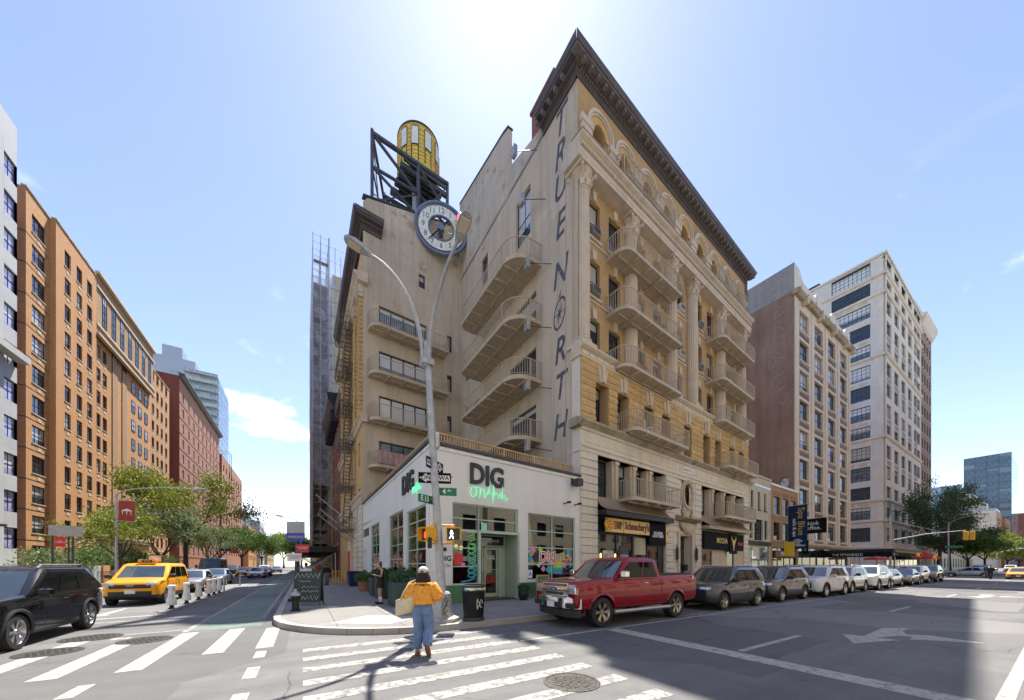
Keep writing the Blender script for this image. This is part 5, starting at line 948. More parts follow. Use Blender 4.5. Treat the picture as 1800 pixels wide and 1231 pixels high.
mb = MB(); mb.box(3, 3.5, 27, 20, 17, 31); mb.box(5, 6.5, 31, 20, 17, 35); mb.box(6, 9, 35, 18, 16, 38); f.build('setback', mb, 'limestone'); mb = MB()
for z, x0, y0 in ((27, .2, .2), (31, 3.2, 3.7), (35, 5.2, 6.7)): mb.box(x0, y0, z, x0 + .05, 16.5, z + 1); mb.box(x0, y0, z, 19, y0 + .05, z + 1)
f.build('terrace_rail', mb, 'metal_grey')
grid_building('apartment_building', 'narrow brown brick building right of the stepped beige one', (296, 16.5, 0), 0, 30, 12, 25, 'brick_rust', (3, 8, 13, 18, 23), [4 + 3.4 * k for k in range(6)], 1.6, 2.0, cols=1)
grid_building('shop_building', 'low sunlit yellow building behind the tree trunks', (135, 18, 0), 0, 70, 14, 9.5, 'block_cream', [3 + 4.6 * k for k in range(15)], (1.0, 5.2), 2.2, 2.6, cols=2)
grid_building('apartment_building', 'plain red brick building at the far right end of the avenue', (430, 9, 0), 0, 40, 18, 38, 'brick_red', (4, 10, 16, 22, 28, 34), [4 + 3.6 * k for k in range(9)], 2, 2, cols=1)
# ------------------------------------------------------------------ left side of the side street
OB = thing('apartment_building', 'long orange brick apartment block with a stone-trimmed upper bay', 'building', (-22.4, 51.7, 0), R(90)); OF = Face(OB)
ZR = [1.9 + 2.93 * k for k in range(12)]
def osect(x0, x1, yo, H, cols, ww, wall='brick_orange', zs=ZR, wh=1.75, extra=(), c=2):
    hs = [(x - ww / 2, x + ww / 2, z, z + wh) for x in cols for z in zs] + list(extra); mb = MB(); wall_grid(mb, x0, x1, .15, H, hs, .18, yo); OF.build('wall', mb, wall)
    vm = MB().box(-.3, -.03, 0, .3, .02, .32).mesh('vent_grille', 'stone_tan'); sm = MB().box(-ww / 2 - .05, -.06, -.08, ww / 2 + .05, .05, 0).mesh('sill', 'stone_tan')
    for x in cols:
        for z in zs: put_window(OF, x, z, ww, wh, yo + .12, cols=c, rows=2, fr=.06, pmat='pane_flat'); OF.put('sill', sm, x, yo, z); OF.put('vent_grille', vm, x, yo, z - .62)
    mb = MB(); mb.box(x0 - .05, yo - .08, H, x1 + .05, yo + .3, H + .18); OF.build('coping', mb, 'stone_stained')
osect(0, 3.5, 0, 37.6, (1.9,), 2.1, c=3); osect(3.5, 11.7, -.45, 37.7, (5.6, 7.9, 10.1), 1.15); osect(11.7, 31, .05, 37.4, (13.6, 15.3), 1.15, zs=ZR[:10])
mb = MB(); mb.quad((3.5, 0, .15), (3.5, -.45, .15), (3.5, -.45, 37.7), (3.5, 0, 37.7)); mb.quad((11.7, .05, .15), (11.7, -.45, .15), (11.7, -.45, 37.7), (11.7, .05, 37.7)); OF.build('return_wall', mb, 'brick_orange')
osect(31, 41, .05, 36.0, (32.4, 34.6, 36.8, 39.2), 1.2)
for x, w_ in ((18.0, 1.5), (21.0, 1.5), (24.2, 1.2), (26.7, 1.2), (29.2, 1.2)):          # bays: tall window strips and pale spandrels
    for z in ZR[:10]: put_window(OF, x, z, w_, 1.75 if x > 22 else 2.5, -.02, cols=2, rows=2, pmat='pane_flat'); 
    if x < 22: mb = MB(); mb.box(x - w_ / 2, -.03, .5, x + w_ / 2, .0, 30); OF.build('spandrel', mb, 'brick_tan')
mb = MB(); mb.box(11.9, -.35, 31.0, 31, .04, 38.4); up = OF.build('upper_bay', mb, 'brick_tan')
for z, p in ((30.7, .65), (31.9, .5), (36.6, .5), (38.3, .75)): mb = MB(); mb.box(11.8, -p, z, 31.2, -.3, z + .28); OF.build('moulding', mb, 'stone_tan')
for k in range(7): put_window(OF, 14.0 + 2.55 * k, 32.5, 1.1, 3.9, -.40, cols=2, rows=4)
for z in ZR[1:]: mb = MB(); mb.box(0, -.012, z - .75, 3.5, .0, z - .68); OF.build('band', mb, 'metal_dark'); mb = MB(); mb.box(31, .035, z - .75, 41, .05, z - .68); OF.build('band', mb, 'stone_tan')
mb = MB(); mb.quad((0, 0, .15), (0, 25, .15), (0, 25, 37.6), (0, 0, 37.6)); mb.quad((41, 0, .15), (41, 25, .15), (41, 25, 36), (41, 0, 36)); mb.box(0.05, .2, 36.5, 31, 25, 36.8); mb.box(31, .2, 35.2, 40.95, 25, 35.4); OF.build('side_wall', mb, 'brick_rust')
for k in range(12): mb = MB(); mb.box(-.03, 0, ZR[k] - .75, 0, 6, ZR[k] - .66); OF.build('band', mb, 'metal_dark')
mb = MB(); mb.box(33, 3, 35, 41, 14, 44); OF.build('bulkhead', mb, 'brick_rust'); mb = MB(); mb.box(12, -.2, 5.0, 31, -.0, 5.5); mb.box(12, -.35, 5.5, 31, .0, 5.7); OF.build('belt_course', mb, 'stone_tan')
# grey building at the left edge
b, f = grid_building('apartment_building', 'pale grey panel building cut off by the left edge of the picture', (-22.3, 30, 0), R(90), 20.3, 20, 41.6, 'panel_grey', [1.5 + 3.6 * k for k in range(6)], [3.2 + 3.3 * k for k in range(11)], 1.6, 1.9, cols=2, pmat='pane_lilac'); mb = MB(); mb.box(14, -.8, 20.2, 20.3, 0, 20.8); f.build('ledge', mb, 'concrete_grey')
# brown building, glass tower and smaller ones further on
b, f = grid_building('apartment_building', 'reddish brown brick block with rows of pale violet windows', (-22.0, 97.2, 0), R(90), 40, 22, 41.3, 'brick_rust', [2.6 + 4.2 * k for k in range(9)], [4 + 3.25 * k for k in range(11)], 1.35, 1.9, cols=1, rows=1, pmat='pane_lilac', side='brick_red', fmat='frame_white')
mb = MB(); mb.extr_x([(.1, 40.8), (-.4, 41), (-.9, 41.5), (-.9, 41.8), (.1, 42)], -.2, 40.2); f.build('cornice', mb, 'copper_brown')
for k in range(11): mb = MB(); mb.box(0, -.06, 3.4 + 3.25 * k, 40, 0, 3.55 + 3.25 * k); f.build('belt_course', mb, 'brick_red')
gt = thing('glass_tower', 'glass residential tower with stacked balconies behind the brown building', 'building', (-52, 217, 0), 0); gf = Face(gt); ge = Face(gt, 17, 0, R(90))
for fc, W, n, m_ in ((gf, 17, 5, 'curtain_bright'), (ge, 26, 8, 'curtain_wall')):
    pm = MB().box(.12, 0, .15, W / n - .12, .06, 3.45).mesh('glass_panel', m_, fix=False)
    for i in range(n):
        for j in range(25): fc.put('glass_panel', pm, W * i / n, 0, 3.7 * j + .1)
    mb = MB(); mb.box(.02, .07, 0, W - .02, .12, 92.6); fc.build('frame', mb, 'metal_grey')
for j in range(25): mb = MB(); mb.box(4.5, -2.2, 3.7 * j + 3.4, 17, 0, 3.7 * j + 3.75); gf.build('balcony', mb, 'concrete_grey'); mb = MB(); mb.box(4.5, -2.2, 3.75 + 3.7 * j, 17, -2.15, 4.8 + 3.7 * j); gf.build('balcony_glass', mb, 'curtain_bright')
mb = MB(); mb.box(-8, 2, 90, 8, 18, 99); mb.box(-4, 4, 99, 3, 12, 105); gf.build('penthouse', mb, 'metal_grey'); mb = MB(); mb.box(.2, .2, 92, 16.8, 26, 92.5); gf.build('roof', mb, 'metal_dark')
b, f = grid_building('apartment_building', 'dark red brick building with a hanging work platform at its roof', (-22.0, 141, 0), R(90), 42, 20, 37, 'brick_rust', [3 + 5 * k for k in range(8)], [5 + 3.4 * k for k in range(9)], 1.6, 2, cols=1, side='brick_red'); mb = MB(); mb.box(5, -1.8, 26, 9, -.6, 27.2); f.build('work_platform', mb, 'letter_red'); mb = MB(); mb.tube([(5.5, -1.2, 27), (5.5, -1.2, 39.5), (5.5, 3, 39.5)], .08, 5); mb.tube([(8.5, -1.2, 27), (8.5, -1.2, 39.5), (8.5, 3, 39.5)], .08, 5); f.build('davit', mb, 'metal_dark')
grid_building('apartment_building', 'small orange brick building with dark glass top far down the side street', (-20.5, 190, 0), R(90), 30, 18, 19, 'brick_orange', [3 + 4 * k for k in range(7)], [4 + 3.4 * k for k in range(4)], 1.6, 2, cols=1)
curtain('glass_building', 'dark glass penthouse block above the far orange building', (-34, 191, 19), 0, 11, 26, 8, 6, 2, 'curtain_wall', 'curtain_wall')
grid_building('apartment_building', 'tall narrow grey building at the far end of the side street', (-20, 232, 0), R(90), 24, 16, 26, 'concrete_grey', [3 + 4 * k for k in range(5)], [4 + 3.4 * k for k in range(6)], 2.4, 2.2, cols=2); grid_building('apartment_building', 'last pale brick building at the end of the side street', (-19, 262, 0), R(90), 60, 16, 20, 'brick_tan', [3 + 6 * k for k in range(9)], [4 + 3.4 * k for k in range(4)], 2.4, 2.2, cols=2)
# ------------------------------------------------------------------ right side of the side street beyond the yellow building
def row13(label, y0, y1, H, wall, n, nz, **k): return grid_building('row_building', label, (3.9, y1, 0), R(-90), y1 - y0, 16, H, wall, [(y1 - y0) * (i + .5) / n for i in range(n)], [4.5 + 3.4 * j for j in range(nz)], 1.1, 1.9, cols=1, sill='stone_tan', **k)
b, f = row13('narrow dark red brick building with a heavy black cornice', 47.6, 59.5, 22, 'brick_red', 4, 5); mb = MB(); mb.extr_x([(.2, 20.8), (-.5, 21), (-1.3, 22.3), (-1.4, 23), (.2, 23.2)], 0, 11.9); f.build('cornice', mb, 'metal_black')
for k in range(6): mb = MB(); mb.bbox(.6 + 2 * k, -1.0, 19.8, 1.0 + 2 * k, 0, 21.4, .1); f.build('bracket', mb, 'metal_black')
SB, f = row13('tall pale brick building wrapped in scaffolding along the side street', 60, 92, 47, 'block_cream', 8, 12)
row13('brown brick building beyond the scaffolded one', 92.3, 140, 26, 'brick_rust', 10, 6); row13('grey stone building far down the right side of the side street', 140.5, 240, 22, 'concrete_grey', 16, 5)
SC = thing('scaffold', 'tall pipe scaffold with dark netting in front of the pale brick building', 'scaffold', (3.7, 60.2, 0))
def frame_tower(x0, x1, y0, y1, nx, ny, H, dz, parent, r=.05):
    for i in range(nx + 1):
        for j in range(ny + 1):
            x, y = x0 + (x1 - x0) * i / nx, y0 + (y1 - y0) * j / ny; mb = MB(); mb.tube([(x, y, 3.5), (x, y, H)], r, 5); mb.build('standard', 'metal_grey', parent)
    z = 5.
    while z < H:
        mb = MB()
        for j in range(ny + 1): y = y0 + (y1 - y0) * j / ny; mb.tube([(x0, y, z), (x1, y, z)], r * .8, 4); mb.tube([(x0, y, z + 1), (x1, y, z + 1)], r * .6, 4)
        for i in range(nx + 1): x = x0 + (x1 - x0) * i / nx; mb.tube([(x, y0, z), (x, y1, z)], r * .8, 4); mb.tube([(x, y0, z + 1), (x, y1, z + 1)], r * .6, 4)
        mb.build('ledger', 'metal_grey', parent)
        if z < H - 7: mb = MB(); mb.box(x0 + .1, y0, z - .06, x1 - .1, y1, z - .01); mb.build('plank_deck', 'furniture', parent)
        z += dz
frame_tower(-2.4, -.3, 0, 24, 2, 8, 52.5, 2.1, SC)
t = NT('netting'); t.n.remove(t.p); a_ = t.new('BsdfTransparent'); d_ = t.new('BsdfDiffuse'); d_.inputs[0].default_value = (.5, .51, .55, 1); m_ = t.new('MixShader'); nz_ = t.noise(.7, 4); t.l.new(t.rng(nz_, .3, .7, .15, .55), m_.inputs[0]); t.l.new(a_.outputs[0], m_.inputs[1]); t.l.new(d_.outputs[0], m_.inputs[2]); t.l.new(m_.outputs[0], t.out.inputs[0]); MATS['netting'] = t.m
t = NT('netting_pale'); t.n.remove(t.p); a_ = t.new('BsdfTransparent'); d_ = t.new('BsdfDiffuse'); d_.inputs[0].default_value = (.6, .6, .64, 1); m_ = t.new('MixShader'); t.l.new(t.rng(t.noise(.9, 5), .3, .7, .35, .8), m_.inputs[0]); t.l.new(a_.outputs[0], m_.inputs[1]); t.l.new(d_.outputs[0], m_.inputs[2]); t.l.new(m_.outputs[0], t.out.inputs[0]); MATS['netting_pale'] = t.m
def net(pts, H0, H1, nz=20, amp=.12):
    mb = MB(); rows = []
    for j in range(nz + 1):
        z = H0 + (H1 - H0) * j / nz; rows.append([(x + rnd.uniform(-amp, amp), y + rnd.uniform(-amp, amp), z) for x, y in pts])
    mb.loft(rows, False, False); return mb
net([(-2.5, 24), (-2.5, 16), (-2.5, 8), (-2.5, 0.05)], 5, 47.5).build('netting', 'netting', SC, smooth=True); net([(-2.45, -.05), (-1.6, -.08), (-.9, -.05), (-.2, -.08)], 14, 46).build('netting', 'netting', SC, smooth=True); net([(-.2, -.1), (.3, -.15), (.9, -.1)], 8, 45.5).build('netting', 'netting', SC, smooth=True)
for j in range(21):
    if j % 4 == 0: mb = MB(); mb.box(-2.3, .02, 6 + 2.1 * j, -.3, .1, 6.5 + 2.1 * j); mb.build('debris_board', 'furniture', SC)
net([(-.2, -.12), (.6, -.16), (1.4, -.1), (2.2, -.16), (3.0, -.12)], 23.6, 46.5, 18, .1).build('netting', 'netting_pale', SC, smooth=True)
for k in range(5): mb = MB(); mb.tube([(-.2 + .8 * k, -.22, 23.4), (-.2 + .8 * k, -.22, 52.5 - 1.2 * k)], .05, 5); mb.build('standard', 'metal_grey', SC)
for k in range(14): mb = MB(); mb.tube([(-.3, -.22, 23.8 + 2.1 * k), (3.1, -.22, 23.8 + 2.1 * k)], .04, 4); mb.build('ledger', 'metal_grey', SC)
SH = thing('sidewalk_shed', 'dark sidewalk shed with crossed braces roofing the pavement', 'scaffold', (0, 48, 0))
mb = MB(); mb.box(-.4, 0, 3.3, 3.7, 42, 3.6); mb.box(-.5, -.05, 3.6, -.42, 42, 4.7); mb.box(-.5, -.1, 3.6, 3.7, -.02, 4.0); mb.build('deck', 'metal_black', SH)
for k in range(8):
    for x in (-.2, 3.5):
        mb = MB(); mb.tube([(x, .3 + 5.9 * k, .15), (x, .3 + 5.9 * k, 3.3)], .06, 6); mb.build('post', 'metal_grey', SH)
    mb = MB(); mb.tube([(-.2, .3 + 5.9 * k, .6), (3.5, .3 + 5.9 * k, 3.2)], .035, 5); mb.tube([(3.5, .32 + 5.9 * k, .6), (-.2, .32 + 5.9 * k, 3.2)], .035, 5); mb.tube([(-.2, .3 + 5.9 * k, 2.0), (-.2, 6.2 + 5.9 * k, 3.2)], .035, 5); mb.build('brace', 'metal_grey', SH)
# ------------------------------------------------------------------ the avenue's other side, behind the viewer (seen in glass, throws light back)
for k, (x0, L, H, m_, lab) in enumerate(((-62, 24, 40, 'limestone', 'pale limestone building on the near side of the avenue, left'), (-37, 36, 34, 'concrete_pale', 'pale concrete building on the near side of the avenue, opposite the corner shop'), (0, 30, 44, 'stone_pale', 'tall stone building on the near side of the avenue'), (31, 40, 30, 'limestone', 'limestone building on the near side of the avenue, right'), (72, 60, 38, 'brick_tan', 'tan brick building on the near side of the avenue, far right'))):
    n = int(L / 5); grid_building('avenue_building', lab, (x0 + L, -17.5, 0), R(180), L, 12, H, m_, [L * (i + .5) / n for i in range(n)], [3 + 4 * j for j in range(int(H / 4) - 1)], 2.4, 2.4, cols=2)
# ------------------------------------------------------------------ street furniture
M_plain('signal_yellow', (.72, .36, .015), .5, 0, .12, 5); M_plain('sign_white', (.75, .75, .73), .5); M_plain('sign_green', (.0, .16, .075), .45); M_plain('sign_red', (.6, .02, .025), .45); M_plain('sign_blue', (.02, .06, .42), .45); M_plain('sign_back', (.36, .36, .35), .5, .4, .15); M_plain('lens_dark', (.02, .02, .022), .3); M_emit('walk_white', (.95, .95, .9), 1.4); M_emit('hand_red', (.8, .06, .02), .8)
M_plain('concrete_base', (.36, .36, .35), .85, 0, .2, 4, bump=.004); M_emit('siren_red', (.9, .12, .2), .5)
LP = thing('street_lamp', 'tall double-armed steel street lamp rising from the corner pavement', 'street lamp', (3.37, 9.32, .15), 0)
mb = MB(); 
def octo(r, z, a0=22.5): return [(r * math.cos(R(a0 + 45 * k)), r * math.sin(R(a0 + 45 * k)), z) for k in range(8)]
mb.loft([octo(.50, 0), octo(.50, .10), octo(.46, .12), octo(.33, .14), octo(.25, .78), octo(.2, .84)]); mb.build('base', 'concrete_base', LP)
LX, LY = -.36, .22                         # the pole leans a little
mb = MB(); mb.tube([(0, 0, .8), (LX * .5, LY * .5, 4.2), (LX, LY, 7.75)], [.125, .105, .085], 14); pole = mb.build('pole', 'metal_galv', LP, smooth='auto')
mb = MB(); mb.tube([(LX, LY, 7.2), (LX, LY, 7.9)], .12, 12); mb.box(LX - .16, LY - .16, 7.25, LX + .16, LY + .16, 7.4); mb.build('collar', 'metal_galv', LP, smooth='auto')
hd = MB(); hd.loft([[(x, y * w, z + (0 if s < 0 else h)) for x, y, s in ((0, -1, -1), (0, 1, -1), (0, 1, 1), (0, -1, 1))] and [(x, -w, z), (x, w, z), (x, w * .8, z + h), (x, 0, z + h * 1.25), (x, -w * .8, z + h)] for x, w, z, h in ((0, .07, -.03, .1), (.12, .09, -.04, .13), (.3, .16, -.03, .15), (.6, .19, .0, .14), (.82, .15, .03, .09), (.9, .07, .06, .04))]); hd = hd.mesh('lamp_head', 'metal_galv', 'auto')
ld = MB().box(.34, -.12, -.035, .76, .12, .0).mesh('lens', 'stone_tan')
for ang, end, zt in ((180, 1.65, 9.7), (-90, 2.45, 9.0)):
    a = R(ang); d = Vector((math.cos(a), math.sin(a), 0)); b0 = Vector((LX, LY, 7.3)); pts = []
    for k in range(13): u = k / 12; pts.append(tuple(b0 + d * (.12 + end * (1 - math.cos(u * math.pi / 2 * .92)) * 1.02) + Vector((0, 0, (zt - 7.3) * math.sin(u * math.pi / 2)))))
    mb = MB(); mb.tube(pts, [.06 - .02 * k / 12 for k in range(13)], 10); am = mb.build('arm', 'metal_galv', LP, smooth='auto')
    h = obj('lamp_head', hd, am, Vector(pts[-1]) - d * .1, rot=(0, R(-8), a), scale=(.72, .8, .8)); 
    mb = MB(); mb.box(-.13, -.12, -.05, .0, .12, .0); q = obj('lens', ld, am, Vector(pts[-1]) - d * .1, rot=(0, R(-8), a), scale=(.72, .8, .8))
    if ang == -90: mb = MB(); mb.lathe([(.05, 0), (.07, .05), (.07, .3), (.03, .36)], 10); obj('signal_beacon', mb.mesh('signal_beacon', 'siren_red', True), am, Vector(pts[-1]) + Vector((0, -.1, .12)))
mb = MB(); mb.lathe([(.045, 4.9), (.075, 4.95), (.075, 5.3), (.045, 5.35)], 8, LX * .6 + .1, LY * .6 - .06); mb.build('junction_box', 'metal_grey', LP)
GR = [(.0, .3), (.1, .55), (.16, .35), (.05, .28), (.18, .2), (.02, .12), (.16, .05), (.04, .22), (.2, .5), (.12, .6)]
mb = MB(); mb.tube([(x - .1, -.385 + .14 * z, z + .12) for x, z in GR], .012, 4); mb.xf(Matrix.Rotation(R(-5), 4, 'Z')); mb.build('graffiti', 'black', LP)
PW = Vector((3.37, 9.32, 0))
def px_at(z): u = (z - .15) / 7.6; return (3.37 + LX * u, 9.32 + LY * u)
def flat_sign(name, label, cat, loc, rz, w, h, mat, parts=(), th=.012, border=None):
    s = thing(name, label, cat, loc, rz); mb = MB(); mb.bbox(-w / 2, -th, -h / 2, w / 2, 0, h / 2, .004); pn = mb.build('panel', mat, s)
    if border: mb = MB(); b = .012; mb.box(-w / 2 + .02, -th - .003, h / 2 - .02 - b, w / 2 - .02, -th, h / 2 - .02); mb.box(-w / 2 + .02, -th - .003, -h / 2 + .02, w / 2 - .02, -th, -h / 2 + .02 + b); mb.box(-w / 2 + .02, -th - .003, -h / 2 + .02 + b, -w / 2 + .02 + b, -th, h / 2 - .02 - b); mb.box(w / 2 - .02 - b, -th - .003, -h / 2 + .02 + b, w / 2 - .02, -th, h / 2 - .02 - b); obj('border', mb.mesh('border', border), pn)
    for p in parts:
        if p[0] == 'poly': mb = MB(); mb.extr_y(p[2], -th - .004, -th); obj('symbol', mb.mesh('symbol', p[1]), pn)
        else: text(p[1], p[2], p[3], pn, (p[4], -th - .006, p[5]), ext=.001, sx=p[6] if len(p) > 6 else 1., bold=p[7] if len(p) > 7 else .002)
    return s
def arrow(dx, w=.86, h=.27): # white arrow body filling the plate
    s = dx; return [(s * w / 2, 0), (s * (w / 2 - .2), h / 2), (s * (w / 2 - .2), h * .3), (-s * w / 2, h * .3), (-s * w / 2, -h * .3), (s * (w / 2 - .2), -h * .3), (s * (w / 2 - .2), -h / 2)]
x, y = px_at(4.25); flat_sign('one_way_sign', 'black and white one-way sign pointing left on the street lamp', 'sign', (x + .07, y + .12, 4.25), R(-22), .92, .31, 'sign_black', [('poly', 'sign_white', arrow(-1)), ('text', 'ONE   WAY', .17, 'sign_black', .06, 0, 1.0, .003)])
x, y = px_at(4.62); flat_sign('one_way_sign', 'black and white one-way sign pointing right, seen at an angle above the other', 'sign', (x + .09, y + .12, 4.62), R(-70) + R(110), .92, .31, 'sign_black', [('poly', 'sign_white', arrow(1)), ('text', 'ONE   WAY', .17, 'sign_black', -.06, 0, 1.0, .003)])
x, y = px_at(3.86); flat_sign('street_name_sign', 'green 4 Av street name sign on the street lamp', 'sign', (x + .36, y - .02, 3.86), R(-20), .56, .23, 'sign_green', [('text', '4', .2, 'sign_white', -.08, 0, 1., .004), ('text', 'Av', .1, 'sign_white', .07, .03, 1., .002)], border='sign_green')
x, y = px_at(3.58); flat_sign('street_name_sign', 'green E 13 street name sign turned to the side street', 'sign', (x - .28, y - .05, 3.58), R(30), .62, .23, 'sign_green', [('text', 'E 13', .2, 'sign_white', -.06, 0, .9, .004), ('text', 'St', .1, 'sign_white', .22, .03, 1., .002)])
def ped_signal(label, loc, rz, walk):
    s = thing('pedestrian_signal', label, 'pedestrian signal', loc, rz); mb = MB(); mb.bbox(-.21, -.02, -.19, .21, .2, .19, .02); mb.build('housing', 'signal_yellow', s)
    mb = MB(); mb.box(-.2, -.16, .165, .2, -.02, .185); mb.box(-.2, -.16, -.185, -.185, -.02, .165); mb.box(.185, -.16, -.185, .2, -.02, .165); mb.build('visor', 'signal_yellow', s)
    mb = MB(); mb.box(-.18, -.03, -.165, .18, -.021, .16); f = mb.build('lens', 'lens_dark', s); mb = MB()
    if walk:
        for a, b, r in (((-.06, .11), (-.06, .09), .022), ((-.055, .08), (-.06, -.01), .024), ((-.06, -.01), (-.02, -.07), .014), ((-.02, -.07), (-.015, -.13), .013), ((-.06, -.01), (-.09, -.08), .014), ((-.09, -.08), (-.12, -.12), .013), ((-.05, .07), (-.01, .01), .011), ((-.06, .07), (-.1, .02), .011)): mb.tube([(a[0], -.035, a[1]), (b[0], -.035, b[1])], r, 6)
        obj('walk_symbol', mb.mesh('walk_symbol', 'walk_white'), f)
    else:
        for k in range(4): mb.tube([(-.06 + .025 * k, -.035, -.02), (-.06 + .025 * k, -.035, .07)], .01, 5)
        mb.bbox(-.075, -.045, -.1, .03, -.03, -.01, .008); obj('hand_symbol', mb.mesh('hand_symbol', 'hand_red'), f)
    mb = MB(); mb.tube([(0, .1, .19), (0, .1, .26), (-.35 if walk else .3, .12, .26)], .03, 8); mb.tube([(0, .1, -.19), (0, .1, -.26), (-.35 if walk else .3, .12, -.26)], .03, 8); mb.build('bracket', 'signal_yellow', s, smooth='auto')
x, y = px_at(2.65)
ped_signal('yellow pedestrian signal showing the white walking figure', (x + .42, y - .22, 2.62), R(-27), True); ped_signal('yellow pedestrian signal turned to the side street with a red hand', (x - .3, y - .02, 2.6), R(-75), False)
mb = MB(); mb.bbox(x - .34, y - .3, 2.2, x - .24, y - .2, 2.5, .01); tag(mb.build('push_button', 'black', None), 'small black signal box on the left side of the street lamp', 'signal box')
# litter basket
TC = thing('litter_bin', 'black mesh litter bin covered with stickers beside the street lamp', 'bin', (4.2, 8.98, .15), .3)
mb = MB(); n = 30
for k in range(n):
    a = 2 * math.pi * k / n; mb.tube([(.27 * math.cos(a), .27 * math.sin(a), .06), (.325 * math.cos(a), .325 * math.sin(a), .93)], .012, 4)
for k in range(16): z = .1 + .052 * k; r = .27 + .055 * z / .93; mb.tube([(r * math.cos(2 * math.pi * q / 24), r * math.sin(2 * math.pi * q / 24), z) for q in range(24)], .007, 3, closed=True)
mb.build('mesh_body', 'metal_black', TC); mb = MB(); mb.lathe([(.25, .07), (.30, .92)], 24, caps=False); mb.build('liner', 'rubber', TC); mb = MB(); mb.lathe([(.30, 0), (.31, .03), (.30, .1), (.27, .11)], 24); mb.build('base_ring', 'metal_dark', TC, smooth='auto')
mb = MB(); mb.lathe([(.325, .84), (.34, .86), (.34, .98), (.36, 1.0), (.34, 1.03), (.30, 1.03), (.30, .9)], 28, caps=False); mb.build('rim', 'metal_dark', TC, smooth='auto')
M_plain('sticker_a', (.7, .62, .5), .6, 0, .4, 30); M_plain('sticker_b', (.65, .25, .12), .6, 0, .5, 40)
for k in range(15): a = R(-170 + 12 * k); mb = MB(); w_ = rnd.uniform(.02, .05); mb.box(-w_, -.346, .87 + rnd.uniform(0, .03), w_, -.342, .95); mb.xf(Matrix.Rotation(a + R(90), 4, 'Z')); mb.build('sticker', rnd.choice(('sticker_a', 'sign_white', 'sticker_b', 'vinyl_mint', 'sign_white')), TC)
mb = MB(); mb.tube([(.2 * math.cos(q) * .5 - .05, -.305, .5 + .12 * math.sin(2 * q) + .03 * math.sin(7 * q)) for q in [k * .3 for k in range(20)]], .012, 4); mb.build('emblem', 'sticker_a', TC)
# hydrant
HY = thing('fire_hydrant', 'black fire hydrant with silver cap at the kerb of the side street', 'hydrant', (-.22, 14.05, .15), .5)
mb = MB(); mb.lathe([(.16, 0), (.16, .04), (.11, .05), (.105, .42), (.13, .44), (.13, .5), (.12, .52)], 16); mb.build('barrel', 'metal_black', HY, smooth='auto'); mb = MB(); mb.lathe([(.15, .52), (.16, .55), (.13, .62), (.06, .68), (.045, .69), (.045, .75), (.03, .76)], 16); mb.build('cap', 'metal_galv', HY, smooth='auto')
for a in (0, 120, 240): mb = MB(); mb.tube([(0, 0, .38), (.19, 0, .38)], .06, 10); mb.tube([(.19, 0, .38), (.22, 0, .38)], .07, 6); mb.xf(Matrix.Rotation(R(a - 90), 4, 'Z')); mb.build('outlet', 'metal_black', HY, smooth='auto')
# sandwich board with chalk scrawl
AB = thing('sandwich_board', 'dark green sandwich board scrawled with white graffiti', 'sign board', (.2, 15.9, .15), R(-22)); 
for s_ in (-1, 1):
    p = MB(); p.bbox(-.5, -.02, .12, .5, .015, 1.35, .012); o = obj('panel', p.mesh('panel', 'sign_greenboard' if 'sign_greenboard' in MATS else M_plain('sign_greenboard', (.018, .045, .035), .5)), AB, (0, s_ * .2, 0), rot=(R(s_ * 7), 0, 0))
    for x in (-.48, .48): p = MB(); p.box(x - .02, -.02, 0, x + .02, .015, .12); obj('leg', p.mesh('leg', 'metal_dark'), o)
    if s_ < 0:
        for j, (z, amp, n, r) in enumerate(((1.18, .12, 11, .014), (.95, .03, 6, .008), (.72, .05, 9, .007), (.55, .05, 8, .009), (.3, .12, 9, .013))):
            x0, x1 = (-.45, .45) if j in (0,) else ((-.3, .1) if j == 1 else (-.2, .42)); rr = random.Random(j); p = MB()
            p.tube([(x0 + (x1 - x0) * k / n, -.026, z + (amp if k % 2 else -amp) * rr.uniform(.4, 1.)) for k in range(n + 1)], r, 4); obj('chalk_scrawl', p.mesh('chalk_scrawl', 'sign_white'), o)
# pole with parking signs
SP = thing('sign_post', 'dark square post carrying stacked parking signs at the kerb', 'sign post', (-.3, 23.0, .15), 0); mb = MB(); mb.box(-.07, -.07, 0, .07, .07, 4.0); mb.build('post', 'metal_dark', SP)
for nm, x0, x1, z0, z1, m_, tx in (('sign_panel', -.5, .48, 3.05, 4.05, 'sign_back', []), ('sign_panel', -.5, .5, 2.95, 3.4, 'sign_blue', [('PARKING', .2, 'vinyl_yellow', 0, 3.17)]), ('sign_panel', .05, .72, 2.3, 2.75, 'sign_red', [('NO STOPPING\nANYTIME', .1, 'sign_white', .38, 2.55), ('<---->', .09, 'sign_white', .38, 2.37)]), ('sign_panel', -.47, .32, 1.8, 2.25, 'sign_white', [('2 HMP COM\n7AM-7PM', .13, 'sign_red', -.06, 2.03)])):
    mb = MB(); y = -.09 if m_ != 'sign_back' else -.072; mb.box(x0, y - .008, z0, x1, y, z1); o = mb.build(nm, m_, SP)
    for b_, s_, mm_, x, z in tx: text(b_, s_, mm_, o, (x, y - .012, z), ext=.001)
SP.rotation_euler.z = R(-27)
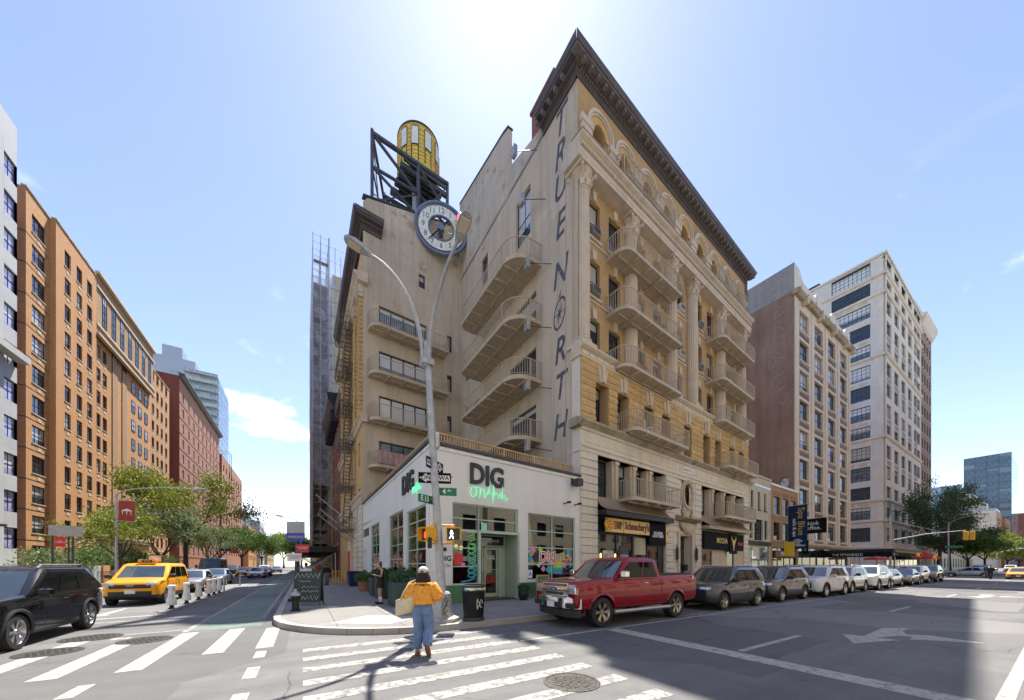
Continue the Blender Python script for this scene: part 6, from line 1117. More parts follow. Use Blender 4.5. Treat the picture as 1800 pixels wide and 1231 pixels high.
# planters along the shop
def plant_mesh(w, d, h, n, seed, leaf=.07, kind=0):
    r = random.Random(seed); mb = MB()
    for k in range(n):
        a = r.uniform(0, 6.283); u = math.sqrt(r.random()); x, y = math.cos(a) * u * w, math.sin(a) * u * d; z = r.random() ** .7 * h * (1.1 - .5 * u)
        add_leaf(mb, (x * (1 + .15 * z / h), y * (1 + .15 * z / h), z), leaf * r.uniform(.6, 1.3), r, 1.8)
    return mb
def add_leaf(mb, p, s, r, asp=1.6):
    d = Vector((r.gauss(0, 1), r.gauss(0, 1), r.gauss(.25, .6))); d = d.normalized() if d.length > .01 else Vector((0, 0, 1)); u = d.orthogonal().normalized(); u.rotate(Matrix.Rotation(r.uniform(0, 6.28), 3, d)); q = d.cross(u); p = Vector(p); f = u * s * .5; g = q * s * .5 / asp
    mb.add([tuple(p - f), tuple(p + g - d * s * .08), tuple(p + f), tuple(p - g - d * s * .08)], [(0, 1, 2, 3)])
def M_leaf(name, a, b, rough=.55):
    t = NT(name); n = t.noise(1.1, 3, vec=t.wpos()); n2 = t.noise(9, 2, vec=t.wpos()); k = t.mix(t.rng(n, .3, .7), c4(a), c4(b)); k = t.mix(t.rng(n2, .35, .7, 0, .6), k, c4(b, 1.35)); t.base(k); t.rough(rough)
    tr = t.new('BsdfTranslucent'); t.l.new(k, tr.inputs[0]); m = t.new('MixShader'); m.inputs[0].default_value = .32; t.l.new(t.p.outputs[0], m.inputs[1]); t.l.new(tr.outputs[0], m.inputs[2]); t.l.new(m.outputs[0], t.out.inputs[0]); MATS[name] = t.m
M_leaf('leaf_mid', (.045, .10, .02), (.10, .17, .035)); M_leaf('leaf_dark', (.03, .075, .03), (.065, .13, .045)); M_leaf('leaf_yellow', (.12, .17, .025), (.24, .26, .045)); M_leaf('leaf_pale', (.10, .15, .06), (.22, .26, .12)); M_leaf('leaf_lime', (.13, .17, .018), (.225, .25, .035))
M_plain('planter_box', (.035, .065, .06), .5, 0, .15); M_plain('terracotta', (.3, .16, .09), .85); M_plain('soil', (.04, .028, .02), .95)
for i, (x, y, w, h, lab) in enumerate(((3.42, 13.75, .52, .92, 'dark green square planter nearest the shop corner'), (3.5, 17.3, .52, .92, 'second dark green planter along the side street wall'), (3.5, 19.0, .5, .9, 'third dark green planter along the side street wall'), (3.55, 15.4, .35, .85, 'narrow dark green planter just behind the standing person'))):
    p = thing('planter', lab, 'planter', (x, y, .15), 0, 'planters beside the corner shop'); mb = MB(); mb.bbox(-w, -w, 0, w, w, h, .02); mb.build('box', 'planter_box', p); mb = MB(); mb.box(-w + .05, -w + .05, h, w - .05, w - .05, h + .01); mb.build('soil', 'soil', p)
    mb = plant_mesh(w * .98, w * .98, .55, 520, i, .13); mb.xf(Matrix.Translation((0, 0, h))); mb.build('foliage', 'leaf_dark', p, fix=False)
def pot(label, x, y, prof, mat, foliage, r, h, n, leaf):
    p = thing('potted_plant', label, 'potted plant', (x, y, .15)); mb = MB(); mb.lathe(prof, 20); mb.build('pot', mat, p, smooth='auto'); mb = plant_mesh(r, r, h, n, int(x * 10), leaf); mb.xf(Matrix.Translation((0, 0, prof[-1][1] - .03))); mb.build('foliage', foliage, p, fix=False)
pot('small shrub in a black round pot beside the shop entrance', 8.55, 12.95, [(.16, 0), (.24, .15), (.25, .38), (.23, .42)], 'black', 'leaf_dark', .26, .38, 420, .09); pot('bushy shrub in a terracotta pot at the end of the planters', 3.2, 22.3, [(.28, 0), (.4, .5), (.42, .6)], 'terracotta', 'leaf_mid', .55, .7, 700, .13)
# chalkboard by the truck
CB = thing('menu_easel', 'small wooden framed menu board standing before the right shop window', 'menu board', (9.75, 13.1, .15), R(5)); mb = MB(); mb.box(-.4, -.03, .0, -.34, .03, 1.12).box(.34, -.03, 0, .4, .03, 1.12).box(-.34, -.03, 1.06, .34, .03, 1.12).box(-.34, -.03, .4, .34, .03, .46); mb.build('frame', 'wood_rail', CB); mb = MB(); mb.box(-.34, -.015, .46, .34, .015, 1.06); o = mb.build('board', 'green_paint', CB); text('FRESH\nBOWLS', .16, 'sign_white', o, (0, -.02, .76), ext=.001)
# flexible posts on the white kerb of the bike lane
M_plain('post_white', (.78, .77, .73), .6, 0, .08, 6)
KS = mark([(-4.42, 16.7), (-4.18, 16.9), (-4.2, 27.4), (-4.5, 27.6)], 'paint_white', 'kerb_strip'); mb = MB(); mb.box(-4.44, 17.0, 0, -4.2, 27.5, .05); mb.build('rubber_kerb', 'paint_white', road)
pm = [MB().lathe([(.10, .0), (.09, .04), (.06, .07), (.06, .14), (.09, .18)], 10).mesh('base', 'rubber', 'auto'), MB().lathe([(.15, .16), (.15, .3), (.10, .55), (.09, .78), (.12, .8), (.12, .9), (.10, .92)], 14).mesh('post', 'post_white', 'auto')]
for k, y in enumerate((18.1, 20.1, 22.1, 24.2, 25.5, 26.9)):
    p = thing('flexible_post', '%s white flexible post in the row along the bike lane, counted from the camera' % ('first', 'second', 'third', 'fourth', 'fifth', 'sixth')[k], 'flexible post', (-4.32, y, .05), 0, 'white posts along the bike lane'); obj('base', pm[0], p); obj('post', pm[1], p)
for k, y in enumerate((28.9, 35.6)):
    mb = MB(); mb.lathe([(.12, 0), (.12, .03), (.05, .05), (.045, 1.0), (.03, 1.03)], 10); mb.lathe([(.052, .7), (.052, .85)], 10); tag(mb.build('slim_post', 'metal_grey', None, (-4.4, y, 0), smooth='auto'), ('slim grey bike lane post just past the white posts', 'far slim grey bike lane post')[k], 'post', 'slim posts of the bike lane')
# bins and barriers by the red door
for k, (x, y, w, h, m_, lab) in enumerate(((3.3, 27.8, .4, 1.05, 'sign_navy', 'dark blue wheeled bin by the shop end'), (3.35, 29.2, .35, 1.0, 'metal_dark', 'dark grey bin against the stone wall'), (3.4, 30.4, .3, .95, 'letter_brown', 'brown bin against the stone wall'))):
    p = thing('rubbish_bin', lab, 'bin', (x, y, .15), .1 * k, 'bins along the stone wall'); mb = MB(); mb.loft([[(a * w * .85, b * w * .85, 0) for a, b in ((-1, -1), (1, -1), (1, 1), (-1, 1))], [(a * w, b * w, h) for a, b in ((-1, -1), (1, -1), (1, 1), (-1, 1))]]); mb.build('body', m_, p); mb = MB(); mb.bbox(-w - .04, -w - .06, h, w + .04, w + .04, h + .08, .02); mb.build('lid', m_, p)
YB = thing('folding_barrier', 'yellow folding barrier on the pavement by the red door', 'barrier', (2.7, 33.5, .15), R(20)); mb = MB()
for x in (-.5, -.25, 0, .25, .5): mb.tube([(x - .1, -.15, 0), (x, 0, 1.1)], .03, 5); mb.tube([(x + .1, .15, 0), (x, 0, 1.1)], .03, 5)
mb.tube([(-.55, 0, 1.05), (.55, 0, 1.05)], .03, 5); mb.build('frame', 'paint_yellow', YB)
mb = MB(); mb.box(2.2, 31.8, .15, 4.0, 33.0, .17); tag(mb.build('door_mat', 'sign_red', None), 'red mat lying by the yellow barrier', 'mat')
# ------------------------------------------------------------------ far pavement on the left
def street_light(label, loc, rz, h, arm, curve=1.6, banner=None):
    s = thing('street_lamp', label, 'street lamp', loc, rz); mb = MB(); mb.lathe([(.22, 0), (.2, .5), (.12, .6)], 10); mb.tube([(0, 0, .5), (0, 0, h)], [.1, .07], 10); mb.build('pole', 'metal_galv', s, smooth='auto')
    mb = MB(); pts = [(arm * (1 - math.cos(k / 8 * math.pi / 2)), 0, h - .1 + curve * math.sin(k / 8 * math.pi / 2)) for k in range(9)]; mb.tube(pts, [.05 - .002 * k for k in range(9)], 8); a = mb.build('arm', 'metal_galv', s, smooth='auto'); obj('lamp_head', hd, a, pts[-1]); return s
street_light('street lamp with long curved arm and red banner on the left pavement', (-12.2, 38.2, .15), R(0), 7.0, 4.4, 1.0)
street_light('far street lamp arching over the right kerb of the side street', (-.2, 58, .15), R(180), 7.0, 2.2, 1.5)
def pole_banner(label, loc, rz, w, h, mat, lines=()):
    s = thing('banner', label, 'banner', loc, rz); mb = MB(); mb.box(0, -.01, -h, w, .01, 0); p = mb.build('cloth', mat, s); mb = MB(); mb.tube([(-.1, 0, .02), (w + .05, 0, .02)], .02, 5); mb.tube([(-.1, 0, -h - .02), (w + .05, 0, -h - .02)], .02, 5); mb.build('rod', 'metal_galv', s)
    for b_, s_, m_, x, z in lines: text(b_, s_, m_, p, (x, -.015, z), ext=.001, bold=.004)
    return p
M_plain('banner_red', (.36, .05, .035), .8, 0, .15); M_plain('banner_purple', (.06, .03, .16), .8)
p = pole_banner('red banner with a small white pavilion emblem on the left street lamp', (-12.05, 38.1, 6.7), R(8), .85, 1.55, 'banner_red'); mb = MB(); mb.extr_y([(.15, -.75), (.42, -.6), (.7, -.75), (.7, -.8), (.15, -.8)], -.02, -.012)
for x in (.2, .42, .64): mb.box(x - .02, -.02, -1.05, x + .02, -.012, -.8)
obj('emblem', mb.mesh('emblem', 'sign_white'), p)
pole_banner('purple banner with white lettering hanging over the left pavement', (-13.4, 83, 6.4), R(8), 1.7, 2.1, 'banner_purple', [('NYU', .6, 'sign_white', .85, -1.2)]); pole_banner('small red banner behind the purple one', (-13.0, 92, 6.4), R(8), 1.3, 2.2, 'banner_red', [])
SG = thing('sign_board', 'blank grey board on two dark posts seen from behind', 'sign board', (-12.4, 32.2, .15), R(20)); mb = MB(); mb.box(-.65, -.02, 3.35, .65, 0, 4.0); mb.build('board', 'sign_back', SG)
for x in (-.5, .25): mb = MB(); mb.box(x - .05, .01, 0, x + .05, .09, 4.0); mb.build('post', 'metal_dark', SG)
mb = MB(); mb.box(-.42, -.04, 2.7, -.02, -.025, 3.3); o = mb.build('sign_panel', 'sign_red', SG); text('NO\nPARKING', .1, 'sign_white', o, (-.22, -.045, 3.0), ext=.001)
for k, y in enumerate((29.2, 35.6)): mb = MB(); mb.tube([(0, 0, 0), (0, 0, 3.8)], .05, 8); mb.bbox(-.3, -.1, 3.6, .3, .1, 3.75, .02); tag(mb.build('path_lamp', 'metal_dark', None, (-13.6, y, .15)), ('slim dark lamp post behind the black car', 'slim dark lamp post in front of the orange building')[k], 'lamp post', 'slim lamp posts on the left pavement')
YW = thing('garden_wall', 'grey rendered garden wall with a brick end pier along the left pavement', 'wall', (-14.6, 23, .15)); mb = MB(); mb.box(-.3, 0, 0, 0, 20, 1.5); mb.build('panel', 'concrete_grey', YW); mb = MB(); mb.box(-.4, 20.01, 0, .1, 21.2, 1.55); mb.build('pier', 'brick_orange', YW); mb = MB(); mb.box(-.3, 22.6, 0, 0, 44, 1.1); mb.build('panel', 'brick_rust', YW)
for k in range(5):
    CBR = thing('crowd_barrier', '%s steel crowd barrier beside the left garden wall' % ('first', 'second', 'third', 'fourth', 'fifth')[k], 'barrier', (-13.4, 38.8 + 2.2 * k, .15), R(90), 'crowd barriers on the left pavement'); mb = MB(); mb.tube([(0, 0, .15), (0, 0, 1.05), (2, 0, 1.05), (2, 0, .15)], .02, 5, closed=True)
    for q in range(13): mb.tube([(.15 + .142 * q, 0, .15), (.15 + .142 * q, 0, 1.05)], .01, 4)
    for q in (.3, 1.7): mb.tube([(q, -.25, 0), (q, 0, .15), (q, .25, 0)], .018, 4)
    mb.build('frame', 'metal_grey' if k % 2 else 'letter_brown', CBR)
# ------------------------------------------------------------------ far crossing on the right
def mast_signal(label, loc, rz, h, arm, rise, cat='traffic signal'):
    s = thing('traffic_signal', label, cat, loc, rz); mb = MB(); mb.lathe([(.3, 0), (.28, .6), (.15, .7)], 10); mb.tube([(0, 0, .6), (0, 0, h)], [.13, .1], 10); mb.build('pole', 'metal_galv', s, smooth='auto'); mb = MB(); mb.tube([(0, 0, h * .58), (arm * .5, 0, h * .58 + rise * .75), (arm, 0, h * .58 + rise)], [.08, .07, .05], 8); mb.tube([(0, 0, h * .9), (arm * .7, 0, h * .58 + rise)], .012, 4); mb.build('mast_arm', 'metal_galv', s, smooth='auto')
    for q in (0, 1): mb = MB(); mb.bbox(arm - .2 + .5 * q, -.18, h * .58 + rise - 1.25, arm + .2 + .5 * q, .18, h * .58 + rise - .12, .03); o = mb.build('signal_head', 'signal_yellow', s)
    return s
mast_signal('traffic signal on a long mast arm over the far crossing', (72.6, 13.5, .15), R(-92), 8.8, 6.6, .9); mast_signal('smaller traffic signal on a mast arm farther down the avenue', (150, 9.6, .15), R(-92), 8, 6.5, 1.2)
street_light('street lamp at the far corner beneath the tree', (89.2, 10.2, .15), R(-90), 8.0, 3.0, 1.4)
UM = thing('market_umbrella', 'red cafe umbrella beneath the far tree', 'umbrella', (88.8, 12.5, .15), .3); mb = MB(); mb.lathe([(1.5, 2.6), (1.55, 2.8), (.8, 3.3), (.05, 3.7)], 8, caps=False); mb.build('canopy', 'letter_red', UM); mb = MB(); mb.tube([(0, 0, 0), (0, 0, 3.7)], .04, 6); mb.build('pole', 'metal_dark', UM)
mb = MB(); mb.extr_x([(-1.8, 2.7), (0, 2.7), (0, 3.6), (-1.8, 3.1)], 0, 9); AWN = tag(mb.build('awning', 'sign_black', None, (92, 17.1, 0)), 'black shop awning at the foot of the white tower', 'awning')
for k, (x, y) in enumerate(((71.5, 9.2), (72.6, 10.8))): ped_signal(('small pedestrian signal with a red hand at the far crossing, lower', 'small pedestrian signal with a red hand at the far crossing, upper')[k], (x, y, 2.7 + .4 * k), R(-40), False)
SGN = thing('street_name_sign', 'green street name sign at the far corner', 'sign', (88.6, 9.6, 4.6), R(-75)); mb = MB(); mb.box(-.9, -.02, -.2, .9, 0, .2); mb.build('panel', 'sign_green', SGN)
KI = thing('food_cart', 'small food cart with a red and dark striped roof by the far parked cars', 'food cart', (57.5, 11.8, .15), R(10)); mb = MB(); mb.bbox(-1.2, -.7, .5, 1.2, .7, 1.3, .04); mb.build('body', 'metal_grey', KI); mb = MB(); mb.lathe([(1.1, 2.2), (1.1, 2.35), (.1, 2.6)], 8, caps=False); mb.build('roof', 'letter_red', KI); mb = MB(); mb.tube([(0, 0, 1.3), (0, 0, 2.7)], .04, 6); mb.build('pole', 'metal_dark', KI)
for x in (-.8, .8): mb = MB(); mb.tube([(x, -.72, .3), (x, .72, .3)], .28, 12); mb.build('wheel', 'rubber', KI)
# ------------------------------------------------------------------ vehicles
from mathutils.bvhtree import BVHTree
M_plain('car_glass', (.005, .007, .008), .04, 0, .1, coat=0., spec=.2); M_plain('screen_glass', (.03, .045, .052), .03, 0, .35, 1.5, coat=1.); M_plain('trim_black', (.02, .02, .021), .55, 0, .15); M_plain('lamp_clear', (.55, .56, .56), .12, .5, .35, 14, coat=1.); M_plain('lamp_red', (.4, .012, .012), .2, 0, .1, coat=1.); M_plain('lamp_amber', (.8, .25, .02), .3); M_plain('plate', (.68, .68, .66), .5); M_plain('badge_blue', (.015, .04, .14), .3, .2, coat=1.)
M_paint('paint_red', (.26, .004, .010), .15); M_paint('paint_black', (.0025, .003, .004), .0); M_paint('paint_grey', (.05, .052, .057), .35); M_paint('paint_grey2', (.075, .078, .083), .35); M_paint('paint_white_car', (.62, .62, .59)); M_paint('paint_cream', (.66, .63, .55)); M_paint('paint_silver', (.36, .37, .38), .6); M_paint('paint_bluegrey', (.16, .21, .24), .5); M_paint('paint_yellow_cab', (.78, .34, .008)); M_paint('paint_slate', (.035, .055, .065), .3); M_paint('paint_bronze', (.12, .10, .08), .5)
def ringsec(x, hw, zb, zt, fl=0.):
    h = zt - zb; R_ = [(hw * .80, zb), (hw * .95, zb + .05), (hw * .995, zb + .2 * h), (hw, zb + .5 * h), (hw * .985, zb + .78 * h), (hw * .95, zb + .94 * h), (hw * .84, zt + .005), (hw * .45, zt + .022 + fl)]
    return [(x, y, z) for y, z in R_] + [(x, -y, z) for y, z in R_[::-1]]
def outline(xr, xf, hw, z, rc, bow, ns=8, nf=6):
    o = [(xr + rc + (xf - xr - 2 * rc) * k / ns, hw) for k in range(ns + 1)]; w = hw - rc * .8
    o += [(xf - bow * (y / hw) ** 2, y) for y in [w - 2 * w * k / nf for k in range(nf + 1)]]; o += [(x, -hw) for x, y in o[:ns + 1][::-1]]
    o += [(xr + bow * .6 * (y / hw) ** 2, y) for y in [-w + 2 * w * k / nf for k in range(nf + 1)]]
    return [(x, y, z) for x, y in o]
def solve(me, mods):
    o = bpy.data.objects.new('t', me); C.objects.link(o); aux = []
    for m in mods: m(o, aux)
    bpy.context.view_layer.update(); r = bpy.data.meshes.new_from_object(o.evaluated_get(bpy.context.evaluated_depsgraph_get())); bpy.data.objects.remove(o)
    for a in aux: bpy.data.objects.remove(a)
    return r
def wheel_meshes(r, w, spokes, rim, rr=.68):
    mb = MB(); mb.lathe([(r * rr, -w / 2), (r * .93, -w / 2), (r * .985, -w * .36), (r, -w * .2), (r, w * .2), (r * .985, w * .36), (r * .93, w / 2), (r * rr, w / 2), (r * rr * .98, w * .3), (r * rr * .98, -w * .3)], 28, caps=False); mb.xf(Matrix.Rotation(R(90), 4, 'X')); ty = mb.mesh('wheel', 'rubber', 'auto')
    mb = MB(); q = r * rr; mb.lathe([(q * .9, .0), (q * 1.0, -w * .44), (q * 1.03, -w * .47), (q * 1.03, -w * .40), (q * .95, -.0)], 28, caps=False)
    for k in range(spokes):
        a = 2 * math.pi * k / spokes
        for da in (-.5, .5):
            b = a + da * 1.5 / spokes; c_, s_ = math.cos(a), math.sin(a); d, e = math.cos(b), math.sin(b); t_ = q * .085; p0, p1 = (c_ * q * .2, s_ * q * .2), (d * q * .97, e * q * .97); nx, ny = -e * t_, d * t_
            mb.loft([[(p0[0] + nx, p0[1] + ny, -w * .36), (p0[0] - nx, p0[1] - ny, -w * .36), (p0[0] - nx, p0[1] - ny, -w * .2), (p0[0] + nx, p0[1] + ny, -w * .2)], [(p1[0] + nx, p1[1] + ny, -w * .44), (p1[0] - nx, p1[1] - ny, -w * .44), (p1[0] - nx, p1[1] - ny, -w * .28), (p1[0] + nx, p1[1] + ny, -w * .28)]])
    mb.lathe([(.01, -w * .42), (q * .2, -w * .42), (q * .26, -w * .3), (q * .26, -w * .15)], 14); mb.xf(Matrix.Rotation(R(90), 4, 'X')); rm = mb.mesh('rim', rim, 'auto')
    mb = MB(); mb.lathe([(.01, w * .02), (q * .98, w * .02)], 20); mb.xf(Matrix.Rotation(R(90), 4, 'X')); return ty, rm, mb.mesh('brake_disc', 'trim_black')
class Car:
    def __init__(s, name, sp):
        s.sp = sp; s.root = obj(name, None); s.name = name; L, W, H = sp['L'], sp['W'], sp['H']; F, Rr, hw = L / 2, -L / 2, W / 2
        mb = MB(); mb.loft([ringsec(F + x if x <= 0 else Rr + (x - 100), hw * k, zb, zt) for x, k, zb, zt in sp['st']]); me = mb.mesh('b', 'trim_black', True)
        ax = (F - sp['fo'], F - sp['fo'] - sp['wb']); r = sp['r']
        def sub(o, aux): m = o.modifiers.new('s', 'SUBSURF'); m.levels = m.render_levels = 2
        def arches(o, aux):
            cb = MB()
            for x in ax: cb.lathe([(r * 1.17, -hw - .3), (r * 1.17, hw + .3)], 26); cb.xf(Matrix.Translation((x, 0, r)) @ Matrix.Rotation(R(90), 4, 'X'), len(cb.v) - 52)
            c = bpy.data.objects.new('c', cb.mesh('c', ['trim_black', 'trim_black'])); C.objects.link(c); c.hide_render = True; aux.append(c)
            m = o.modifiers.new('b', 'BOOLEAN'); m.object = c; m.operation = 'DIFFERENCE'; m.solver = 'EXACT'
        me2 = solve(me, [sub, arches]); bm = bmesh.new(); bm.from_mesh(me2)
        cab = sp['cab']; rings = [outline(F + a if a <= 0 else a, F + b, hw * k, z, rc, bow) if False else outline(Rr + a, F + b, hw * k, z, rc, bow) for a, b, k, z, rc, bow in cab]
        cm = MB(); cm.loft(rings); n0 = len(bm.verts); vs = [bm.verts.new(v) for v in cm.v]
        for f in cm.f:
            try: q = bm.faces.new([vs[i] for i in f]); q.smooth = True
            except ValueError: pass
        bmesh.ops.recalc_face_normals(bm, faces=bm.faces)
        for f in bm.faces:
            c = f.calc_center_median(); inw = any(math.hypot(c.x - x, c.z - r) < r * 1.15 for x in ax); f.material_index = 1 if inw or c.z < sp.get('clad', .3) else 0; f.smooth = True
        mesh = bpy.data.meshes.new('body'); bm.to_mesh(mesh); bm.free(); mesh.materials.append(MATS['paint_grey']); mesh.materials.append(MATS['trim_black']); mesh.set_sharp_from_angle(angle=R(42))
        s.body = obj('body', mesh, s.root); s.bvh = BVHTree.FromPolygons([v.co.copy() for v in mesh.vertices], [tuple(p.vertices) for p in mesh.polygons]); s.F, s.R, s.hw, s.ax, s.rings, s.r = F, Rr, hw, ax, rings, r
        ty, rm, bd = wheel_meshes(r, sp.get('tw', .24), sp.get('spokes', 6), sp.get('rim', 'alloy'), sp.get('rr', .68))
        for x in ax:
            for y in (1, -1): w = obj('wheel', ty, s.root, (x, y * (hw - sp.get('tw', .24) / 2 - .015), r), 0 if y > 0 else math.pi); obj('rim', rm, w); obj('brake_disc', bd, w)
        s.windows(); s.details()
    def hit(s, o, d):
        h = s.bvh.ray_cast(Vector(o), Vector(d)); return h[0]
    def side(s, x, z, y=1): h = s.hit((x, y * 3, z), (0, -y, 0)); return (x, y * s.hw, z) if h is None else tuple(h)
    def front(s, y, z, d=1): h = s.hit((d * 6, y, z), (-d, 0, 0)); return None if h is None else tuple(h)
    def patch(s, name, q, mat, d=1, nu=6, nv=3, off=.006, parent=None):
        """panel lying on the nose (d=1) or tail (d=-1): q = four (y, z) corners"""
        mb = MB(); rows = []
        for j in range(nv + 1):
            row = []
            for i in range(nu + 1):
                u, v = i / nu, j / nv; y = (q[0][0] * (1 - u) + q[1][0] * u) * (1 - v) + (q[3][0] * (1 - u) + q[2][0] * u) * v; z = (q[0][1] * (1 - u) + q[1][1] * u) * (1 - v) + (q[3][1] * (1 - u) + q[2][1] * u) * v
                h = s.front(y, z, d); row.append((h[0] + d * off, y, z) if h else (d * s.F * .9, y, z))
            rows.append(row)
        mb.loft(rows, False, False); return mb.build(name, mat, parent or s.root, smooth=True)
    def spatch(s, name, q, mat, y=1, nu=5, nv=3, off=.006):
        mb = MB(); rows = []
        for j in range(nv + 1):
            row = []
            for i in range(nu + 1):
                u, v = i / nu, j / nv; x = (q[0][0] * (1 - u) + q[1][0] * u) * (1 - v) + (q[3][0] * (1 - u) + q[2][0] * u) * v; z = (q[0][1] * (1 - u) + q[1][1] * u) * (1 - v) + (q[3][1] * (1 - u) + q[2][1] * u) * v
                h = s.side(x, z, y); row.append((x, h[1] + y * off, z))
            rows.append(row)
        mb.loft(rows, False, False); return mb.build(name, mat, s.root, smooth=True)
    def line(s, name, pts, r, mat, y=1, off=0.): mb = MB(); mb.tube([(p[0], p[1] + y * off, p[2]) for p in [s.side(x, z, y) for x, z in pts]], r, 5); return mb.build(name, mat, s.root)
    def cabpt(s, i, u, t0):
        a, b = s.rings[0], s.rings[1]; k = int(min(max(u, 0), len(a) - 1.001)); f = u - k; P = Vector(a[k]).lerp(Vector(a[k + 1]), f); Q = Vector(b[k]).lerp(Vector(b[k + 1]), f); return P.lerp(Q, t0)
    def glass(s, name, u0, u1, t0, t1, mat, off, shear=(0, 0), nu=6, nv=4):
        mb = MB(); rows = []
        for j in range(nv + 1):
            v = j / nv; a0 = u0 + shear[0] * v; a1 = u1 + shear[1] * v; rows.append([tuple(s.cabpt(0, a0 + (a1 - a0) * i / nu, t0 + (t1 - t0) * v) + Vector(off)) for i in range(nu + 1)])
        mb.loft(rows, False, False); return mb.build(name, mat, s.root, smooth=True)
    def windows(s):
        sp = s.sp; ns, nf = 8, 6; b = ns + 1
        s.glass('windshield', b + .15, b + nf - .15, .05, .93, 'screen_glass', (.009, 0, .003)); s.glass('rear_window', 2 * b + nf + 1 + .4, 2 * b + 2 * nf + 1 - .4, .2, .88, 'car_glass', (-.009, 0, .003))
        m = 2 * ns + nf + 2.
        for u0, u1, sh in sp['win']:
            s.glass('side_window', u0, u1, .07, .88, 'car_glass', (0, .009, .002), sh); s.glass('side_window', m - u1, m - u0, .07, .88, 'car_glass', (0, -.009, .002), (-sh[1], -sh[0]))
        for y in (1, -1):
            mb = MB(); x0, z0 = s.F + sp['mir'][0], sp['mir'][1]; yo = y * (s.hw - .06); mb.bbox(x0 - .09, yo + (.05 if y > 0 else -.28), z0, x0 + .06, yo + (.28 if y > 0 else -.05), z0 + sp.get('mh', .17), .03); mb.tube([(x0, yo - y * .1, z0), (x0, yo + y * .1, z0 + .05)], .03, 5); mb.build('mirror', 'paint_grey' if sp.get('mirmat') == 'body' else sp.get('mirmat', 'trim_black'), s.root)
    def details(s):
        sp, F, hw = s.sp, s.F, s.hw
        for y in (1, -1):
            (a, b), (c_, d) = sp['hl']; s.patch('headlight', [(y * hw * a, c_), (y * hw * b, c_ + sp.get('hlr', .03)), (y * hw * b, d + sp.get('hlr', .03)), (y * hw * a, d)], 'lamp_clear', 1, 8, 3)
            (a, b), (c_, d) = sp['tl']; s.patch('tail_light', [(y * hw * a, c_), (y * hw * b, c_), (y * hw * b, d), (y * hw * a, d)], 'lamp_red', -1, 6, 4)
            for x in sp['doors']: s.line('door_seam', [(x, z) for z in [sp['dz'][0] + (sp['dz'][1] - sp['dz'][0]) * k / 8 for k in range(9)]], .007, 'trim_black', y, -.003)
            for x in sp['handles']: h = s.side(x, sp['dz'][1] - .12, y); mb = MB(); mb.bbox(x - .09, h[1] - .02, h[2] - .015, x + .09, h[1] + .02, h[2] + .018, .008); mb.build('door_handle', sp.get('hmat', 'trim_black'), s.root)
            for x in s.ax:
                if sp.get('arch'): s.line('wheel_arch', [(x + s.r * 1.2 * math.cos(a), s.r + s.r * 1.2 * math.sin(a)) for a in [R(-12 + 204 * k / 16) for k in range(17)] if s.r + s.r * 1.2 * math.sin(a) > sp.get('amin', .27)], sp['arch'], sp.get('archmat', 'trim_black'), y, -.008)
        for (y0, z0, y1, z1, m_) in sp['grille']: s.patch('grille', [(y0, z0), (y1, z0), (y1, z1), (y0, z1)], m_, 1, 8, 3, .008)
        z = sp['plate']; mb = MB(); h = s.front(0, z); mb.bbox(h[0] + .0, -.16, z - .08, h[0] + .03, .16, z + .08, .006); mb.build('number_plate', 'plate', s.root)
        if sp.get('badge'): z, w, hh = sp['badge']; h = s.front(0, z); mb = MB(); mb.extr_x([(w * math.cos(a), z + hh * math.sin(a)) for a in [2 * math.pi * k / 20 for k in range(20)]], h[0] + .01, h[0] + .035); o = mb.build('badge', 'chrome', s.root); mb = MB(); mb.extr_x([(w * .86 * math.cos(a), z + hh * .8 * math.sin(a)) for a in [2 * math.pi * k / 20 for k in range(20)]], h[0] + .03, h[0] + .038); obj('badge_field', mb.mesh('badge_field', 'badge_blue'), o); sp.get('word') and text(sp['word'], hh * 1.1, 'letter_white', o, (h[0] + .04, 0, z), (R(90), 0, R(90)), .001, shear=.2)
        if sp.get('rails'):
            x0, x1, y, z = sp['rails']
            for s_ in (1, -1): mb = MB(); mb.tube([(F + x0, s_ * y, z - .05), (F + x0 - .12, s_ * y, z + .03), (s.R + x1 + .12, s_ * y, z + .03), (s.R + x1, s_ * y, z - .05)], .022, 6); mb.build('roof_rail', 'metal_grey', s.root)
    def place(s, label, cat, loc, rz, paint, group, first=False):
        o = s.root if first else copy_tree(s.root); o.location = loc; o.rotation_euler = (0, 0, rz); tag(o, label, cat, group)
        for ch in o.children:
            if ch.name.startswith(('body', 'mirror')) and (ch.name.startswith('body') or s.sp.get('mirmat') == 'body'):
                ch.material_slots[0].link = 'OBJECT'; ch.material_slots[0].material = MATS[paint]
        return o
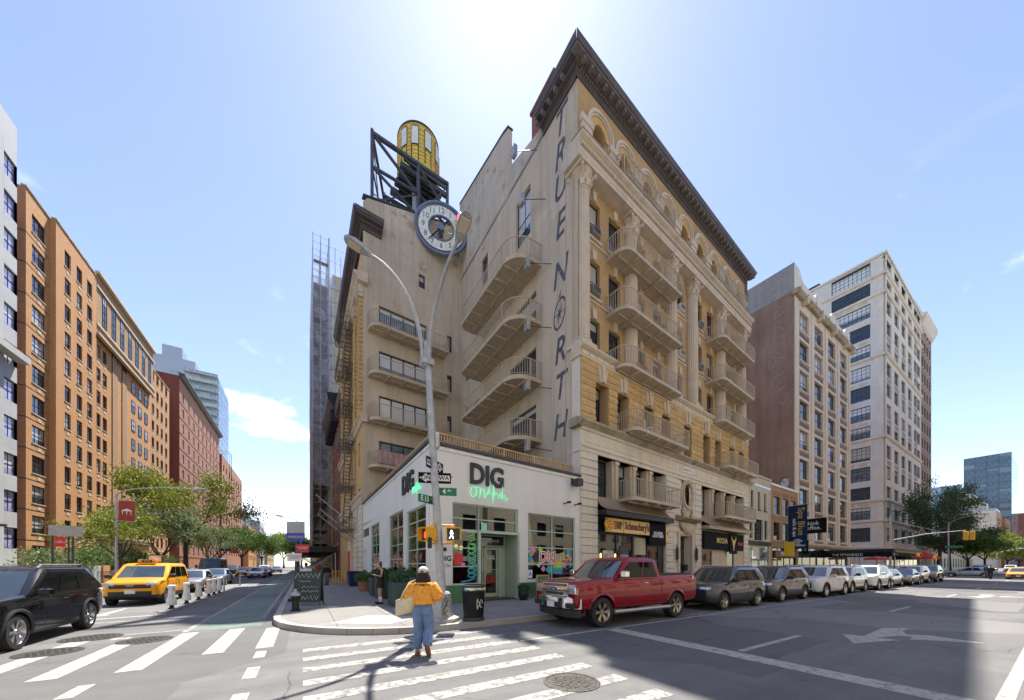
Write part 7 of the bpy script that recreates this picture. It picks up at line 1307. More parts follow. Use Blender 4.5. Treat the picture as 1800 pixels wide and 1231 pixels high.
suv = dict(L=4.62, W=1.86, H=1.69, r=.355, fo=.93, wb=2.69, clad=.42, arch=.035, spokes=5, rim='alloy_warm',
    st=[(0, .66, .44, .78), (-.05, .82, .34, .9), (-.18, .93, .26, .99), (-.5, .985, .22, 1.03), (-1.0, 1., .21, 1.07), (-1.6, 1., .2, 1.1), (-2.6, 1., .2, 1.12), (-3.4, 1., .2, 1.14), (-4.1, .985, .24, 1.14), (-4.45, .93, .3, 1.1), (-4.57, .86, .42, 1.04), (-4.62, .72, .55, .95)][::-1],
    cab=[(.1, -1.22, .93, 1.06, .1, .14), (.42, -2.02, .79, 1.6, .14, .12), (.55, -2.2, .70, 1.665, .16, .1), (.9, -2.6, .45, 1.69, .2, .05)], win=[(1.15, 2.5, (.5, .3)), (2.75, 4.75, (.25, .1)), (4.95, 7.75, (.05, -.55))], mir=(-1.5, 1.06), hl=((.5, .98), (.80, .90)), tl=((.55, .97), (.85, 1.0)), doors=(.62, -.42, -1.22), dz=(.4, 1.05), handles=(-.22, -1.08), grille=[(-.5, .62, .5, .78, 'trim_black'), (-.7, .36, .7, .55, 'trim_black')], plate=.5, rails=(-2.2, .9, .66, 1.68), badge=(.78, .07, .05))
suvb = dict(suv, L=4.75, W=1.93, H=1.73, r=.37, fo=.93, wb=2.78, clad=.34, arch=.04, spokes=7, rim='alloy', hl=((.45, .97), (.84, .93)), grille=[(-.6, .5, .6, .8, 'trim_black'), (-.75, .3, .75, .42, 'trim_black')], plate=.45, rails=(-2.1, .8, .7, 1.72), badge=None, hmat='paint_black', mirmat='body', win=[(1.2, 3.0, (.5, .2)), (3.2, 5.3, (.2, .05)), (5.5, 7.7, (.0, -.5))],
    st=[(x if x > -4 else x - .13, k, zb, zt + .03) for x, k, zb, zt in suv['st']], cab=[(a, b, k, z + (.03 if i == 0 else .04), c, d) for i, (a, b, k, z, c, d) in enumerate(suv['cab'])])
sedan = dict(L=4.85, W=1.83, H=1.45, r=.33, fo=.95, wb=2.8, clad=.24, spokes=5,
    st=[(0, .66, .4, .62), (-.05, .82, .3, .70), (-.2, .93, .22, .77), (-.6, .985, .19, .83), (-1.1, 1., .18, .88), (-1.7, 1., .18, .92), (-3.0, 1., .18, .95), (-3.9, .99, .2, .98), (-4.5, .95, .26, .98), (-4.75, .88, .36, .95), (-4.82, .82, .45, .9), (-4.85, .7, .52, .84)][::-1],
    cab=[(.55, -1.25, .92, .87, .1, .14), (1.25, -2.15, .74, 1.38, .14, .12), (1.4, -2.3, .66, 1.425, .16, .1), (1.7, -2.6, .4, 1.45, .2, .05)], win=[(1.5, 4.2, (.6, .1)), (4.45, 7.6, (.1, -.5))], mir=(-1.6, .9), hl=((.5, .98), (.60, .68)), tl=((.5, .97), (.75, .88)), doors=(.75, -.3, -1.25), dz=(.3, .86), handles=(-.1, -1.1), grille=[(-.55, .36, .55, .55, 'trim_black'), (-.72, .24, .72, .33, 'trim_black')], plate=.42, badge=(.6, .06, .05))
van = dict(L=4.75, W=1.84, H=1.84, r=.335, fo=.86, wb=3.0, clad=.46, spokes=8, rim='alloy',
    st=[(0, .66, .42, .84), (-.06, .84, .32, .97), (-.22, .94, .26, 1.06), (-.55, .985, .22, 1.12), (-.95, 1., .21, 1.17), (-1.6, 1., .2, 1.2), (-3.4, 1., .2, 1.2), (-4.3, .99, .24, 1.2), (-4.62, .95, .3, 1.18), (-4.7, .9, .4, 1.12), (-4.75, .8, .5, 1.05)][::-1],
    cab=[(.06, -.95, .95, 1.13, .1, .14), (.3, -1.75, .84, 1.73, .12, .12), (.4, -1.95, .76, 1.81, .14, .1), (.8, -2.4, .5, 1.84, .2, .05)], win=[(.6, 2.9, (.1, .05)), (3.1, 5.2, (.05, .05)), (5.35, 7.75, (.05, -.6))], mir=(-1.2, 1.16), hl=((.5, .97), (.86, .98)), tl=((.82, .97), (.8, 1.3)), doors=(.95, -.15, -1.25), dz=(.45, 1.15), handles=(.05, -.35), grille=[(-.62, .74, .62, .9, 'trim_black'), (-.85, .34, .85, .62, 'trim_black')], plate=.6, badge=(.88, .12, .045), word='Ford', hlr=.06)
bigvan = dict(van, L=5.7, W=2.05, H=2.55, fo=.95, wb=3.7, r=.36, clad=.4, st=[(x if x > -2 else x * 1.2, k, zb, zt + .1) for x, k, zb, zt in van['st']], cab=[(.06, -.9, .95, 1.23, .1, .14), (.15, -1.55, .86, 2.4, .12, .12), (.3, -1.8, .78, 2.52, .14, .1), (.8, -2.4, .5, 2.55, .2, .05)], win=[(5.6, 7.8, (.05, -.5))], mir=(-1.2, 1.4), mh=.35, grille=[(-.6, .6, .6, 1.0, 'trim_black')], word=None, badge=None)
pick = dict(L=5.55, W=2.02, H=2.0, r=.42, fo=.93, wb=3.42, clad=.36, arch=.03, amin=.47, archmat='paint_red', spokes=6, rim='alloy_warm', tw=.28, rr=.66,
    st=[(0, .86, .60, 1.17), (-.02, .93, .52, 1.24), (-.10, .975, .47, 1.28), (-.35, .99, .45, 1.31), (-.95, 1., .45, 1.34), (-1.45, 1., .44, 1.37), (-2.5, 1., .44, 1.38), (-3.5, 1., .44, 1.39), (-3.57, 1., .44, 1.43), (-4.4, 1., .46, 1.43), (-5.35, .995, .5, 1.44), (-5.5, .985, .52, 1.44), (-5.55, .95, .56, 1.41)][::-1],
    cab=[(1.92, -1.32, .95, 1.32, .08, .16), (2.04, -1.98, .84, 1.90, .11, .12), (2.2, -2.14, .76, 1.975, .15, .1), (2.6, -2.55, .45, 2.0, .2, .05)], win=[(.55, 3.15, (.3, .05)), (3.4, 7.75, (.05, -.75))], mir=(-1.68, 1.38), mh=.2, mirmat='chrome', hmat='chrome', hl=((.60, .975), (.95, 1.2)), hlr=0., tl=((.86, .97), (1.0, 1.36)), doors=(.9, -.3, -.76), dz=(.5, 1.32), handles=(-.05,), grille=[(-.59, .88, .59, 1.235, 'chrome'), (-.53, 1.14, .53, 1.215, 'trim_black'), (-.53, .9, .53, .97, 'trim_black'), (-.9, .42, .9, .5, 'trim_black')], plate=.63, badge=(1.055, .17, .07), word='Ford')
CARS = {k: Car('parked_car' if k != 'pickup' else 'pickup_truck', v) for k, v in (('suv', suv), ('suvb', suvb), ('sedan', sedan), ('van', van), ('bigvan', bigvan), ('pickup', pick))}
# extra parts of the pickup
pk = CARS['pickup']; F = pk.F
mb = MB(); mb.bbox(-F + .1, -.84, 1.35, -F + 1.86, .84, 1.462, .02); mb.build('bed_cover', 'trim_black', pk.root)
def bumper(c, x, hw, z0, z1, mat, dep=.14): mb = MB(); rows = []; n = 10; [rows.append([(x - .10 * abs(q) ** 3 * 2.2 - dd, q * hw, z) for dd, z in ((.12, z0), (.0, z0 + .03), (.0, z1 - .04), (.05, z1), (.2, z1))]) for q in [-1 + 2 * k / n for k in range(n + 1)]]; mb.loft(rows, False, False); return mb.build('bumper', mat, c.root, smooth='auto')
bumper(pk, F + .1, 1.0, .52, .86, 'chrome'); bumper(pk, F + .06, .95, .28, .54, 'trim_black')
for y in (-.72, .72): mb = MB(); mb.bbox(F - .02, y - .16, .56, F + .085, y + .16, .70, .01); mb.build('fog_light', 'trim_black', pk.root)
mb = MB(); mb.bbox(F + .0, -.42, .55, F + .105, .42, .71, .01); mb.build('bumper_recess', 'trim_black', pk.root)
for y in (1, -1): mb = MB(); mb.tube([(1.4, y * .99, .40), (-1.2, y * .99, .40)], .06, 8); mb.build('running_board', 'metal_grey', pk.root); 
for k in range(7): pk.patch('grille_slat', [(-.5, 1.146 + .0095 * k), (.5, 1.146 + .0095 * k), (.5, 1.15 + .0095 * k), (-.5, 1.15 + .0095 * k)], 'metal_grey', 1, 6, 1, .012)
pk.patch('grille_bar', [(-.7, 1.02), (.7, 1.02), (.7, 1.035), (-.7, 1.035)], 'trim_black', 1, 8, 1, .012)
for o in pk.root.children:
    if o.name.startswith('number_plate'): o.location.x += .13
for y in (1, -1): pk.line('cab_gap', [(-.79, z) for z in (.48, .7, .9, 1.1, 1.28, 1.38)], .012, 'trim_black', y, -.004)
# extra parts of the taxi: they belong to a copy made below
LEFTY = R(-90); PK = 'cars parked along the avenue kerb'
pk.place('red pickup truck with chrome grille parked at the corner', 'pickup truck', (9.0, 7.8, 0), math.pi, 'paint_red', PK, True)
CARS['suv'].place('dark grey SUV with roof rails parked right behind the red pickup', 'car', (15.15, 7.8, 0), math.pi, 'paint_grey', PK, True)
for k, (kind, x, pt, lab) in enumerate((('suv', 20.4, 'paint_grey2', 'mid grey SUV parked second behind the red pickup'), ('suvb', 25.3, 'paint_white_car', 'large white SUV parked third behind the red pickup'), ('suv', 30.1, 'paint_cream', 'cream white SUV parked fourth behind the red pickup'), ('suvb', 35.0, 'paint_white_car', 'white SUV with roof bars parked fifth behind the pickup'), ('sedan', 39.9, 'paint_silver', 'silver car parked after the white cars'), ('sedan', 44.8, 'paint_bronze', 'bronze car parked behind the silver one'), ('suv', 49.6, 'paint_white_car', 'small white car near the far end of the parked row'), ('suvb', 55.5, 'paint_bronze', 'dark bronze SUV at the far end of the parked row'))):
    CARS[kind].place(lab, 'car', (x, 7.8 + (.09, -.12, .05, -.06, .14, -.08, .1, 0)[k], 0), math.pi + (.012, -.015, .008, .02, -.01, .015, -.02, .01)[k], pt, PK)
TR_ = 'cars coming along the side street'; sb = CARS['suvb']; sb.place('shiny black SUV entering the crossing at the left edge', 'car', (-5.93, 12.72, 0), LEFTY, 'paint_black', TR_, True)
tx = CARS['van']; tx.place('yellow taxi van coming along the side street', 'taxi', (-6.2, 23.0, 0), LEFTY, 'paint_yellow_cab', TR_, True)
mb = MB(); mb.bbox(.3, -.3, 1.84, .5, .3, 2.0, .03); o = mb.build('roof_sign', 'trim_black', tx.root); text('4E81', .13, 'lamp_amber', o, (.505, 0, 1.92), (R(90), 0, R(90)), .001)
for y in (-.24, .24): mb = MB(); mb.bbox(.29, y - .07, 1.86, .52, y + .07, 1.98, .01); mb.build('roof_light', 'lamp_amber', tx.root)
mb = MB(); mb.bbox(-.9, -.25, 1.86, -.5, .25, 2.22, .02); o = mb.build('advert_board', 'trim_black', tx.root); mb = MB(); mb.box(-.5, -.22, 1.9, -.495, .22, 2.18); obj('advert', mb.mesh('advert', 'poster'), o)
for x, z, r_ in ((.55, .82, .05), (.3, .92, .04), (.1, .86, .05), (-.15, .95, .035), (-.3, .9, .05)): tx.spatch('cab_marking', [(x - r_, z - r_), (x + r_, z - r_), (x + r_, z + r_), (x - r_, z + r_)], 'trim_black', 1, 2, 2, .005)
se = CARS['sedan']; se.place('dark silver sedan right behind the yellow taxi van', 'car', (-6.35, 31.0, 0), LEFTY, 'paint_silver', TR_, True)
se.place('blue grey sedan third in the line on the side street', 'car', (-6.5, 39.3, 0), LEFTY, 'paint_bluegrey', TR_); CARS['bigvan'].place('tall dark slate delivery van parked at the left kerb', 'van', (-9.0, 52.5, 0), LEFTY, 'paint_slate', TR_, True)
tx2 = se.place('yellow taxi sedan far down the side street', 'taxi', (-7.5, 65, 0), LEFTY, 'paint_yellow_cab', TR_); se.place('white sedan far down the side street next to the bike lane', 'car', (-5.2, 57, 0), LEFTY, 'paint_white_car', TR_); se.place('grey sedan behind the far white sedan', 'car', (-5.0, 64.5, 0), LEFTY, 'paint_grey2', TR_)
CARS['suv'].place('white SUV farther along the side street', 'car', (-6.4, 82, 0), LEFTY, 'paint_white_car', TR_); se.place('grey sedan at the far end of the side street', 'car', (-4.9, 92, 0), LEFTY, 'paint_grey', TR_); CARS['suv'].place('dark SUV parked at the left kerb beyond the van', 'car', (-9.9, 72, 0), LEFTY, 'paint_grey', TR_); se.place('silver car parked at the left kerb behind the sedans', 'car', (-9.9, 44.5, 0), LEFTY, 'paint_bluegrey', TR_)
AV = 'cars on the far part of the avenue'; se.place('silver coupe turning across the far crossing', 'car', (81, 7.4, 0), R(90), 'paint_silver', AV); se.place('yellow taxi at the right edge of the avenue', 'taxi', (74, 3.1, 0), math.pi, 'paint_yellow_cab', AV)
for k, (kind, x, y, pt, lab) in enumerate((('suv', 95, 7.6, 'paint_grey', 'dark SUV parked beyond the far crossing under the tree'), ('sedan', 101, 7.6, 'paint_bluegrey', 'blue grey car parked under the far trees'), ('sedan', 112, 4.2, 'paint_white_car', 'white car coming up the avenue beyond the crossing'), ('suvb', 105, 1.6, 'paint_slate', 'dark blue SUV coming up the avenue beyond the taxi'), ('sedan', 135, 4.5, 'paint_silver', 'silver car far down the avenue'), ('suv', 150, 7.6, 'paint_white_car', 'white SUV parked far down the avenue'))): CARS[kind].place(lab, 'car', (x, y, 0), math.pi, pt, AV)
# ------------------------------------------------------------------ people
M_plain('skin', (.42, .23, .15), .5, 0, .1, 6); M_plain('skin_dark', (.2, .1, .06), .5, 0, .1, 6); M_plain('hair_dark', (.025, .014, .010), .5, 0, .4, 30); M_plain('cap_cloth', (.60, .56, .50), .9, 0, .06, 20); M_plain('canvas', (.66, .55, .36), .9, 0, .08, 8, bump=.002, bscale=200); M_plain('leather_brown', (.17, .075, .035), .6, 0, .2, 8); M_plain('cloth_black', (.012, .012, .014), .85); M_plain('cloth_white', (.72, .71, .74), .85, 0, .05); M_plain('cloth_blue', (.03, .06, .14), .85); M_plain('cloth_grey', (.16, .16, .17), .85); M_plain('cloth_red', (.3, .04, .04), .85)
t = NT('floral'); v = t.new('TexVoronoi'); v.inputs['Scale'].default_value = 34; t.l.new(t.coord(), v.inputs['Vector']); n_ = t.noise(16, 4); k = t.mix(t.rng(v.outputs['Distance'], .12, .42), (.78, .62, .36, 1), (.80, .33, .02, 1)); k = t.mix(t.rng(n_, .5, .62), k, (.72, .26, .01, 1)); t.base(k); t.rough(.85); t.bump(t.noise(25, 3), .006); MATS['floral'] = t.m
t = NT('denim'); s_ = t.new('SeparateXYZ'); t.l.new(t.coord(), s_.inputs[0]); n_ = t.noise(5, 5, .6, stretch=(1, 1, .5)); k = t.mix(t.rng(n_, .3, .72), (.075, .14, .29, 1), (.21, .31, .47, 1)); t.base(k); t.rough(.9); t.bump(t.noise(9, 4), .012); MATS['denim'] = t.m
def remesh(mb, voxel, mats, name='body'):
    def rm(o, aux): m = o.modifiers.new('r', 'REMESH'); m.mode = 'VOXEL'; m.voxel_size = voxel; m.use_smooth_shade = True; q = o.modifiers.new('s', 'SMOOTH'); q.factor = .5; q.iterations = 3
    me = solve(mb.mesh(name, mats, True), [rm]); me.name = name
    if not me.materials: me.materials.append(MATS[mats])
    return me
def ell(c, rx, ry, n=16, sq=1.): return [(c[0] + rx * math.cos(a), c[1] + ry * math.sin(a), c[2]) for a in [2 * math.pi * k / n for k in range(n)]]
def garment(rings, wr=.012, n=28, seed=1):
    r = random.Random(seed); mb = MB(); ph = [r.uniform(0, 6.28) for _ in range(6)]; out = []
    for j, (c, rx, ry) in enumerate(rings):
        row = []
        for k in range(n): a = 2 * math.pi * k / n; d = 1 + wr / max(rx, .05) * (math.sin(5 * a + ph[0] + j * .5) + .7 * math.sin(9 * a + ph[1] - j * .7) + .5 * math.sin(3 * a + j * 1.3)); row.append((c[0] + rx * d * math.cos(a), c[1] + ry * d * math.sin(a), c[2] + wr * .6 * math.sin(4 * a + ph[2])))
        out.append(row)
    mb.loft(out); return mb
def sleeve(mb, pts, rad, wr=.008, n=14, seed=3):
    r = random.Random(seed); st = len(mb.v); P = []; Q = []
    for i in range(len(pts) - 1):
        for q in range(5): u = q / 5; P.append(tuple(Vector(pts[i]).lerp(Vector(pts[i + 1]), u))); Q.append((rad[i] * (1 - u) + rad[i + 1] * u) * (1 + r.uniform(-wr, wr) * 8))
    P.append(pts[-1]); Q.append(rad[-1]); mb.tube(P, Q, n); return mb
def head_mb(mb, c, s=1., yaw=0.):
    st = len(mb.v)
    prof = [(-.115, .045, .05, .01), (-.095, .058, .068, .02), (-.05, .068, .085, .01), (0, .074, .095, 0), (.05, .074, .095, -.005), (.09, .058, .075, -.005), (.115, .03, .04, 0), (.122, .008, .01, 0)]
    mb.loft([ell((0, dy, z), rx, ry, 14) for z, rx, ry, dy in prof]); mb.loft([ell((0, .085, -.035), .018, .012, 8), ell((0, .105, -.03), .016, .012, 8), ell((0, .092, .02), .008, .008, 8)]); mb.tube([(-.022, .088, -.068), (.022, .088, -.068)], .009, 6)
    for s_ in (-1, 1): mb.tube([(s_ * .07, .0, -.03), (s_ * .085, -.012, .0), (s_ * .08, -.008, .03)], .014, 6)
    mb.xf(Matrix.Translation(c) @ Matrix.Rotation(yaw, 4, 'Z') @ Matrix.Scale(s, 4), st)
def hand_mb(mb, w, d, up, side):
    """palm and five bent fingers from the wrist w, pointing along d, palm facing up, thumb on the given side"""
    w = Vector(w); d = Vector(d).normalized(); u = Vector(up); u = (u - d * u.dot(d)).normalized(); s = d.cross(u) * side
    mb.loft([[tuple(w + d * t_ + s * a * wd + u * b * .014) for a, b in ((-1, -1), (1, -1), (1, 1), (-1, 1))] for t_, wd in ((-.02, .024), (.03, .036), (.085, .04))])
    for i, (o, l) in enumerate(((-.031, .062), (-.011, .075), (.011, .08), (.031, .07))): p = w + d * .08 + s * o; mb.tube([tuple(p), tuple(p + d * l * .5 + u * .012), tuple(p + d * l * .8 + u * .035), tuple(p + d * l * .85 + u * .055)], [.0095, .009, .0085, .006], 6)
    p = w + d * .02 + s * .034; mb.tube([tuple(p), tuple(p + s * .028 + d * .025 + u * .01), tuple(p + s * .03 + d * .055 + u * .03)], [.012, .011, .008], 6)
def person(label, loc, rz, J, top, low, shoes, skin='skin', voxel=.012, top_rings=None, low_r=(.125, .1, .085), low_len=1., sleeve_t=.5, sleeve_r=(.085, .075), hair=None, hair_mat='hair_dark', dress=None, group=None, bare_leg=False, head_yaw=0.):
    p = thing('person', label, 'person', loc, rz, group); mb = MB(); V = lambda k: Vector(J[k])
    mb.loft([ell(tuple(V('pelvis') + Vector((0, 0, -.07))), .14, .095), ell(tuple(V('pelvis')), .155, .105), ell(tuple(V('pelvis').lerp(V('chest'), .5)), .125, .09), ell(tuple(V('chest')), .15, .10), ell(tuple(V('chest') + Vector((0, 0, .09))), .14, .085), ell(tuple(V('neck') - Vector((0, 0, .03))), .06, .06), ell(tuple(V('neck') + Vector((0, .01, .1))), .045, .05)])
    head_mb(mb, J['head'], 1., head_yaw)
    for s_ in 'LR':
        mb.tube([J['sh' + s_], J['el' + s_], J['wr' + s_]], [.055, .042, .03], 10); hand_mb(mb, J['wr' + s_], V('wr' + s_) - V('el' + s_), (0, -.3, 1) if s_ == 'R' else (0, -.3, 1), 1 if s_ == 'L' else -1)
        hp = V('pelvis') + Vector(((-.085 if s_ == 'L' else .085), 0, -.03)); mb.tube([tuple(hp), J['kn' + s_], tuple(V('kn' + s_).lerp(V('an' + s_), .35)), J['an' + s_]], [.092, .062, .06, .04], 12); mb.tube([J['an' + s_], tuple(V('an' + s_) + Vector((0, 0, -.04))), J['toe' + s_]], [.042, .045, .03], 8)
    obj('body', remesh(mb, voxel, skin), p)
    c = V('chest'); pe = V('pelvis')
    g = garment(top_rings or [(tuple(pe + Vector((0, 0, .04))), .185, .13), (tuple(pe.lerp(c, .35)), .168, .125), (tuple(pe.lerp(c, .7)), .172, .128), (tuple(c + Vector((0, 0, .02))), .185, .132), (tuple(c + Vector((0, 0, .09))), .178, .112), (tuple(V('neck') - Vector((0, 0, .03))), .085, .078)], .011, seed=len(label))
    for s_ in 'LR':
        e, w = V('el' + s_), V('wr' + s_)
        if sleeve_t > 0: sleeve(g, [J['sh' + s_], tuple(V('sh' + s_).lerp(e, min(1, sleeve_t)))] + ([tuple(e.lerp(w, sleeve_t - 1))] if sleeve_t > 1 else []), [sleeve_r[0] * .95, sleeve_r[0]] + ([sleeve_r[1]] if sleeve_t > 1 else []), seed=ord(s_))
    g.build('top', top, p, smooth=True)
    if low:
        g = garment([(tuple(pe + Vector((0, 0, .10))), .162, .12), (tuple(pe), .178, .135), (tuple(pe + Vector((0, -.005, -.09))), .182, .14), (tuple(pe + Vector((0, 0, -.14))), .15, .11)], .004, seed=2)
        for s_ in 'LR': hp = pe + Vector(((-.088 if s_ == 'L' else .088), 0, -.06)); kn, an = V('kn' + s_), V('an' + s_); sleeve(g, [tuple(hp), tuple(hp.lerp(kn, min(low_len * 2, 1)))] + ([tuple(kn.lerp(an, low_len * 2 - 1))] if low_len > .5 else []), [low_r[0], low_r[1]] + ([low_r[2]] if low_len > .5 else []), .01, 16, ord(s_))
        g.build('trousers', low, p, smooth=True)
    for s_ in 'LR':
        a, t_ = V('an' + s_), V('toe' + s_); d = (t_ - (a + Vector((0, 0, -.06)))); h = a + Vector((0, 0, -.055)) - d.normalized() * .06; mb = MB(); mb.tube([tuple(h - d.normalized() * .02), tuple(h + d * .25), tuple(h + d * .75), tuple(t_ + d.normalized() * .03), tuple(t_ + d.normalized() * .06)], [.034, .046, .05, .044, .015], 12); mb.build('shoe', shoes, p, smooth=True)
    if hair:
        r = random.Random(5); mb = MB(); hc = Vector(J['head'])
        if hair == 'curly':
            for k in range(230):
                a = r.uniform(math.pi * .98, 2.02 * math.pi); u = r.random(); z = .06 - .27 * u; q = Vector((math.cos(a) * (.08 + .085 * u * (1.2 - .5 * u)), math.sin(a) * (.09 + .055 * u), z)); pts = [tuple(hc + q + Vector((.014 * math.cos(w * 1.9 + k), .014 * math.sin(w * 1.9 + k), -.016 * w))) for w in range(6)]; mb.tube(pts, [.013, .015, .015, .013, .01, .004], 5)
            mb.loft([ell(tuple(hc + Vector((0, -.01, z))), rx, ry, 14) for z, rx, ry in ((-.1, .06, .055), (-.03, .08, .088), (.05, .082, .1), (.11, .05, .06))])
        elif hair == 'bun': mb.loft([ell(tuple(hc + Vector((0, -.02, z))), rx, ry, 14) for z, rx, ry in ((-.06, .06, .07), (0, .083, .095), (.06, .082, .1), (.11, .06, .07), (.128, .02, .02))]); mb.loft([ell(tuple(hc + Vector((0, -.06, .12 + z))), q, q, 10) for z, q in ((-.04, .03), (0, .055), (.04, .055), (.07, .02))])
        else: mb.loft([ell(tuple(hc + Vector((0, -.022, z))), rx, ry, 14) for z, rx, ry in ((-.06, .06, .06), (0, .08, .088), (.06, .08, .1), (.11, .06, .075), (.13, .02, .02))])
        mb.build('hair', hair_mat, p, smooth=True)
    return p
ST = dict(pelvis=(0, 0, .92), chest=(0, .01, 1.27), neck=(0, .01, 1.43), head=(0, .03, 1.59), shL=(-.185, 0, 1.38), shR=(.185, 0, 1.38), elL=(-.22, -.03, 1.12), elR=(.22, -.03, 1.12), wrL=(-.22, .06, .9), wrR=(.22, .06, .9), knL=(-.09, .03, .5), knR=(.09, .03, .5), anL=(-.09, 0, .09), anR=(.09, 0, .09), toeL=(-.1, .14, .035), toeR=(.1, .14, .035))
# the woman crossing in the foreground, seen from behind
WJ = dict(ST, head=(0, .06, 1.57), chest=(.0, .02, 1.25), shL=(-.17, .02, 1.365), shR=(.17, .02, 1.365), elL=(-.30, -.02, 1.13), elR=(.31, -.01, 1.12), wrL=(-.17, .2, 1.22), wrR=(.14, .24, 1.2), knL=(-.085, .05, .49), anL=(-.10, .0, .085), toeL=(-.11, .15, .032), knR=(.10, .09, .49), anR=(.125, -.15, .2), toeR=(.14, -.10, .035))
wm = person('woman in a yellow floral blouse, blue jeans and pale cap walking away over the crosswalk', (1.98, 6.55, .004), R(-29), WJ, 'floral', 'denim', 'leather_brown', voxel=.0075, hair='curly', sleeve_t=1.35, sleeve_r=(.108, .092), low_r=(.122, .094, .092), low_len=.955,
    top_rings=[((0, 0, .985), .235, .155), ((0, 0, 1.03), .215, .15), ((0, .005, 1.1), .2, .142), ((0, .01, 1.18), .192, .14), ((0, .02, 1.27), .195, .138), ((0, .02, 1.34), .19, .122), ((0, .02, 1.39), .13, .1), ((0, .02, 1.42), .09, .08)])
hc = Vector(WJ['head']); mb = MB(); mb.loft([ell(tuple(hc + Vector((0, -.005, z))), rx, ry, 18) for z, rx, ry in ((.02, .097, .118), (.06, .098, .117), (.1, .085, .1), (.13, .06, .07), (.148, .02, .025))]); mb.loft([[tuple(hc + Vector((x, .1 + .02 * (1 - (x / .09) ** 2) + y, .035 - .25 * y))) for x in [-.09 + .18 * k / 8 for k in range(9)]] for y in (0, .04, .08 )], False, False); cp = mb.build('cap', 'cap_cloth', wm, smooth=True)
mb = MB(); mb.loft([ell(tuple(hc + Vector((0, -.113, .035 + z))), r_ * 1.2, .012, 10) for z, r_ in ((-.012, .03), (.0, .036), (.018, .03), (.03, .012))]); obj('cap_strap', mb.mesh('cap_strap', 'leather_brown', True), cp)
mb = MB(); mb.loft([ell((0, .02, z), rx, ry, 24) for z, rx, ry in ((1.385, .13, .11), (1.405, .15, .125), (1.40, .17, .135), (1.375, .185, .14))], True, False); mb.build('collar', 'floral', wm, smooth=True)
for s_, x in (('L', -.09), ('R', .09)): mb = MB(); mb.loft([[(x + a * .06, -.147 - .004 * abs(a), z) for a in (-1, -.5, 0, .5, 1)] for z in (.80, .86, .92)], False, False); mb.build('back_pocket', 'denim', wm, smooth=True)
BG = thing('tote_bag', 'cream canvas tote bag hanging from the shoulder of the woman in yellow', 'bag', (1.98, 6.55, .004), R(-29)); mb = MB(); mb.loft([[(-.31 + .19 * a - .03 * (1.15 - z), -.05 + b * d_ * (1 - .3 * a * a), z + .05 * a) for a, b in [(math.cos(q), math.sin(q)) for q in [2 * math.pi * k / 20 for k in range(20)]]] for z, d_ in ((.80, .03), (.82, .07), (.9, .085), (1.0, .08), (1.1, .06), (1.12, .05))]); mb.build('pouch', 'canvas', BG, smooth=True)
for y in (-.10, -.0): mb = MB(); mb.tube([(-.40, y, 1.06), (-.33, y - .03, 1.22), (-.2, y + .0, 1.42), (-.13, .02, 1.45), (-.15, .1, 1.40), (-.2, y + .05, 1.2), (-.17, y, 1.12)], .014, 6); mb.build('strap', 'canvas', BG, smooth=True)
# the person with a phone by the planters
SJ = dict(ST, elL=(-.24, .04, 1.13), elR=(.24, .04, 1.13), wrL=(-.07, .24, 1.18), wrR=(.08, .25, 1.18), head=(0, .06, 1.57))
sp_ = person('person in black top and shorts with white socks looking at a phone beside the planters', (2.72, 14.75, .15), R(95), SJ, 'cloth_black', 'cloth_black', 'cloth_black', low_len=.28, low_r=(.125, .125, .1), sleeve_t=0, hair='bun', voxel=.013)
for s_ in 'LR': mb = MB(); a = Vector(SJ['an' + s_]); mb.tube([tuple(a + Vector((0, 0, -.03))), tuple(a + Vector((0, .005, .12))), tuple(a + Vector((0, .012, .2)))], [.048, .052, .058], 12); mb.build('sock', 'cloth_white', sp_, smooth=True)
mb = MB(); mb.bbox(-.04, -.006, -.07, .04, .006, .07, .004); ph = tag(mb.build('phone', 'black', None), 'dark phone held by the person in black', 'phone'); ph.location = Matrix.Translation((2.72, 14.75, .15)) @ Matrix.Rotation(R(95), 4, 'Z') @ Vector((.0, .33, 1.25)); ph.rotation_euler = (R(-50), 0, R(95))
# others
person('man in a white shirt with dark bag strap walking behind the sandwich board', (.15, 21.6, .15), R(-5), ST, 'cloth_white', 'cloth_grey', 'cloth_black', voxel=.02, sleeve_t=1.6, hair='short')
person('person in dark clothes under the sidewalk shed', (1.6, 30.5, .15), R(20), ST, 'cloth_black', 'cloth_grey', 'cloth_black', voxel=.025, sleeve_t=1.6, hair='short', skin='skin_dark'); person('person in a red top standing by the shed posts', (1.2, 36, .15), R(200), ST, 'cloth_red', 'cloth_black', 'cloth_black', voxel=.025, sleeve_t=.5, hair='curly')
WK = dict(ST, knL=(-.09, .14, .52), anL=(-.09, .2, .12), toeL=(-.1, .33, .06), knR=(.09, -.02, .5), anR=(.09, -.25, .14), toeR=(.1, -.13, .05), elL=(-.22, -.1, 1.13), wrL=(-.2, .08, .95))
person('person in black crossing the far side of the avenue, nearer one', (70, 4.9, .0), R(80), WK, 'cloth_black', 'cloth_black', 'cloth_black', voxel=.03, sleeve_t=1.6, hair='short', skin='skin_dark'); person('person in blue crossing the far side of the avenue, farther one', (75, 5.5, .0), R(80), WK, 'cloth_blue', 'cloth_grey', 'cloth_black', voxel=.03, sleeve_t=1.6, hair='short')
person('person in a dark top standing at the left garden wall', (-13.6, 37.0, .15), R(250), ST, 'cloth_black', 'cloth_grey', 'cloth_black', voxel=.03, sleeve_t=1.6, hair='curly'); person('person in grey walking on the left pavement behind the yellow taxi', (-13.2, 44.5, .15), R(250), WK, 'cloth_grey', 'cloth_grey', 'cloth_black', voxel=.03, sleeve_t=1.6, hair='short')
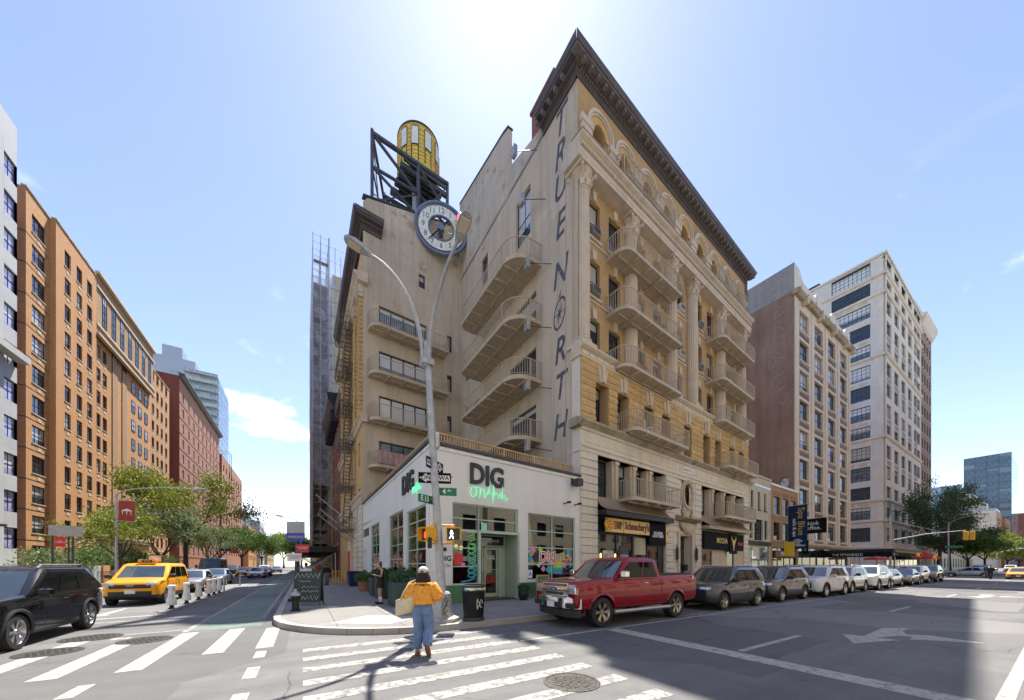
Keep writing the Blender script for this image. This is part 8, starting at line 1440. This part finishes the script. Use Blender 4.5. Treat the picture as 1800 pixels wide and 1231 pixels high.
# ------------------------------------------------------------------ trees and hedges
M_plain('bark', (.075, .058, .045), .95, 0, .3, 6, bump=.02, bscale=12); M_plain('bark_dark', (.035, .028, .024), .95, 0, .3, 6, bump=.02, bscale=12)
def grow(mb, p, d, l, r, depth, rng, tips, spread=.6, up=.15):
    n = 4; pts = [p]; rr = [r]; q = Vector(p)
    for k in range(n): d = (d + Vector((rng.gauss(0, .12), rng.gauss(0, .12), rng.gauss(up * .3, .06)))).normalized(); q = q + d * l / n; pts.append(tuple(q)); rr.append(r * (1 - .45 * (k + 1) / n))
    mb.tube(pts, rr, 7 if depth > 2 else 5)
    if depth <= 2: tips.extend(pts[2:])
    if depth == 0: return
    for k in range(rng.choice((2, 3, 3)) if depth < 4 else 4):
        a = rng.uniform(0, 6.283); e = d.orthogonal().normalized(); e.rotate(Matrix.Rotation(a, 3, d)); nd = (d + e * spread * rng.uniform(.6, 1.3) + Vector((0, 0, up))).normalized(); grow(mb, tuple(q if k < 2 else Vector(pts[3])), nd, l * rng.uniform(.62, .85), rr[-1] * .8, depth - 1, rng, tips, spread, up)
def tree(label, loc, h, trunk, spread, leafmat, seed, leaf=.16, per=26, clump=.7, group='street trees', depth=4, bark='bark', lean=(0, 0), flat=1., r0=None, sxy=1.):
    t = thing('street_tree', label, 'tree', loc, 0, group); rng = random.Random(seed); mb = MB(); tips = []
    r = r0 or h * .02; mb.tube([(0, 0, 0), (lean[0] * .3, lean[1] * .3, trunk * .5), (lean[0], lean[1], trunk)], [r * 1.35, r, r * .9], 9); nb = 5
    for k in range(nb): a = 2 * math.pi * k / nb + rng.uniform(-.4, .4); d = Vector((math.cos(a) * spread, math.sin(a) * spread, rng.uniform(.5, 1.1))).normalized(); grow(mb, (lean[0], lean[1], trunk * rng.uniform(.85, 1.)), d, (h - trunk) * .36, r * .6, depth - 1, rng, tips, spread, .12 * flat)
    mb.build('trunk', bark, t, smooth='auto'); mb = MB()
    for p in tips:
        if rng.random() < .12: continue
        c = Vector(p) + Vector((rng.gauss(0, .2), rng.gauss(0, .2), rng.gauss(0, .15)))
        for k in range(int(per * rng.uniform(.5, 1.4))): q = c + Vector((rng.gauss(0, clump), rng.gauss(0, clump), rng.gauss(0, clump * .55 * flat))) * .6; add_leaf(mb, tuple(q), leaf * rng.uniform(.6, 1.3), rng)
    mb.build('crown', leafmat, t, fix=False); t.scale = (sxy, sxy, 1); return t
tree('large spreading tree with yellow green leaves beyond the taxi on the left pavement', (-13.2, 61, .15), 15.5, 4.6, .75, 'leaf_lime', 3, .34, 44, 1.35, sxy=.82)
tree('small young tree in front of the orange building', (-13.0, 41.5, .15), 6.6, 2.2, .55, 'leaf_lime', 5, .17, 18, .55); tree('silvery green tree left of the large tree', (-14.8, 58, .15), 9.5, 2.6, .6, 'leaf_pale', 8, .26, 24, .8); tree('slim pale tree right of the large tree trunk', (-12.8, 72, .15), 8.5, 2.5, .5, 'leaf_pale', 9, .22, 22, .7)
tree('tree in front of the brown building', (-13.5, 84, .15), 9, 3, .6, 'leaf_mid', 12, .3, 22, .9); tree('dark green tree by the purple banner', (-13, 108, .15), 12, 3.5, .6, 'leaf_mid', 14, .38, 24, 1.2); tree('green tree far down the left pavement', (-12.5, 150, .15), 14, 4, .65, 'leaf_mid', 15, .5, 24, 1.5); tree('bright green tree at the far end of the side street', (-8.5, 215, .0), 19, 5, .7, 'leaf_lime', 16, .7, 26, 2.0); tree('farthest green tree closing the side street', (-2, 260, .0), 22, 5, .75, 'leaf_mid', 17, .9, 26, 2.4); tree('rounded tree on the right pavement beyond the shed', (-.3, 130, .15), 11, 3, .6, 'leaf_mid', 18, .42, 24, 1.2)
RG = 'trees along the far avenue'
tree('large dark green tree in front of the white tower', (91.5, 11.6, .15), 16.5, 4.2, .62, 'leaf_dark', 21, .3, 30, 1.3, RG, 4, 'bark_dark', (.8, -.4), .8, sxy=.66); tree('second dark green tree right of the white tower corner', (101, 11.4, .15), 14.5, 3.8, .66, 'leaf_dark', 22, .3, 28, 1.3, RG, 4, 'bark_dark', (1.0, .2), .8, sxy=.66); tree('third tree with lighter leaves farther along the avenue', (118, 11, .15), 9.5, 2.8, .7, 'leaf_mid', 23, .42, 28, 1.4, RG, 4, 'bark_dark'); tree('light green tree behind the dark trees', (140, 10.6, .15), 10, 3.0, .7, 'leaf_lime', 24, .5, 26, 1.5, RG, 4, 'bark_dark')
tree('yellowing tree far down the avenue', (190, 10.2, .15), 11, 3.0, .75, 'leaf_yellow', 25, .6, 26, 1.8, RG, 4, 'bark_dark'); tree('second yellowing tree at the right edge of the avenue', (225, 9.6, .15), 12, 3.0, .8, 'leaf_yellow', 26, .7, 26, 2.0, RG, 4, 'bark_dark')
# hedge and shrubs behind the garden wall
def bush(label, loc, rx, ry, h, n, mat, leaf, seed):
    r = random.Random(seed); b = thing('shrub', label, 'shrub', loc, 0, 'shrubs behind the garden wall'); mb = MB(); cl = [(r.uniform(-rx, rx), r.uniform(-ry, ry), r.uniform(.25, .95) * h) for _ in range(max(8, n // 90))]
    for k in range(n): c = r.choice(cl); q = (c[0] + r.gauss(0, .38), c[1] + r.gauss(0, .38), abs(c[2] + r.gauss(0, .33))); add_leaf(mb, q, leaf * r.uniform(.6, 1.3), r)
    mb.build('foliage', mat, b, fix=False); mb = MB()
    for k in range(5): a = k * 1.26; mb.tube([(math.cos(a) * .1, math.sin(a) * .1, 0), (math.cos(a) * rx * .6, math.sin(a) * ry * .6, h * .7)], [.05, .02], 5)
    mb.build('stem', 'bark', b)
for k, (y, mt, n, h, lab) in enumerate(((44, 'leaf_pale', 3000, 2.6, 'pale flowering hedge shrub behind the grey garden wall, left'), (48.5, 'leaf_mid', 3200, 3.2, 'green hedge shrub behind the grey garden wall, middle'), (53, 'leaf_pale', 3600, 3.6, 'pale flowering shrub behind the young tree'), (58, 'leaf_mid', 3200, 3.3, 'green shrub behind the yellow taxi roof'), (64, 'leaf_lime', 2600, 3.0, 'lime green shrub between taxi and large tree'), (71, 'leaf_mid', 2600, 3.2, 'dark shrub beneath the silvery tree'))): bush(lab, (-17.5, y, .15), 1.3, 2.6, h, n, mt, .2, 40 + k)
# planting on the shop roof
for k, x in enumerate((7.4, 8.6, 9.8)): b = thing('roof_plant', ('leafy planter at the shop roof edge, left', 'leafy planter at the shop roof edge, middle', 'leafy planter at the shop roof edge, right')[k], 'plant', (x, 14.3 + .1 * k, 6.42), 0, 'planters on the shop roof'); plant_mesh(.45, .3, .75, 260, 60 + k, .12).build('foliage', 'leaf_mid', b, fix=False); mb = MB(); mb.bbox(-.5, -.25, -.02, .5, .25, .3, .02); mb.build('box', 'wood_rail', b)
# ------------------------------------------------------------------ lettering to plain meshes
bpy.context.view_layer.update()
_dg = bpy.context.evaluated_depsgraph_get()
_fonts = [o for o in C.objects if o.type == 'FONT']
_done = [(o, bpy.data.meshes.new_from_object(o.evaluated_get(_dg))) for o in _fonts]
for o, me in _done:
    nm = o.name; q = bpy.data.objects.new(nm.split('.')[0] + '_tmp', me); C.objects.link(q); q.parent = o.parent; q.location = o.location; q.rotation_euler = o.rotation_euler; q.scale = o.scale
    for k in o.keys():
        if k in ('label', 'category', 'group', 'kind'): q[k] = o[k]
    bpy.data.objects.remove(o); q.name = nm
